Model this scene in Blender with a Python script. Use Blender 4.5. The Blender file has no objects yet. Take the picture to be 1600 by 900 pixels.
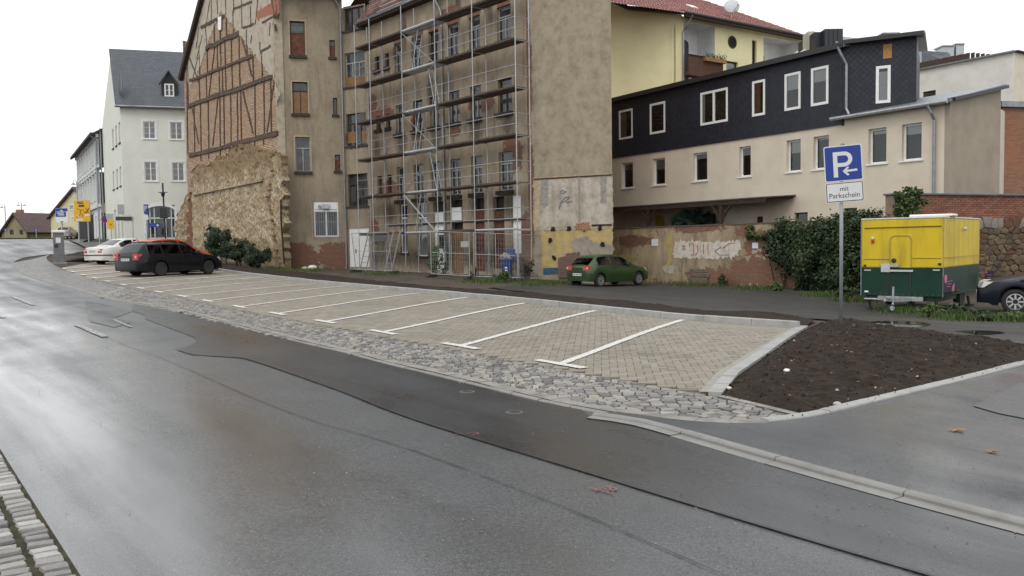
import bpy, bmesh, math, random
import numpy as np
from mathutils import Vector, Matrix, noise
from mathutils.geometry import delaunay_2d_cdt
random.seed(7); RS = np.random.RandomState(7)
SC = bpy.context.scene; COL = SC.collection
# ---------------------------------------------------------------- camera
F = 1300.0; PITCH = 0.0523; ROLL = -0.014; EYE = 1.6
cam = bpy.data.cameras.new('camera'); co = bpy.data.objects.new('camera', cam); COL.objects.link(co)
cam.sensor_width = 36; cam.lens = 36*F/1600; cam.clip_start = .05; cam.clip_end = 2000
CM = Matrix.Rotation(math.pi/2-PITCH, 4, 'X') @ Matrix.Rotation(ROLL, 4, 'Z')
co.matrix_world = Matrix.Translation((0, 0, EYE)) @ CM
SC.camera = co
# ---------------------------------------------------------------- overcast sky, weak broad sun
w = bpy.data.worlds.new('World'); SC.world = w; w.use_nodes = True
nt = w.node_tree; nt.nodes.clear()
SUN_EL, SUN_ROT = math.radians(48), math.radians(200)
sky = nt.nodes.new('ShaderNodeTexSky'); sky.sky_type = 'NISHITA'; sky.sun_disc = False
sky.sun_elevation = SUN_EL; sky.sun_rotation = SUN_ROT; sky.dust_density = 4; sky.air_density = 1.0
mx = nt.nodes.new('ShaderNodeMix'); mx.data_type = 'RGBA'; mx.inputs[0].default_value = .93
mx.inputs[7].default_value = (10.6, 10.75, 10.9, 1)          # even cloud cover hides nearly all of the blue
bg = nt.nodes.new('ShaderNodeBackground'); bg.inputs[1].default_value = .1
ow = nt.nodes.new('ShaderNodeOutputWorld')
nt.links.new(sky.outputs[0], mx.inputs[6]); nt.links.new(mx.outputs[2], bg.inputs[0]); nt.links.new(bg.outputs[0], ow.inputs[0])
sl = bpy.data.lights.new('sun', 'SUN'); sl.energy = .6; sl.angle = math.radians(25); sl.color = (1, .97, .93)
so = bpy.data.objects.new('sun', sl); COL.objects.link(so)
# sky rotation is measured from +Y clockwise: direction towards the sun
sd = Vector((math.sin(SUN_ROT)*math.cos(SUN_EL), math.cos(SUN_ROT)*math.cos(SUN_EL), math.sin(SUN_EL)))
so.rotation_euler = sd.to_track_quat('Z', 'Y').to_euler(); so.location = (0, -5, 40)
vs = SC.view_settings; vs.view_transform = 'Standard'; vs.look = 'None'; vs.exposure = 0.28; vs.gamma = 1.0
SC.cycles.max_bounces = 6; SC.cycles.transparent_max_bounces = 12; SC.cycles.caustics_reflective = False; SC.cycles.caustics_refractive = False

# ---------------------------------------------------------------- terrain: a thin-plate surface through surveyed spots
CP = np.array([(0,0,0),(-4,4,.03),(4,4,-.03),(-5,12,.1),(.6,10.5,.03),(8,8,-.1),(5.4,13.7,.1),(8,20,-.2),(10,21,-.25),(14,22,-.27),(20,24,-.3),
(3.24,15.7,.09),(1.77,17.5,.15),(.32,19.3,.20),(-1.1,21.2,.23),(-2.5,23.06,.25),(-4,25,.27),(-5.35,26.8,.29),(-6.7,28.6,.31),
(-.78,12.3,.07),(-2.2,14.1,.1),(-3.6,16,.12),(-5.06,17.8,.14),(-6.5,19.75,.17),(-7.9,21.6,.2),
(3.5,38,-.3),(5,43,-.25),(10,35.5,-.28),(.9,40,.02),(-10,52.4,.22),(-14.2,51.2,.42),(-24,62.4,1.3),(-31.5,68,2.2),(-15.7,35,.43),(-22,46,.83),
(-24.4,45,.94),(-30,45,1.0),(-52,90,2.9),(-40,60,1.9),(-70,110,3.4),(-20,25,.45),(-10,25,.25),(-14,8,.25),(30,60,-.3),(0,70,.5),(-30,90,2.6),(15,10,-.25),(4,24,-.05),(0,31,.0)], float)
def _phi(d2): return np.where(d2 > 0, d2*np.log(np.maximum(d2, 1e-9))*.5, 0)
def _fit(lam=6.0):
    n = len(CP); P = np.c_[np.ones(n), CP[:, :2]]
    D = ((CP[:, None, :2]-CP[None, :, :2])**2).sum(-1)
    A = np.zeros((n+3, n+3)); A[:n, :n] = _phi(D)+lam*np.eye(n); A[:n, n:] = P; A[n:, :n] = P.T
    return np.linalg.solve(A, np.r_[CP[:, 2], 0, 0, 0])
TW = _fit()
def zga(x, y):
    x = np.clip(np.asarray(x, float), -90, 40); y = np.clip(np.asarray(y, float), -8, 125)
    s = x.shape; x = x.ravel(); y = y.ravel(); out = np.zeros(len(x))
    for i in range(0, len(x), 20000):
        a = x[i:i+20000]; b = y[i:i+20000]
        d2 = (CP[:, 0][None]-a[:, None])**2+(CP[:, 1][None]-b[:, None])**2
        out[i:i+20000] = _phi(d2)@TW[:-3]+TW[-3]+TW[-2]*a+TW[-1]*b
    return out.reshape(s)
def zg(x, y): return float(zga(np.array([x]), np.array([y]))[0])
C3 = CM.to_3x3()
def ray(px, py): return C3 @ Vector(((px-800)/F, -(py-450)/F, -1.0))
_YS = np.concatenate([np.arange(1, 20, .1), np.arange(20, 140, .3)])
def G(px, py, dz=0.0):
    """ground point seen at a photograph pixel (the survey of where things stand)"""
    d = ray(px, py); k = _YS/d.y
    under = EYE+d.z*k < zga(d.x*k, _YS)+dz
    i = int(np.argmax(under)) if under.any() else len(_YS)-1
    lo, hi = _YS[max(i-1, 0)], _YS[i]
    for _ in range(22):
        m = .5*(lo+hi)
        if EYE+d.z*m/d.y < zg(d.x*m/d.y, m)+dz: hi = m
        else: lo = m
    return Vector((d.x*lo/d.y, lo, zg(d.x*lo/d.y, lo)))
def GP(pts): return [G(*p).xy for p in pts]
def atY(px, py, Y):
    d = ray(px, py); return Vector((d.x*Y/d.y, Y, EYE+d.z*Y/d.y))

# ---------------------------------------------------------------- object helpers
WM = {}
def tag(o, label=None, cat=None, group=None, kind=None):
    if label: o['label'] = label
    if cat: o['category'] = cat
    if group: o['group'] = group
    if kind: o['kind'] = kind
    return o
def reg(o, parent=None, mw=None):
    COL.objects.link(o); mw = mw or Matrix.Identity(4)
    WM[o] = mw
    if parent is not None:
        o.parent = parent; o.matrix_parent_inverse = WM[parent].inverted()
    o.matrix_basis = mw
    return o
def thing(name, label, cat, loc=(0, 0, 0), rz=0, group=None):
    o = bpy.data.objects.new(name, None); o.empty_display_size = .3
    reg(o, None, Matrix.Translation(loc) @ Matrix.Rotation(rz, 4, 'Z'))
    return tag(o, label, cat, group)
def struct(name, label=None):
    o = bpy.data.objects.new(name, None); reg(o); tag(o, label, None, None, 'structure'); return o
def mesh(name, v, f, m=None, smooth=False, attr=None):
    me = bpy.data.meshes.new(name); me.from_pydata([tuple(a) for a in v], [], [tuple(a) for a in f])
    if m: me.materials.append(m)
    if smooth: me.polygons.foreach_set('use_smooth', [True]*len(me.polygons))
    if attr is not None:
        a = me.attributes.new('rnd', 'FLOAT', 'FACE'); a.data.foreach_set('value', list(attr))
    me.update(); return me
def mobj(name, me, parent=None, mw=None): return reg(bpy.data.objects.new(name, me), parent, mw)
class MB:
    def __init__(s): s.v = []; s.f = []; s.a = []
    def add(s, v, f, a=0.0):
        b = len(s.v); s.v += [tuple(x) for x in v]; s.f += [tuple(i+b for i in x) for x in f]; s.a += [a]*len(f); return s
    def box(s, x0, x1, y0, y1, z0, z1, m=None, a=0.0):
        v = [(x0,y0,z0),(x1,y0,z0),(x1,y1,z0),(x0,y1,z0),(x0,y0,z1),(x1,y0,z1),(x1,y1,z1),(x0,y1,z1)]
        if m is not None: v = [m @ Vector(p) for p in v]
        return s.add(v, [(3,2,1,0),(4,5,6,7),(0,1,5,4),(1,2,6,5),(2,3,7,6),(3,0,4,7)], a)
    def bar(s, p, q, wd, ht, up=(0, 0, 1)):
        p = Vector(p); q = Vector(q); d = (q-p); L = d.length; d.normalize(); u = Vector(up); sd_ = d.cross(u)
        if sd_.length < 1e-4: sd_ = d.cross(Vector((1, 0, 0)))
        sd_.normalize(); u = sd_.cross(d)
        v = [p+sd_*a*wd/2+u*b*ht/2+d*c for c in (0, L) for a, b in ((-1,-1),(1,-1),(1,1),(-1,1))]
        return s.add(v, [(0,1,2,3),(7,6,5,4),(0,4,5,1),(1,5,6,2),(2,6,7,3),(3,7,4,0)])
    def tube(s, pts, r, n=8, cap=True, r2=None):
        pts = [Vector(p) for p in pts]; b = len(s.v); k = len(pts); fr = None
        for i, p in enumerate(pts):
            t = (pts[min(i+1, k-1)]-pts[max(i-1, 0)]).normalized()
            if fr is None:
                a = Vector((0, 0, 1)) if abs(t.z) < .9 else Vector((1, 0, 0)); fr = t.cross(a).normalized()
            else: fr = (fr-t*fr.dot(t)).normalized()
            g = t.cross(fr); rr = r if r2 is None else r+(r2-r)*i/max(k-1, 1)
            s.v += [tuple(p+fr*rr*math.cos(2*math.pi*j/n)+g*rr*math.sin(2*math.pi*j/n)) for j in range(n)]
        for i in range(k-1):
            for j in range(n): s.f.append((b+i*n+j, b+i*n+(j+1) % n, b+(i+1)*n+(j+1) % n, b+(i+1)*n+j)); s.a.append(0.0)
        if cap:
            s.f += [tuple(b+j for j in range(n))[::-1], tuple(b+(k-1)*n+j for j in range(n))]; s.a += [0.0, 0.0]
        return s
    def lathe(s, prof, n=16, m=None):
        b = len(s.v)
        for r, z in prof:
            for j in range(n):
                p = Vector((r*math.cos(2*math.pi*j/n), r*math.sin(2*math.pi*j/n), z)); s.v.append(tuple(m @ p if m is not None else p))
        for i in range(len(prof)-1):
            for j in range(n): s.f.append((b+i*n+j, b+i*n+(j+1) % n, b+(i+1)*n+(j+1) % n, b+(i+1)*n+j)); s.a.append(0.0)
        s.f += [tuple(b+j for j in range(n))[::-1], tuple(b+(len(prof)-1)*n+j for j in range(n))]; s.a += [0.0, 0.0]
        return s
    def prism(s, poly, a, b, ax='y', m=None):
        """polygon in the two other axes, extruded from a to b along ax"""
        def P(p, c): return {'y': (p[0], c, p[1]), 'z': (p[0], p[1], c), 'x': (c, p[0], p[1])}[ax]
        n = len(poly); v = [Vector(P(p, c)) for c in (a, b) for p in poly]
        if m is not None: v = [m @ q for q in v]
        f = [tuple(range(n)), tuple(range(2*n-1, n-1, -1))]+[(i, n+i, n+(i+1) % n, (i+1) % n) for i in range(n)]
        return s.add(v, f)
    def build(s, name, m, parent=None, mw=None, smooth=False, bevel=0, attr=False, fix=False):
        me = mesh(name, s.v, s.f, m, smooth, s.a if attr else None)
        if fix:
            bm = bmesh.new(); bm.from_mesh(me); bmesh.ops.recalc_face_normals(bm, faces=bm.faces); bm.to_mesh(me); bm.free()
        o = mobj(name, me, parent, mw)
        if bevel:
            md = o.modifiers.new('bevel', 'BEVEL'); md.width = bevel; md.segments = 2; md.limit_method = 'ANGLE'
        return o

# ---------------------------------------------------------------- materials
class NG:
    def __init__(s, name):
        s.m = bpy.data.materials.new(name); s.m.use_nodes = True; s.t = s.m.node_tree; s.t.nodes.clear()
        s.out = s.t.nodes.new('ShaderNodeOutputMaterial'); s.p = s.t.nodes.new('ShaderNodeBsdfPrincipled')
        s.t.links.new(s.p.outputs[0], s.out.inputs[0]); s._c = None
    def n(s, typ, ins=None, **kw):
        nd = s.t.nodes.new('ShaderNode'+typ)
        for k, v in kw.items(): setattr(nd, k, v)
        for k, v in (ins or {}).items(): s.put(nd.inputs[k], v)
        return nd
    def put(s, sock, v):
        if isinstance(v, bpy.types.NodeSocket): s.t.links.new(v, sock)
        elif isinstance(v, bpy.types.Node): s.t.links.new(v.outputs[0], sock)
        elif isinstance(v, (tuple, list)) and len(v) == 3 and sock.type == 'RGBA': sock.default_value = (*v, 1)
        else: sock.default_value = v
    def co(s, stretch=None, swap=False):
        if s._c is None: s._c = s.n('TexCoord').outputs['Object']
        c = s._c
        if swap:                       # wall sheets: (u, depth, height) -> (u, height)
            sp = s.n('SeparateXYZ', {0: c}); c = s.n('CombineXYZ', {0: sp.outputs[0], 1: sp.outputs[2], 2: sp.outputs[1]}).outputs[0]
        if stretch: c = s.n('Mapping', {0: c, 3: stretch}).outputs[0]
        return c
    def noise(s, scale, detail=4, rough=.55, stretch=None, dist=0, swap=False):
        return s.n('TexNoise', {'Vector': s.co(stretch, swap), 'Scale': scale, 'Detail': detail, 'Roughness': rough, 'Distortion': dist}).outputs[0]
    def ramp(s, fac, stops, interp='LINEAR'):
        r = s.n('ValToRGB', {0: fac}); e = r.color_ramp; e.interpolation = interp
        while len(e.elements) < len(stops): e.elements.new(.5)
        for el, (p, c) in zip(e.elements, stops): el.position = p; el.color = (*c, 1) if not isinstance(c, (int, float)) else (c, c, c, 1)
        return r.outputs[0]
    def mix(s, fac, a, b, mode='MIX'):
        x = s.n('Mix', data_type='RGBA', blend_type=mode); s.put(x.inputs[0], fac); s.put(x.inputs[6], a); s.put(x.inputs[7], b); return x.outputs[2]
    def math(s, op, a, b=0.0, clamp=False): return s.n('Math', {0: a, 1: b}, operation=op, use_clamp=clamp).outputs[0]
    def bump(s, h, strength=.3, dist=.02, nrm=None):
        b = s.n('Bump', {'Height': h, 'Strength': strength, 'Distance': dist})
        if nrm is not None: s.put(b.inputs['Normal'], nrm)
        return b.outputs[0]
    def fin(s, col, rough=.8, nrm=None, spec=.4, metal=0):
        s.put(s.p.inputs['Base Color'], col); s.put(s.p.inputs['Roughness'], rough); s.put(s.p.inputs['Specular IOR Level'], spec)
        s.put(s.p.inputs['Metallic'], metal)
        if nrm is not None: s.put(s.p.inputs['Normal'], nrm)
        return s.m
def lerp3(a, b, t): return tuple(a[i]+(b[i]-a[i])*t for i in range(3))
def surf(name, c, dark=.72, light=1.2, scale=3, rough=.85, bump=.15, bscale=40, spec=.3, stain=None, stain_c=(.05, .045, .04), bdist=.01, metal=0):
    g = NG(name); n1 = g.noise(scale, 6, .6)
    col = g.ramp(n1, [(.3, tuple(x*dark for x in c)), (.5, c), (.72, tuple(min(x*light, 1) for x in c))])
    if stain:
        n2 = g.noise(stain[0], 5, .6, stretch=(1, 1, stain[1])); col = g.mix(g.ramp(n2, [(stain[2], 0), (stain[2]+.2, stain[3])]), col, stain_c)
    nb = g.noise(bscale, 3, .6)
    return g.fin(col, rough, g.bump(nb, bump, bdist), spec, metal)
def flat(name, c, rough=.5, metal=0, spec=.5, var=.08, scale=8):
    g = NG(name); n = g.noise(scale, 4)
    return g.fin(g.ramp(n, [(.3, tuple(x*(1-var) for x in c)), (.7, tuple(min(1, x*(1+var)) for x in c))]), rough, None, spec, metal)
def rnd_attr(g): return g.n('Attribute', attribute_name='rnd').outputs['Fac']
def brickmat(name, c1, c2, mortar, bw=.25, bh=.077, mw=.012, dirt=.6, dirt_c=(.10, .085, .07), rough=.9, dscale=.9, off=.5, lo=.45, worn=None):
    g = NG(name); nz = g.noise(9, 2); wob = g.n('VectorMath', {0: g.co(swap=True), 1: g.n('VectorMath', {0: g.n('CombineXYZ', {0: nz, 1: nz}).outputs[0], 'Scale': .03}, operation='SCALE').outputs[0]}, operation='ADD').outputs[0]
    b = g.n('TexBrick', {'Vector': wob, 'Color1': c1, 'Color2': c2, 'Mortar': mortar, 'Scale': 1, 'Mortar Size': mw, 'Mortar Smooth': .3, 'Bias': -.1, 'Brick Width': bw, 'Row Height': bh}, offset=off)
    fine = g.noise(28, 4, .7)
    col = g.mix(.55, b.outputs[0], g.ramp(fine, [(.25, .25), (.75, .95)]), 'MULTIPLY'); col = g.mix(1, col, (1.35, 1.35, 1.35), 'MULTIPLY')
    d = g.noise(dscale, 6, .65); col = g.mix(g.ramp(d, [(lo, 0), (lo+.25, dirt)]), col, dirt_c)
    if worn: col = g.mix(g.ramp(g.noise(worn[0], 5, .6), [(worn[1], 0), (worn[1]+.06, 1)]), col, worn[2])
    h = g.mix(.4, g.n('Invert', {1: b.outputs[1]}).outputs[0], fine)
    return g.fin(col, rough, g.bump(h, .6, .02), .25)

M = {}
# road surfaces: wet asphalt
def asphalt(name, c, r0, r1, wscale=.35, speck=.25, spec=.5, mud=None, bmp=.15, blot=.28, wet=False, film_hi=.5):
    g = NG(name); fine = g.noise(120, 2, .6); fine2 = g.noise(38, 4, .75); mid = g.noise(1.3, 6, .65); big = g.noise(wscale, 5, .6, stretch=(1, .55, 1), dist=.6)
    col = g.ramp(mid, [(.3, tuple(x*(1-blot) for x in c)), (.7, tuple(x*(1+blot) for x in c))])
    col = g.mix(g.ramp(fine, [(.5, 0), (.68, speck)]), col, (.30, .29, .27)); col = g.mix(g.ramp(fine2, [(.3, .75), (.5, 0)]), col, (.008, .008, .009))
    if mud:
        v = g.n('Mapping', {0: g.co(), 1: (-mud[0]/mud[2], -mud[1]/mud[3], 0), 3: (1/mud[2], 1/mud[3], 0)}).outputs[0]
        d = g.n('VectorMath', {0: v}, operation='LENGTH').outputs[1]; d = g.math('ADD', d, g.math('MULTIPLY', g.math('SUBTRACT', g.noise(1.6, 5, .7), .5), 1.8))
        col = g.mix(g.ramp(d, [(.4, .4), (.9, 0)]), col, (.055, .040, .028))
    rt = g.n('Mapping', {0: g.co(), 2: (0, 0, math.radians(-128.5))}).outputs[0]; al = g.n('Mapping', {0: rt, 3: (.09, 1.2, 1)}).outputs[0]; trk = g.n('TexNoise', {'Vector': al, 'Scale': 1.0, 'Detail': 5.0, 'Roughness': .6}).outputs[0]
    rgh = g.ramp(g.mix(.55, big, trk), [(.40, r0), (.60, r1)])
    if wet:                                             # water stands in the lane beside the near gutter
        lane = g.math('ADD', g.n('SeparateXYZ', {0: rt}).outputs[1], g.math('MULTIPLY', g.math('SUBTRACT', g.noise(.5, 4), .5), 2.2))
        rgh = g.mix(g.ramp(g.n('MapRange', {0: lane, 1: -3.9, 2: -2.3}).outputs[0], [(0, 0), (1, 1)]), rgh, g.ramp(g.mix(.6, big, trk), [(.42, .16), (.60, .36)]))
    h = g.mix(.5, fine, fine2)
    film = g.ramp(g.mix(.6, big, trk), [(.40, film_hi), (.58, .05)])
    if wet: film = g.mix(g.ramp(g.n('MapRange', {0: lane, 1: -4.1, 2: -2.1}).outputs[0], [(0, .25), (1, 1)]), (0, 0, 0), g.ramp(g.mix(.6, big, trk), [(.42, 1), (.60, .25)]))
    g.put(g.p.inputs['Coat Weight'], film); g.put(g.p.inputs['Coat Roughness'], g.ramp(g.mix(.5, trk, fine2), [(.35, .13), (.65, .34)])); g.p.inputs['Coat IOR'].default_value = 1.36
    return g.fin(col, rgh, g.bump(h, bmp, .006, g.bump(g.noise(2.5, 4), .06, .03)), spec)
M['asphalt'] = asphalt('wet_old_asphalt', (.050, .055, .060), .32, .52, .3, .45, spec=.5, wet=True, bmp=.3)
M['asphalt_new'] = asphalt('wet_new_asphalt', (.011, .0135, .018), .24, .48, .5, .2, blot=.45, film_hi=.3, mud=(-3.9, 12.2, 1.5, .8))
M['asphalt_drive'] = asphalt('wet_drive_asphalt', (.036, .040, .047), .24, .5, .8, .2, blot=.55, film_hi=.6)
M['asphalt_yard'] = asphalt('rough_yard_asphalt', (.027, .026, .025), .45, .8, .5, .35, .3, bmp=.5, film_hi=.0)
M['ground'] = surf('worn_earth', (.085, .070, .055), .6, 1.3, 1.2, .9, .5, 30, .2, bdist=.03)
g = NG('dark_soil'); n1 = g.noise(7, 8, .7); n2 = g.noise(60, 5, .7)
col = g.ramp(n1, [(.3, (.009, .006, .004)), (.55, (.029, .0185, .0115)), (.75, (.066, .043, .027))]); col = g.mix(g.ramp(n2, [(.66, 0), (.74, .6)]), col, (.12, .10, .08))
M['soil'] = g.fin(col, .85, g.bump(n2, .8, .02), .25)
# stone setts, pavers, kerbs
g = NG('granite_setts'); r = rnd_attr(g); n = g.noise(60, 4, .7); n3 = g.noise(.8, 3)
col = g.ramp(r, [(0, (.105, .10, .098)), (.3, (.165, .16, .155)), (.55, (.225, .215, .20)), (.8, (.275, .26, .238)), (.92, (.28, .245, .20)), (1, (.34, .335, .32))])
col = g.mix(.5, col, g.ramp(n, [(.25, .35), (.75, 1)]), 'MULTIPLY'); col = g.mix(1, col, (1.35, 1.35, 1.35), 'MULTIPLY')
M['sett'] = g.fin(col, g.ramp(n3, [(.35, .32), (.65, .6)]), g.bump(n, .5, .01), .45)
g = NG('concrete_pavers'); r = rnd_attr(g); n = g.noise(90, 4, .7); n3 = g.noise(.5, 5, .65)
col = g.ramp(r, [(0, (.185, .165, .133)), (.45, (.225, .203, .165)), (.85, (.262, .24, .20)), (1, (.17, .155, .13))]); col = g.mix(.4, col, g.ramp(n, [(.25, .45), (.75, 1)]), 'MULTIPLY')
col = g.mix(1, col, (1.25, 1.24, 1.22), 'MULTIPLY'); col = g.mix(g.ramp(n3, [(.5, 0), (.75, .4)]), col, (.12, .105, .08)); col = g.mix(g.ramp(g.noise(1.7, 6, .7), [(.66, 0), (.74, .55)]), col, (.07, .062, .05))
M['paver'] = g.fin(col, .62, g.bump(n, .3, .004), .4)
g = NG('paving_far'); b = g.n('TexBrick', {'Vector': g.co((1, 1, 1)), 'Color1': (.29, .258, .208), 'Color2': (.34, .305, .25), 'Mortar': (.19, .17, .14), 'Scale': 1, 'Mortar Size': .006, 'Brick Width': .2, 'Row Height': .1})
M['paver_far'] = g.fin(g.mix(.4, b.outputs[0], g.ramp(g.noise(3, 5), [(.3, .6), (.7, 1)]), 'MULTIPLY'), .6, None, .4)
M['joint'] = surf('joint_sand', (.06, .053, .043), .7, 1.3, 12, .95, .4, 80, .2)
M['kerb'] = surf('kerb_concrete', (.35, .35, .335), .8, 1.12, 4, .65, .25, 120, .4, stain=(2.5, 1, .55, .35), stain_c=(.2, .19, .17), bdist=.004)
M['kerb_old'] = surf('old_granite_kerb', (.27, .25, .225), .65, 1.25, 5, .6, .4, 90, .4, stain=(3, 1, .5, .4), stain_c=(.09, .08, .07), bdist=.006)
g = NG('road_paint'); n = g.noise(45, 5, .7); n2 = g.noise(1.5, 3)
M['paint'] = g.fin(g.mix(g.ramp(n, [(.40, .85), (.53, 0)]), (.74, .74, .71), (.33, .30, .25)), .55, g.bump(n, .2, .003), .4)
M['paint_old'] = g.m.copy(); 
g = NG('worn_road_paint'); n = g.noise(25, 6, .75)
M['paint_old'] = g.fin(g.mix(g.ramp(n, [(.45, 1), (.6, .1)]), (.62, .62, .60), (.09, .09, .09)), .45, None, .4)
g = NG('red_spray'); M['redmark'] = g.fin(g.mix(g.ramp(g.noise(40, 4, .7), [(.4, .85), (.6, .1)]), (.36, .10, .11), (.09, .08, .08)), .5)
M['grass'] = None
g = NG('grass_blades'); r = rnd_attr(g)
M['grass'] = g.fin(g.ramp(r, [(0, (.028, .055, .012)), (.5, (.055, .105, .018)), (.85, (.09, .13, .03)), (1, (.17, .14, .06))]), .6, None, .3)
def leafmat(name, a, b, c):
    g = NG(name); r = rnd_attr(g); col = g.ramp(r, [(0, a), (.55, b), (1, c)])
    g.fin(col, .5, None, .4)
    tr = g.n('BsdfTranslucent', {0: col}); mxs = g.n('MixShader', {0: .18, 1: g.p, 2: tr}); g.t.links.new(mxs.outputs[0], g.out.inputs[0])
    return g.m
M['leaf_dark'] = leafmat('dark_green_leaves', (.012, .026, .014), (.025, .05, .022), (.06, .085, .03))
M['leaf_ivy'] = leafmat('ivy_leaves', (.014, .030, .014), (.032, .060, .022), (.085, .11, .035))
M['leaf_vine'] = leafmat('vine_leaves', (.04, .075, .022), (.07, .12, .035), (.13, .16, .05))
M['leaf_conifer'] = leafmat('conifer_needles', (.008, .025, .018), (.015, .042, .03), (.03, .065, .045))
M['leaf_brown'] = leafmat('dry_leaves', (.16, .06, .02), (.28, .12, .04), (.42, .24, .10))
M['twig'] = surf('twig_bark', (.07, .05, .035), .6, 1.3, 20, .9)
# building surfaces
M['glass'] = None
g = NG('window_glass'); fr = g.n('Fresnel', {0: 1.5}); gl = g.n('BsdfGlossy', {0: (.9, .93, .95, 1), 1: .04}); tp = g.n('BsdfTransparent', {0: (.72, .74, .73, 1)})
fac = g.math('MULTIPLY', fr.outputs[0], 1.6, True); g.t.links.new(g.n('MixShader', {0: fac, 1: tp, 2: gl}).outputs[0], g.out.inputs[0]); M['glass'] = g.m
g = NG('dusty_glass'); fr = g.n('Fresnel', {0: 1.5}); gl = g.n('BsdfGlossy', {0: (.8, .82, .82, 1), 1: .12}); tp = g.n('BsdfTransparent', {0: (.45, .45, .44, 1)}); df = g.n('BsdfDiffuse', {0: (.12, .125, .13, 1)})
dn = g.ramp(g.noise(2.2, 4), [(.35, .15), (.7, .6)]); mm = g.n('MixShader', {0: dn, 1: tp, 2: df})
g.t.links.new(g.n('MixShader', {0: g.math('MULTIPLY', fr.outputs[0], 1.5, True), 1: mm.outputs[0], 2: gl}).outputs[0], g.out.inputs[0]); M['glass_dusty'] = g.m
M['carglass'] = None
g = NG('car_glass'); fr = g.n('Fresnel', {0: 1.5}); gl = g.n('BsdfGlossy', {0: (.95, .97, 1, 1), 1: .03}); tp = g.n('BsdfTransparent', {0: (.17, .19, .185, 1)})
g.t.links.new(g.n('MixShader', {0: g.math('MULTIPLY', fr.outputs[0], 1.2, True), 1: tp, 2: gl}).outputs[0], g.out.inputs[0]); M['carglass'] = g.m
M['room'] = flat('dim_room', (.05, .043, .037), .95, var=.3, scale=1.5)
M['curtain'] = flat('pale_curtain', (.72, .72, .69), .9, var=.1, scale=6)
M['blind'] = flat('roller_blind', (.74, .76, .76), .8, var=.05)
M['white_frame'] = flat('white_window_frame', (.80, .80, .78), .4, var=.05)
M['old_frame'] = surf('flaking_white_frame', (.36, .35, .32), .45, 1.3, 14, .8)
M['brown_frame'] = surf('rotten_brown_frame', (.07, .045, .03), .6, 1.5, 14, .85)
M['board'] = surf('plywood_board', (.23, .135, .065), .75, 1.2, 5, .8, stain=(2, .3, .55, .4), stain_c=(.12, .06, .03))
M['board_red'] = surf('red_brown_door', (.13, .055, .035), .6, 1.5, 5, .8)
M['sill'] = surf('dark_stone_sill', (.055, .05, .045), .7, 1.4, 9, .9)
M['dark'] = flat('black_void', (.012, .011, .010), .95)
M['zinc'] = surf('zinc_sheet', (.27, .29, .31), .75, 1.15, 5, .42, .1, 30, .5, metal=.55)
M['galv'] = surf('galvanised_steel', (.42, .44, .45), .75, 1.2, 9, .42, .1, 60, .5, metal=.7)
M['alu'] = surf('aluminium_deck', (.55, .56, .57), .8, 1.1, 9, .5, .1, 60, .5, metal=.4)
M['plank'] = surf('wet_scaffold_planks', (.095, .070, .054), .6, 1.5, 8, .7, .3, 50)
M['black_metal'] = flat('black_metal', (.02, .02, .021), .45)
M['dark_grey'] = flat('dark_grey_plastic', (.04, .04, .042), .5)
M['wood_dark'] = surf('dark_brown_timber', (.045, .028, .020), .6, 1.6, 7, .85, .3, 40)
M['timber'] = surf('weathered_timber', (.105, .074, .056), .5, 1.6, 6, .9, .4, 40)

def text_mesh(body, width, name, m, align='CENTER'):
    cu = bpy.data.curves.new(name, 'FONT'); cu.body = body; cu.align_x = align; cu.size = 1; cu.extrude = .0; cu.resolution_u = 4
    o = bpy.data.objects.new(name, cu); COL.objects.link(o); dg = bpy.context.evaluated_depsgraph_get(); me = bpy.data.meshes.new_from_object(o.evaluated_get(dg))
    bpy.data.objects.remove(o); xs = [v.co.x for v in me.vertices]; k = width/(max(xs)-min(xs))
    for v in me.vertices: v.co = Vector((v.co.x*k, 0, v.co.y*k*1.05))
    me.materials.clear(); me.materials.append(m); return me
M['ink'] = flat('black_lettering', (.02, .02, .022), .5)
TXT = {'mit': text_mesh('mit', .135, 'lettering', M['ink']), 'pk': text_mesh('Parkschein', .475, 'lettering', M['ink'])}
M['kerb_low'] = surf('worn_low_kerb', (.25, .245, .23), .75, 1.15, 5, .6, .3, 100, .4, stain=(2.5, 1, .5, .45), stain_c=(.14, .13, .12), bdist=.005)
# ================================================================ GROUND
def resample(pts, n=None, step=None):
    P = np.array([tuple(p)[:2] for p in pts], float); d = np.r_[0, np.cumsum(np.hypot(*np.diff(P, axis=0).T))]
    if n is None: n = max(2, int(round(d[-1]/step))+1)
    s = np.linspace(0, d[-1], n); return np.c_[np.interp(s, d, P[:, 0]), np.interp(s, d, P[:, 1])]
def smooth(pts, it=2):
    P = np.array([tuple(p)[:2] for p in pts], float)
    for _ in range(it):
        Q = [P[0]]
        for a, b in zip(P[:-1], P[1:]): Q += [a*.75+b*.25, a*.25+b*.75]
        P = np.array(Q+[P[-1]])
    return P
def inpoly(P, x, y):
    P = np.asarray(P, float); r = np.zeros(len(x), bool); j = len(P)-1
    for i in range(len(P)):
        xi, yi = P[i]; xj, yj = P[j]
        c = ((yi > y) != (yj > y)); r ^= c & (x < (xj-xi)*(y-yi)/((yj-yi) if yj != yi else 1e-12)+xi); j = i
    return r
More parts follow.
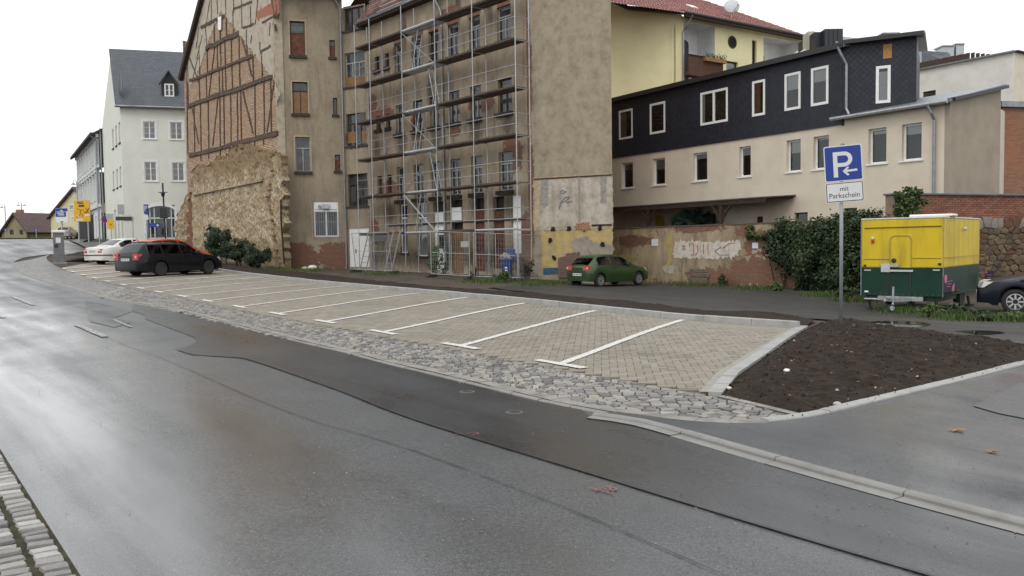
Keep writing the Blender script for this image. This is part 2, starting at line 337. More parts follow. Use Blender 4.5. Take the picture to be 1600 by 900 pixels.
def drape(name, poly, off, m, step=1.0, parent=None, fn=None):
    P = np.array([tuple(p)[:2] for p in poly], float); Q = []
    for a, b in zip(P, np.roll(P, -1, 0)):
        k = max(1, int(np.hypot(*(b-a))/step)); Q += [a+(b-a)*i/k for i in range(k)]
    Q = np.array(Q); x0, y0 = Q.min(0); x1, y1 = Q.max(0)
    gx, gy = np.meshgrid(np.arange(x0+step*.5, x1, step), np.arange(y0+step*.5, y1, step)); gx = gx.ravel(); gy = gy.ravel()
    k = inpoly(Q, gx, gy); pts = np.r_[Q, np.c_[gx[k], gy[k]]]
    nq = len(Q); res = delaunay_2d_cdt([Vector(p) for p in pts], [(i, (i+1) % nq) for i in range(nq)], [], 1, 1e-4)
    v = np.array([tuple(p) for p in res[0]]); z = zga(v[:, 0], v[:, 1])+off
    if fn is not None: z = z+np.array([fn(a, b) for a, b in v])
    c = np.array([v[list(f)].mean(0) for f in res[2]]); ok = inpoly(Q, c[:, 0], c[:, 1])
    fs = []
    for f, o in zip(res[2], ok):
        if not o: continue
        f = list(f); a, b, d = v[f[0]], v[f[1]], v[f[2]]
        if (b[0]-a[0])*(d[1]-a[1])-(b[1]-a[1])*(d[0]-a[0]) < 0: f = f[::-1]
        fs.append(f)
    return mobj(name, mesh(name, np.c_[v, z], fs, m, True), parent)
def ribbon(name, pts, wd, off, m, parent, step=.3, jit=0.0):
    P = resample(pts, step=step); T = np.gradient(P, axis=0); T /= np.maximum(np.hypot(T[:, 0], T[:, 1]), 1e-9)[:, None]; N = np.c_[-T[:, 1], T[:, 0]]
    j = RS.uniform(-jit, jit, (2, len(P), 1)); A = P+N*(wd/2+j[0]); B = P-N*(wd/2+j[1]); v = []
    for p in (A, B): v += [(x, y, z+off) for (x, y), z in zip(p, zga(p[:, 0], p[:, 1]))]
    n = len(P); return mobj(name, mesh(name, v, [(i+n, i+n+1, i+1, i) for i in range(n-1)], m), parent)
def kerb(parent, pts, wd, top, depth, L, m, name='kerb_stone', bev=.012):
    """a row of kerb stones; pts is the front edge, stones lie to the left of the walking direction"""
    P = resample(pts, step=.05); d = np.r_[0, np.cumsum(np.hypot(*np.diff(P, axis=0).T))]; s = 0
    while s < d[-1]-.08:
        e = min(s+L, d[-1]); ss = np.linspace(s+.005, e-.005, 5 if L > .6 else 2); X = np.c_[np.interp(ss, d, P[:, 0]), np.interp(ss, d, P[:, 1])]
        T = np.gradient(X, axis=0); T /= np.hypot(T[:, 0], T[:, 1])[:, None]; N = np.c_[-T[:, 1], T[:, 0]]; h = RS.uniform(-.004, .004)
        Y = X+N*wd; z = zga(X[:, 0], X[:, 1]); v = []
        for q, zz, i in ((X, -depth, 0), (X, top-bev+h, 0), (X+N*bev, top+h, 0), (Y-N*bev, top+h, 0), (Y, top-bev+h, 0), (Y, -depth, 0)):
            v += [(a, b, c+zz) for (a, b), c in zip(q, z)]
        n = len(ss); f = []
        for r in range(5): f += [(r*n+i, r*n+i+1, (r+1)*n+i+1, (r+1)*n+i) for i in range(n-1)]
        f += [tuple(r*n for r in range(6)), tuple(r*n+n-1 for r in range(6))[::-1]]
        mobj(name, mesh(name, v, f, m), parent); s = e
def clip_cell(c, nb):
    cx, cy = c; poly = [(cx-.22,cy-.22),(cx+.22,cy-.22),(cx+.22,cy+.22),(cx-.22,cy+.22)]
    for ox, oy in nb:
        nx_, ny_ = ox-cx, oy-cy; k = (ox+cx)/2*nx_+(oy+cy)/2*ny_; out = []; pa = poly[-1]; da = pa[0]*nx_+pa[1]*ny_-k; cut = False
        for pb in poly:
            db = pb[0]*nx_+pb[1]*ny_-k
            if (da < 0) != (db < 0): t = da/(da-db); out.append((pa[0]+(pb[0]-pa[0])*t, pa[1]+(pb[1]-pa[1])*t))
            if db < 0: out.append(pb)
            pa, da = pb, db
        poly = out
        if len(poly) < 3: return None
    return np.array(poly)
def setts(parent, seeds, keep, base, name, keepn=300, gap=.009, rise=.03, group=None):
    grid = {}; SL = [(float(a), float(b)) for a, b in seeds]
    for i, p in enumerate(seeds): grid.setdefault((int(p[0]//.3), int(p[1]//.3)), []).append(i)
    cells = []
    for i, p in enumerate(seeds):
        if not keep[i]: continue
        px_, py_ = SL[i]
        nb = [SL[j] for a in (-1,0,1) for b in (-1,0,1) for j in grid.get((int(px_//.3)+a, int(py_//.3)+b), []) if j != i and abs(SL[j][0]-px_)+abs(SL[j][1]-py_) < .42]
        q = clip_cell(SL[i], nb)
        if q is not None and len(q) > 2: cells.append((p, q))
    cells.sort(key=lambda c: np.hypot(*c[0])); rest = MB(); k = 0
    zz = zga(np.array([c[0][0] for c in cells]), np.array([c[0][1] for c in cells]))
    for (p, q), z in zip(cells, zz):
        c = q.mean(0); R = np.hypot(*(q-c).T).mean(); n = len(q); z = z+base+RS.uniform(-.006, .006); tx, ty = RS.uniform(-.06, .06, 2); v = []
        for sc, h in ((1-gap*.5/R, -rise-.04), (1-gap/R, -.006), (1-gap/R-.05, 0), (1-gap/R-.4, .002)):
            v += [(c[0]+a*sc, c[1]+b*sc, z+h+(a*tx+b*ty)*(h > -.02)) for a, b in q-c]
        f = [(r*n+i, r*n+(i+1) % n, (r+1)*n+(i+1) % n, (r+1)*n+i) for r in range(3) for i in range(n)]+[tuple(3*n+i for i in range(n))]
        at = RS.rand()
        if k < keepn: mobj(name, mesh(name, v, f, M['sett'], False, [at]*len(f)), parent); k += 1
        else: rest.add(v, f, at)
    if rest.v: tag(rest.build(name+'s_beyond', M['sett'], parent, attr=True), kind='stuff')

# ---- one sheet of bare ground to the horizon
xs = np.r_[-400, -250, -150, np.arange(-95, 45, 1.0), 60, 100, 200, 400]; ys = np.r_[-60, -20, np.arange(-8, 80, 1.0), np.arange(80, 130, 4), 160, 250, 600]
gx, gy = np.meshgrid(xs, ys); gz = zga(gx, gy)-.035; nx, ny = len(xs), len(ys)
gv = np.c_[gx.ravel(), gy.ravel(), gz.ravel()]
gf = [(j*nx+i, j*nx+i+1, (j+1)*nx+i+1, (j+1)*nx+i) for j in range(ny-1) for i in range(nx-1)]
tag(mobj('ground', mesh('ground', gv, gf, M['ground'], True)), 'bare brown earth between the yard and the old buildings', kind='structure')

K = [(19,411),(22,419),(34,427),(62,438),(94,446),(125,455),(156,465),(205,473),(259,482),(312,494),(375,510),(437,525.6),(500,541),(542,549.5),(596,565),(667.5,581.5),(761,604),(855,627.5),(917,639.5),(960,647),(1006,653),(1055,660),(1100,664),(1150,666),(1201,665)]
KW = smooth(GP(K)); IN = [(80,397),(71,402),(79,411.6),(97.5,421),(126,431),(140.6,436),(161,441.6),(187.5,447),(212,453),(242,458),(276,465),(315,474),(362,483),(420,495.5),(492,508.5),(580,525),(667,542),(749,556),(900,585),(988,600),(1087,617),(1124,624),(1190,640),(1245,654)]
INW = smooth(GP(IN))
SOILF = smooth(GP([(1201,665),(1235,661.5),(1262,658),(1300,651),(1370,633),(1480,606),(1600,575),(1720,546),(1850,520)]))
LK = smooth(GP([(925,652),(965,657),(1006,664),(1100,691),(1200,720),(1310,751),(1420,781),(1534,811),(1600,828)]), 1); dl = LK[-1]-LK[-2]; dl /= np.hypot(*dl)
LK = np.r_[LK, [LK[-1]+dl*2, LK[-1]+dl*5, LK[-1]+dl*9]]
# ---- carriageway
far = GP([(0,374),(60,373.5),(106,375.5),(112,379),(135,390),(125,397),(100,398)])
road_poly = list(KW[:np.argmin(np.hypot(*(KW-LK[0]).T))+1])+list(LK)+[(9,-7),(-12,-7),(-32,5),(-60,30),(-88,70),(-88,112)]+list(far)+[tuple(q) for q in smooth(GP([(80,397),(50,400),(30,404),(19,411)]), 1)[:-1]]
road = drape('road', road_poly, 0, M['asphalt'], .9); tag(road, 'wet worn grey asphalt road curving uphill to the left', kind='structure')
DK = [(205,486),(232,494),(222,497),(262,512),(312,531),(300,540),(272,546),(313,559),(365,556),(400,566),(470,590),(540,615),(600,640),(655,660),(700,674),(800,705),(900,735),(1000,766),(1100,797),(1200,827),(1300,857),(1400,886),(1480,910)]
DKW = np.array(GP(DK)); kk = KW[(KW[:, 1] < G(205, 473)[1]) & (KW[:, 0] < LK[0][0])]
off = lambda P, d: np.asarray(P)+d*np.c_[-np.gradient(np.asarray(P), axis=0)[:, 1], np.gradient(np.asarray(P), axis=0)[:, 0]]/np.hypot(*np.gradient(np.asarray(P), axis=0).T)[:, None]
dkpoly = list(resample(DKW, step=.6))+[(LK[-1][0]-.5, LK[-1][1]-.6)]+list(off(LK, -.03)[::-1])+list(off(kk, -.02)[::-1])
tag(drape('asphalt_strip', dkpoly, .008, M['asphalt_new'], .7, road), 'darker newer asphalt strip patched along the kerb')
drape('asphalt_patch', GP([(132,470),(165,476),(205,488),(180,497),(205,505),(178,512),(140,503)]), .008, M['asphalt_new'], .6, road)
def smear(poly, it=2): return smooth(list(poly)+[poly[0]], it)
M['tar'] = flat('black_tar_seam', (.014, .014, .015), .4)
ribbon('tar_seam', GP([(150,522),(210,545),(245,557),(300,580),(350,603),(425,635),(500,662),(580,684),(650,706),(730,735),(800,762),(880,793),(950,822),(1050,865),(1120,895),(1200,930)]), .007, .009, M['tar'], road, .08, .003)
ribbon('tar_seam', resample(DKW[5:], step=.5), .008, .014, M['tar'], road, .08, .004)
for a, b, wd in (((120,508),(165,527),.13), ((20,464),(53,477),.13), ((-30,490),(8,497),.12), ((60,410),(20,430),.0), ((178,500),(205,512),.06)):
    if wd: ribbon('lane_dash', [G(*a).xy, G(*b).xy], wd, .014, M['paint_old'], road, .2, .006)
for s in ([(709,681),(724,678.5)], [(726,680),(735,678),(744,677),(748,680),(738,681)], [(921,764),(935,767),(958,774)], [(931,769),(948,761),(955,763)], [(944,766),(952,769)], [(953,764),(962,764),(963,768),(955,769),(953,764)]):
    ribbon('spray_mark', GP(s), .012, .011, M['redmark'], road, .03, .003)
# ---- kerbs, sett band
kb = struct('sett_band', 'band of grey granite setts between road and parking bays')
kerb(kb, KW[::-1], -.13, .026, .1, .32, M['kerb_old'], 'edge_stone')
kerb(kb, off(KW, -.0)[::-1][3:], .08, .018, .1, .45, M['kerb_low'], 'gutter_stone')
drape('sett_bed', list(KW)+list(INW[::-1]), .004, M['joint'], .8, kb)
g = NG('setts_far'); vo = g.n('TexVoronoi', {'Vector': g.co(), 'Scale': 7.0, 'Randomness': .8}); ve = g.n('TexVoronoi', {'Vector': g.co(), 'Scale': 7.0, 'Randomness': .8}, feature='DISTANCE_TO_EDGE')
col = g.ramp(g.n('SeparateColor', {0: vo.outputs[1]}).outputs[0], [(0, (.13, .13, .13)), (.6, (.21, .20, .195)), (1, (.30, .28, .26))]); e = g.ramp(ve.outputs[0], [(.02, 0), (.09, 1)])
M['sett_far'] = g.fin(g.mix(e, (.06, .055, .05), col), .45, g.bump(e, .6, .03), .45)
drape('setts_far', [q for q in KW if q[1] > 23.5]+[q for q in INW[::-1] if q[1] > 25], .016, M['sett_far'], .8, kb)
NS = 420; A = resample(off(KW, .14), n=NS); B = resample(INW, n=NS); mid = (A+B)/2
dm = np.r_[0, np.cumsum(np.hypot(*np.diff(mid, axis=0).T))]; seeds = []; keep = []; s = 0; row = 0
while s < dm[-1]:
    a = np.array([np.interp(s, dm, A[:, 0]), np.interp(s, dm, A[:, 1])]); b = np.array([np.interp(s, dm, B[:, 0]), np.interp(s, dm, B[:, 1])]); W = np.hypot(*(b-a)); k = max(1, int(round(W/.140)))
    if (a[1]+b[1])/2 > 26: s += .2; continue
    t = (b-a)/max(W, 1e-6); nrm = np.array([-t[1], t[0]])
    for i in range(-1, k+1):
        bow = .10*math.sin((i+.5)/max(k, 1)*math.pi*2)
        seeds.append(a+(b-a)*((i+.5+(.25 if row % 2 else -.25)*(0 <= i < k))/k)+RS.normal(0, .010, 2)+nrm*bow); keep.append(0 <= i < k and W > .12)
    s += .098+RS.uniform(-.007, .007); row += 1
setts(kb, np.array(seeds), keep, .022, 'sett')
# ---- left gutter of setts at the photographer's side
lg = struct('gutter_strip', 'rows of light granite setts at the near left road edge')
e0, e1 = G(100,860).xy, G(14,724).xy; de = Vector(e1-e0).normalized(); ne = Vector((-de.y, de.x)); e0 = e0-de*2.0
gpoly = [e0, e0+de*16, e0+de*16+ne*2.6, e0+ne*2.6]
drape('gutter_bed', gpoly, .004, surf('mossy_joint', (.05, .045, .028), .5, 1.6, 9, .95, .4, 80, .2), .5, lg)
k = 0; grest = MB()
for r in range(9):
    s = RS.uniform(0, .1); wr = .135
    while s < 13.5 - r*.3:
        L = RS.uniform(.066, .088); p = e0+de*(s+L/2)+ne*(.02+r*(wr+.026)+wr/2); hw, hl = wr/2*RS.uniform(.88, 1.0), L/2; b = MB(); v = []
        z = zg(p.x, p.y)+.022+RS.uniform(-.006, .006); ang = RS.normal(0, .05); ca, sa = math.cos(ang), math.sin(ang); tl = RS.uniform(-.05, .05, 2)
        poly = [(-hl+.2*hl,-hw),(hl-.2*hl,-hw),(hl,-hw+.2*hl),(hl,hw-.2*hl),(hl-.2*hl,hw),(-hl+.2*hl,hw),(-hl,hw-.2*hl),(-hl,-hw+.2*hl)]
        poly = [(a+RS.normal(0,.004), c+RS.normal(0,.005)) for a, c in poly]
        for sc, h in ((1, -.06), (.97, -.016), (.90, -.002), (.45, .002)):
            for a, c in poly:
                x, y = (a*ca-c*sa)*sc, (a*sa+c*ca)*sc; q = p+de*x+ne*y; v.append((q.x, q.y, z+h+(x*tl[0]+y*tl[1])))
        f = [(q*8+i, q*8+(i+1) % 8, (q+1)*8+(i+1) % 8, (q+1)*8+i) for q in range(3) for i in range(8)]+[tuple(24+i for i in range(8))]
        q = C3.transposed() @ Vector((p.x, p.y, z-EYE)); seen = q.z < -.5 and 800-F*q.x/q.z > -15 and 450+F*q.y/q.z < 915; at = (.2, .4, .5, .6, .7, .8, 1.0)[RS.randint(7)]
        if seen and k < 300: mobj('sett', mesh('sett', v, f, M['sett'], False, [at]*len(f)), lg); k += 1
        else: grest.add(v, f, at)
        s += L+.028
tag(grest.build('setts_beyond', M['sett'], lg, attr=True), kind='stuff')
# ---- parking bays
T = [(875,574),(719,545),(598,523),(508,506),(433,493),(374,482),(324,472.5),(285,465),(248,458),(219,452),(193,446.6),(168,441),(148,436),(130,431),(114,426),(100,421)]
Bk = [(1068,503),(932,488),(822,476),(733,467),(659,460),(592,454),(541,449),(497,445),(452,439),(416,434.5),(382,430.5),(350,425.5),(320,421),(295,417),(270,414),(250,411)]
BKW = smooth(GP([(1246,516)]+Bk), 2)
pk = struct('parking_area', 'row of angled parking bays paved in beige concrete blocks')
RB = GP([(1250,513.5),(1134.7,588),(1106.7,618.7)])
ppoly = np.array(list(BKW[::-1])+list(RB)+[p for p in INW[::-1] if p[1] > RB[-1][1] and p[1] < G(97, 421)[1]]+[G(100,418).xy, G(150,410).xy])
drape('paving_bed', ppoly, .012, M['paver_far'], .8, pk)
ax = Vector(INW[-12]-INW[-30]).normalized(); th = math.atan2(ax.y, ax.x)+math.radians(45); ca, sa = math.cos(th), math.sin(th)
cells = []
I, J = np.meshgrid(np.arange(-330, 330), np.arange(-330, 330)); c = (I-J) % 4
for typ, (bx, by) in ((0, (1.0, .5)), (3, (.5, 1.0))):
    msk = c == typ; X = (I[msk]+bx)*.1; Y = (J[msk]+by)*.1
    px = X*ca-Y*sa-1.0; py = X*sa+Y*ca+17.0
    k = (py < 33) & (py > 8); k[k] = inpoly(ppoly, px[k], py[k])
    cells += [(a, b, typ) for a, b in zip(px[k], py[k])]
cells.sort(key=lambda q: q[0]**2+q[1]**2); zc = zga(np.array([q[0] for q in cells]), np.array([q[1] for q in cells])); rest = MB(); k = 0
for (x, y, t), z in zip(cells, zc):
    hx, hy = (.0978, .0478) if t == 0 else (.0478, .0978); z = z+.036+RS.uniform(-.0018, .0018); ta, tb = RS.uniform(-.012, .012, 2); v = []
    for ins, h in ((0, -.02), (0, -.003), (.003, 0)):
        for a, b in ((-1,-1),(1,-1),(1,1),(-1,1)):
            u, w_ = a*(hx-ins), b*(hy-ins); v.append((x+u*ca-w_*sa, y+u*sa+w_*ca, z+h+u*ta+w_*tb))
    f = [(i, (i+1) % 4, 4+(i+1) % 4, 4+i) for i in range(4)]+[(4+i, 4+(i+1) % 4, 8+(i+1) % 4, 8+i) for i in range(4)]+[(8,9,10,11)]
    at = min(1, max(0, (.62 if t == 0 else .42)+RS.normal(0, .20)))
    if k < 300: mobj('paver', mesh('paver', v, f, M['paver'], False, [at]*9), pk); k += 1
    else: rest.add(v, f, at)
tag(rest.build('pavers_beyond', M['paver'], pk, attr=True), kind='stuff')
for i, (t, b) in enumerate(zip(T, Bk)):
    a, c = G(*t).xy, G(*b).xy; d = (c-a).normalized(); ribbon('bay_line', [a, c-d*.05], .125, .046, M['paint'], pk, .1, .009)
    j = min(range(len(INW)), key=lambda q: np.hypot(*(INW[q]-np.array(a)))); tt = Vector(INW[min(j+4, len(INW)-1)]-INW[max(j-4, 0)]).normalized()
    ribbon('bay_line_end', [a-tt*.45, a+tt*.45], .13, .049, M['paint'], pk, .1, .009)
bk = struct('parking_kerb', 'pale concrete kerb round the back and right end of the parking bays')
kerb(bk, list(BKW[::-1])[0:], .10, .15, .15, 1.0, M['kerb'])
rk = smooth([RB[0], RB[1]], 0); rb = np.array([tuple(q) for q in RB])
kerb(bk, rb[::-1][:2], -.13, .047, .15, .5, M['kerb']); kerb(bk, rb[::-1][1:], -.13, .055, .15, 1.0, M['kerb'])
drape('edge_bedding', [rb[2], rb[1], rb[0], rb[0]+np.array([-.10, -.03]), rb[1]+np.array([-.11, .03]), rb[2]+np.array([-.08, .03])], .041, surf('edge_mortar', (.30, .285, .25), .8, 1.15, 5, .7, .3, 90), .5, bk)
# ---- planting bed of dark soil with its kerb
fk = struct('bed_kerb', 'pale kerb stones along the front of the dark soil bed')
kerb(fk, SOILF, .12, .055, .12, .75, M['kerb'])
ib = resample(INW[np.argmin(np.hypot(*(INW-np.array(G(1122,623).xy)).T)):], step=.3)
kerb(fk, ib[::-1], -.07, .03, .1, .9, M['kerb_old'], 'bed_edging')
def edgefade(poly, wd=.35, lo=-.05):
    P = np.array([tuple(q)[:2] for q in poly], float); A_ = P; B_ = np.roll(P, -1, 0); D_ = B_-A_; L2 = np.maximum((D_**2).sum(1), 1e-9)
    def f(a, b):
        q = np.array([a, b])-A_; t = np.clip((q*D_).sum(1)/L2, 0, 1); d = np.sqrt(((q-D_*t[:, None])**2).sum(1)).min()
        k = min(1, d/wd); return lo*(1-k)+lump(a, b)*k
    return f
def lump(a, b): return .05*noise.fractal(Vector((a*1.1, b*1.1, 0)), 1, 2, 3)+.05*abs(noise.fractal(Vector((a*10, b*10, 3)), .7, 2, 4))
sf = off(SOILF, .11); rbo = rb+np.array([.14, .03])
bedpoly = [tuple(rbo[2]), tuple(rbo[1]), tuple(rbo[0]+np.array([.05, .05]))]+[tuple(q) for q in GP([(1290,502),(1340,504),(1400,513),(1470,522),(1540,532),(1620,544),(1700,553)])]+[tuple(q) for q in sf[::-1] if q[0] < G(1700,553).x]+[tuple(q) for q in ib[::-1]]
bed = drape('soil_bed', bedpoly, .06, M['soil'], .055, None, edgefade(bedpoly)); tag(bed, 'triangular bed of freshly dug dark brown soil by the sign', kind='structure')
sb = off(BKW[::-1], .10); up = smooth(GP([(250,409),(300,413),(335,416),(370,418),(420,422),(500,430),(560,437),(640,446),(700,452),(850,463),(1000,476),(1112,489),(1200,494.5),(1275,501)]), 1)
stpoly = list(sb)+[tuple(q) for q in up[::-1]]
strip = drape('soil_strip', stpoly, .07, M['soil'], .16, None, edgefade(stpoly, .3, -.06)); tag(strip, 'long strip of dark soil behind the parking kerb', kind='structure')
# ---- driveway, yard, far verge and pavement
drv = [tuple(q) for q in off(LK, .02) if q[0] > LK[0][0]]+[(14, 3), (18, 9)]+[tuple(q) for q in off(SOILF, -.01)[::-1]]+[tuple(q) for q in off(KW, -.01)[::-1] if q[0] > LK[0][0]+.2]
tag(drape('driveway', drv, .03, M['asphalt_drive'], .6), 'wet dark asphalt driveway crossing at the right', kind='structure')
drape('asphalt_patch', GP([(1520,640),(1600,603),(1680,590),(1680,650),(1600,660),(1560,652)]), .038, M['asphalt'], .5, bpy.data.objects['driveway'])
dk = struct('driveway_kerb', 'low worn kerb between road and driveway'); kerb(dk, LK, .09, .040, .1, 1.0, M['kerb_low']); kerb(dk, LK, -.10, .014, .1, 1.0, M['kerb_low'], 'gutter_slab')
yard = GP([(760,449),(850,459),(1000,473),(1112,486),(1200,492),(1275,498),(1340,501),(1400,510),(1470,519),(1540,529),(1700,550)])+[Vector((16, 12)), Vector((28, 20)), Vector((24, 27))]+GP([(1500,482),(1400,473),(1340,463),(1200,453),(1170,450),(1100,447),(1020,444),(900,443),(830,444)])
tag(drape('yard', yard, .0, M['asphalt_yard'], .5, None, lambda a, b: .016*noise.fractal(Vector((a*1.1, b*1.1, 1)), 1, 2, 3)-.004), 'uneven dark asphalt yard in front of the brick wall', kind='structure')
M['puddle'] = flat('puddle_water', (.035, .03, .024), .03, 0, .5)
for q in ([(1335,505),(1380,501),(1440,503),(1462,508),(1420,512),(1370,511)], [(1490,517),(1540,516),(1580,520),(1540,524)]):
    tag(drape('puddle', smear(GP(q)), .002, M['puddle'], .3), 'shallow brown puddle in the yard '+('before the trailer' if q[0][0] < 1400 else 'near the right edge'), 'puddle', kind='structure')
vp = [(-30,372.5),(60,372.2),(112,372.5),(118,371.5),(60,370.8),(-30,371)]
va = atY(-40, 372, 104); tag(drape('verge', [Vector((-75,103)), Vector((-46,100)), Vector((-46,110)), Vector((-80,118))], .05, surf('grass_verge', (.06, .10, .025), .7, 1.3, 3, .9), 3), 'low green grass verge at the top of the street', kind='structure')
tag(drape('pavement', [tuple(q) for q in GP([(112,378),(136,390)])]+[tuple(G(150,395).xy), tuple(G(300,388).xy), (-20,70), (-34,66), (-46,96)], .10, surf('wet_pavement', (.10, .10, .10), .8, 1.2, 2, .4), 1.2), 'grey pavement along the pale corner house', kind='structure')
tag(drape('kerb_mound', smear(GP([(92,408),(120,402),(150,398),(230,397),(300,400),(320,408),(240,409),(150,410)]), 1), .06, M['soil'], .5, None, lambda a, b: .25+lump(a, b)), 'low mound of dark soil behind the ticket machine', kind='structure')
# ================================================================ BUILDINGS
class Fr:
    """a wall line: local x to the right as seen from outside, local y into the house, z up"""
    def __init__(s, P0, P1):
        s.a = Vector(P0[:2]); s.b = Vector(P1[:2]); s.L = (s.b-s.a).length; s.u = (s.b-s.a)/s.L; s.o = Vector((s.u.y, -s.u.x))
        s.mw = Matrix.Translation((s.a.x, s.a.y, 0)) @ Matrix.Rotation(math.atan2(s.u.y, s.u.x), 4, 'Z')
    def px(s, x, y):
        d = ray(x, y); k = s.a.dot(s.o)/Vector((d.x, d.y)).dot(s.o); p = Vector((d.x, d.y))*k
        return ((p-s.a).dot(s.u), EYE+d.z*k)
    def off(s, d): return Fr(s.a+s.o*d, s.b+s.o*d)
    def R(s, x0, y0, x1, y1):
        xm, ym = (x0+x1)/2, (y0+y1)/2
        return (s.px(x0, ym)[0], s.px(x1, ym)[0], s.px(xm, y1)[1], s.px(xm, y0)[1])
    def P(s, u, z, d=0): p = s.a+s.u*u+s.o*d; return Vector((p.x, p.y, z))
def walls(name, bld, fr, z0, z1, holes, m, reveal=.22, u0=0, u1=None, rm=None):
    u1 = fr.L if u1 is None else u1
    us = sorted(set([u0, u1]+[h[i] for h in holes for i in (0, 1)])); zs = sorted(set([z0, z1]+[h[i] for h in holes for i in (2, 3)])); b = MB()
    for i in range(len(us)-1):
        for j in range(len(zs)-1):
            cu, cz = (us[i]+us[i+1])/2, (zs[j]+zs[j+1])/2
            if any(h[0] < cu < h[1] and h[2] < cz < h[3] for h in holes): continue
            b.add([(us[i],0,zs[j]),(us[i+1],0,zs[j]),(us[i+1],0,zs[j+1]),(us[i],0,zs[j+1])], [(0,1,2,3)])
    for h in holes:
        a, c, d, e = h; r = reveal
        b.add([(a,0,d),(a,r,d),(a,r,e),(a,0,e)], [(0,1,2,3)]); b.add([(c,0,d),(c,0,e),(c,r,e),(c,r,d)], [(0,1,2,3)])
        b.add([(a,0,e),(a,r,e),(c,r,e),(c,0,e)], [(0,1,2,3)]); b.add([(a,0,d),(c,0,d),(c,r,d),(a,r,d)], [(0,1,2,3)])
    return b.build(name, m, bld, fr.mw)
def window(bld, fr, r, fm, mull=1, transom=None, sill='sill', rec=.14, fw=.06, glass='glass', fill=None, bars=0, so=.10, st=.08, room=True, name='window', sash=.035):
    """frame (with mullions), pane, sill and the dim room behind; fill = list of (fx0,fx1,fz0,fz1,material,name) set behind the pane"""
    a, c, d, e = r; b = MB(); y0, y1 = rec, rec+.06
    b.box(a, a+fw, y0, y1, d, e); b.box(c-fw, c, y0, y1, d, e); b.box(a+fw, c-fw, y0, y1, d, d+fw); b.box(a+fw, c-fw, y0, y1, e-fw, e)
    tz = d+(e-d)*transom if transom else None
    if tz: b.box(a+fw, c-fw, y0-.015, y1-.002, tz-fw*.6, tz+fw*.6)
    for k in range(mull):
        x = a+(c-a)*(k+1)/(mull+1); b.box(x-fw*.55, x+fw*.55, y0-.012, y1-.004, d+fw, (tz-fw*.6) if tz else e-fw)
    for k in range(bars):
        z = d+(e-d)*(k+1)/(bars+1); b.box(a+fw, c-fw, y0+.01, y1-.008, z-.014, z+.014)
    w_ = b.build(name, M[fm], bld, fr.mw)
    MB().add([(a+fw*.5,y0+.03,d+fw*.5),(c-fw*.5,y0+.03,d+fw*.5),(c-fw*.5,y0+.03,e-fw*.5),(a+fw*.5,y0+.03,e-fw*.5)], [(0,1,2,3)]).build('pane', M[glass], w_, fr.mw)
    if sill:
        MB().box(a-.09, c+.09, -so, rec+.01, d-st, d+.005).build('sill', M[sill], w_, fr.mw)
    for q in (fill or []):
        x0, x1, z0, z1, mt, nm = q; yq = (y0-.02, y0+.012) if mt.startswith('board') else (y1+.02, y1+.05); MB().box(a+(c-a)*x0, a+(c-a)*x1, *yq, d+(e-d)*z0, d+(e-d)*z1).build(nm, M[mt], w_, fr.mw)
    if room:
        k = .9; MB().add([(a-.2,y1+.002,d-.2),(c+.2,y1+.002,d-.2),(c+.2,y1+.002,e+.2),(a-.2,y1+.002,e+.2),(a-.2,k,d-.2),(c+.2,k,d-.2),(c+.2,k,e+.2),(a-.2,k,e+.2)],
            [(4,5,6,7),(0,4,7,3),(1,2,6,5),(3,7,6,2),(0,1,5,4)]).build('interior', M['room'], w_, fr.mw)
    return w_
def ragged(pts, n=10, j=.06, seed=0, closed=True):
    rs = np.random.RandomState(seed); P = [np.array(p, float) for p in pts]; out = []
    for a, b in zip(P, P[1:]+P[:1]):
        k = max(1, int(np.hypot(*(b-a))/j/1.6)); k = min(k, n*3); d = b-a; nn = np.array([-d[1], d[0]])/max(np.hypot(*d), 1e-6)
        for i in range(k): out.append(a+d*i/k+nn*rs.normal(0, j)*(i > 0)+d/max(k, 1)*rs.uniform(-.25, .25)*(i > 0))
    return [tuple(q) for q in out]
def tris(V, T, P):
    A = np.array(V); C = np.array([A[list(t)].mean(0) for t in T]); ok = inpoly(P, C[:, 0], C[:, 1]); f = []
    for t, o in zip(T, ok):
        if o:
            a, b_, d = (V[i] for i in t[:3]); f.append(tuple(t) if (b_[0]-a[0])*(d[1]-a[1])-(b_[1]-a[1])*(d[0]-a[0]) > 0 else tuple(t)[::-1])
    return f
def slab(name, bld, fr, poly, y0, y1, m):
    """upright plate: polygon in wall (u, z), from depth y0 (outside is negative) to y1, triangulated front"""
    n = len(poly); res = delaunay_2d_cdt([Vector(p) for p in poly], [(i, (i+1) % n) for i in range(n)], [], 1, 1e-5); V = [tuple(q) for q in res[0]]; P = np.array(poly)
    f = tris(V, res[2], P)
    b = MB(); b.add([(x, y0, z) for x, z in V], f)
    if sum(P[i][0]*P[(i+1) % n][1]-P[(i+1) % n][0]*P[i][1] for i in range(n)) < 0: poly = poly[::-1]
    b.add([(x, y0, z) for x, z in poly]+[(x, y1, z) for x, z in poly], [(i, n+i, n+(i+1) % n, (i+1) % n) for i in range(n)])
    return b.build(name, m, bld, fr.mw)
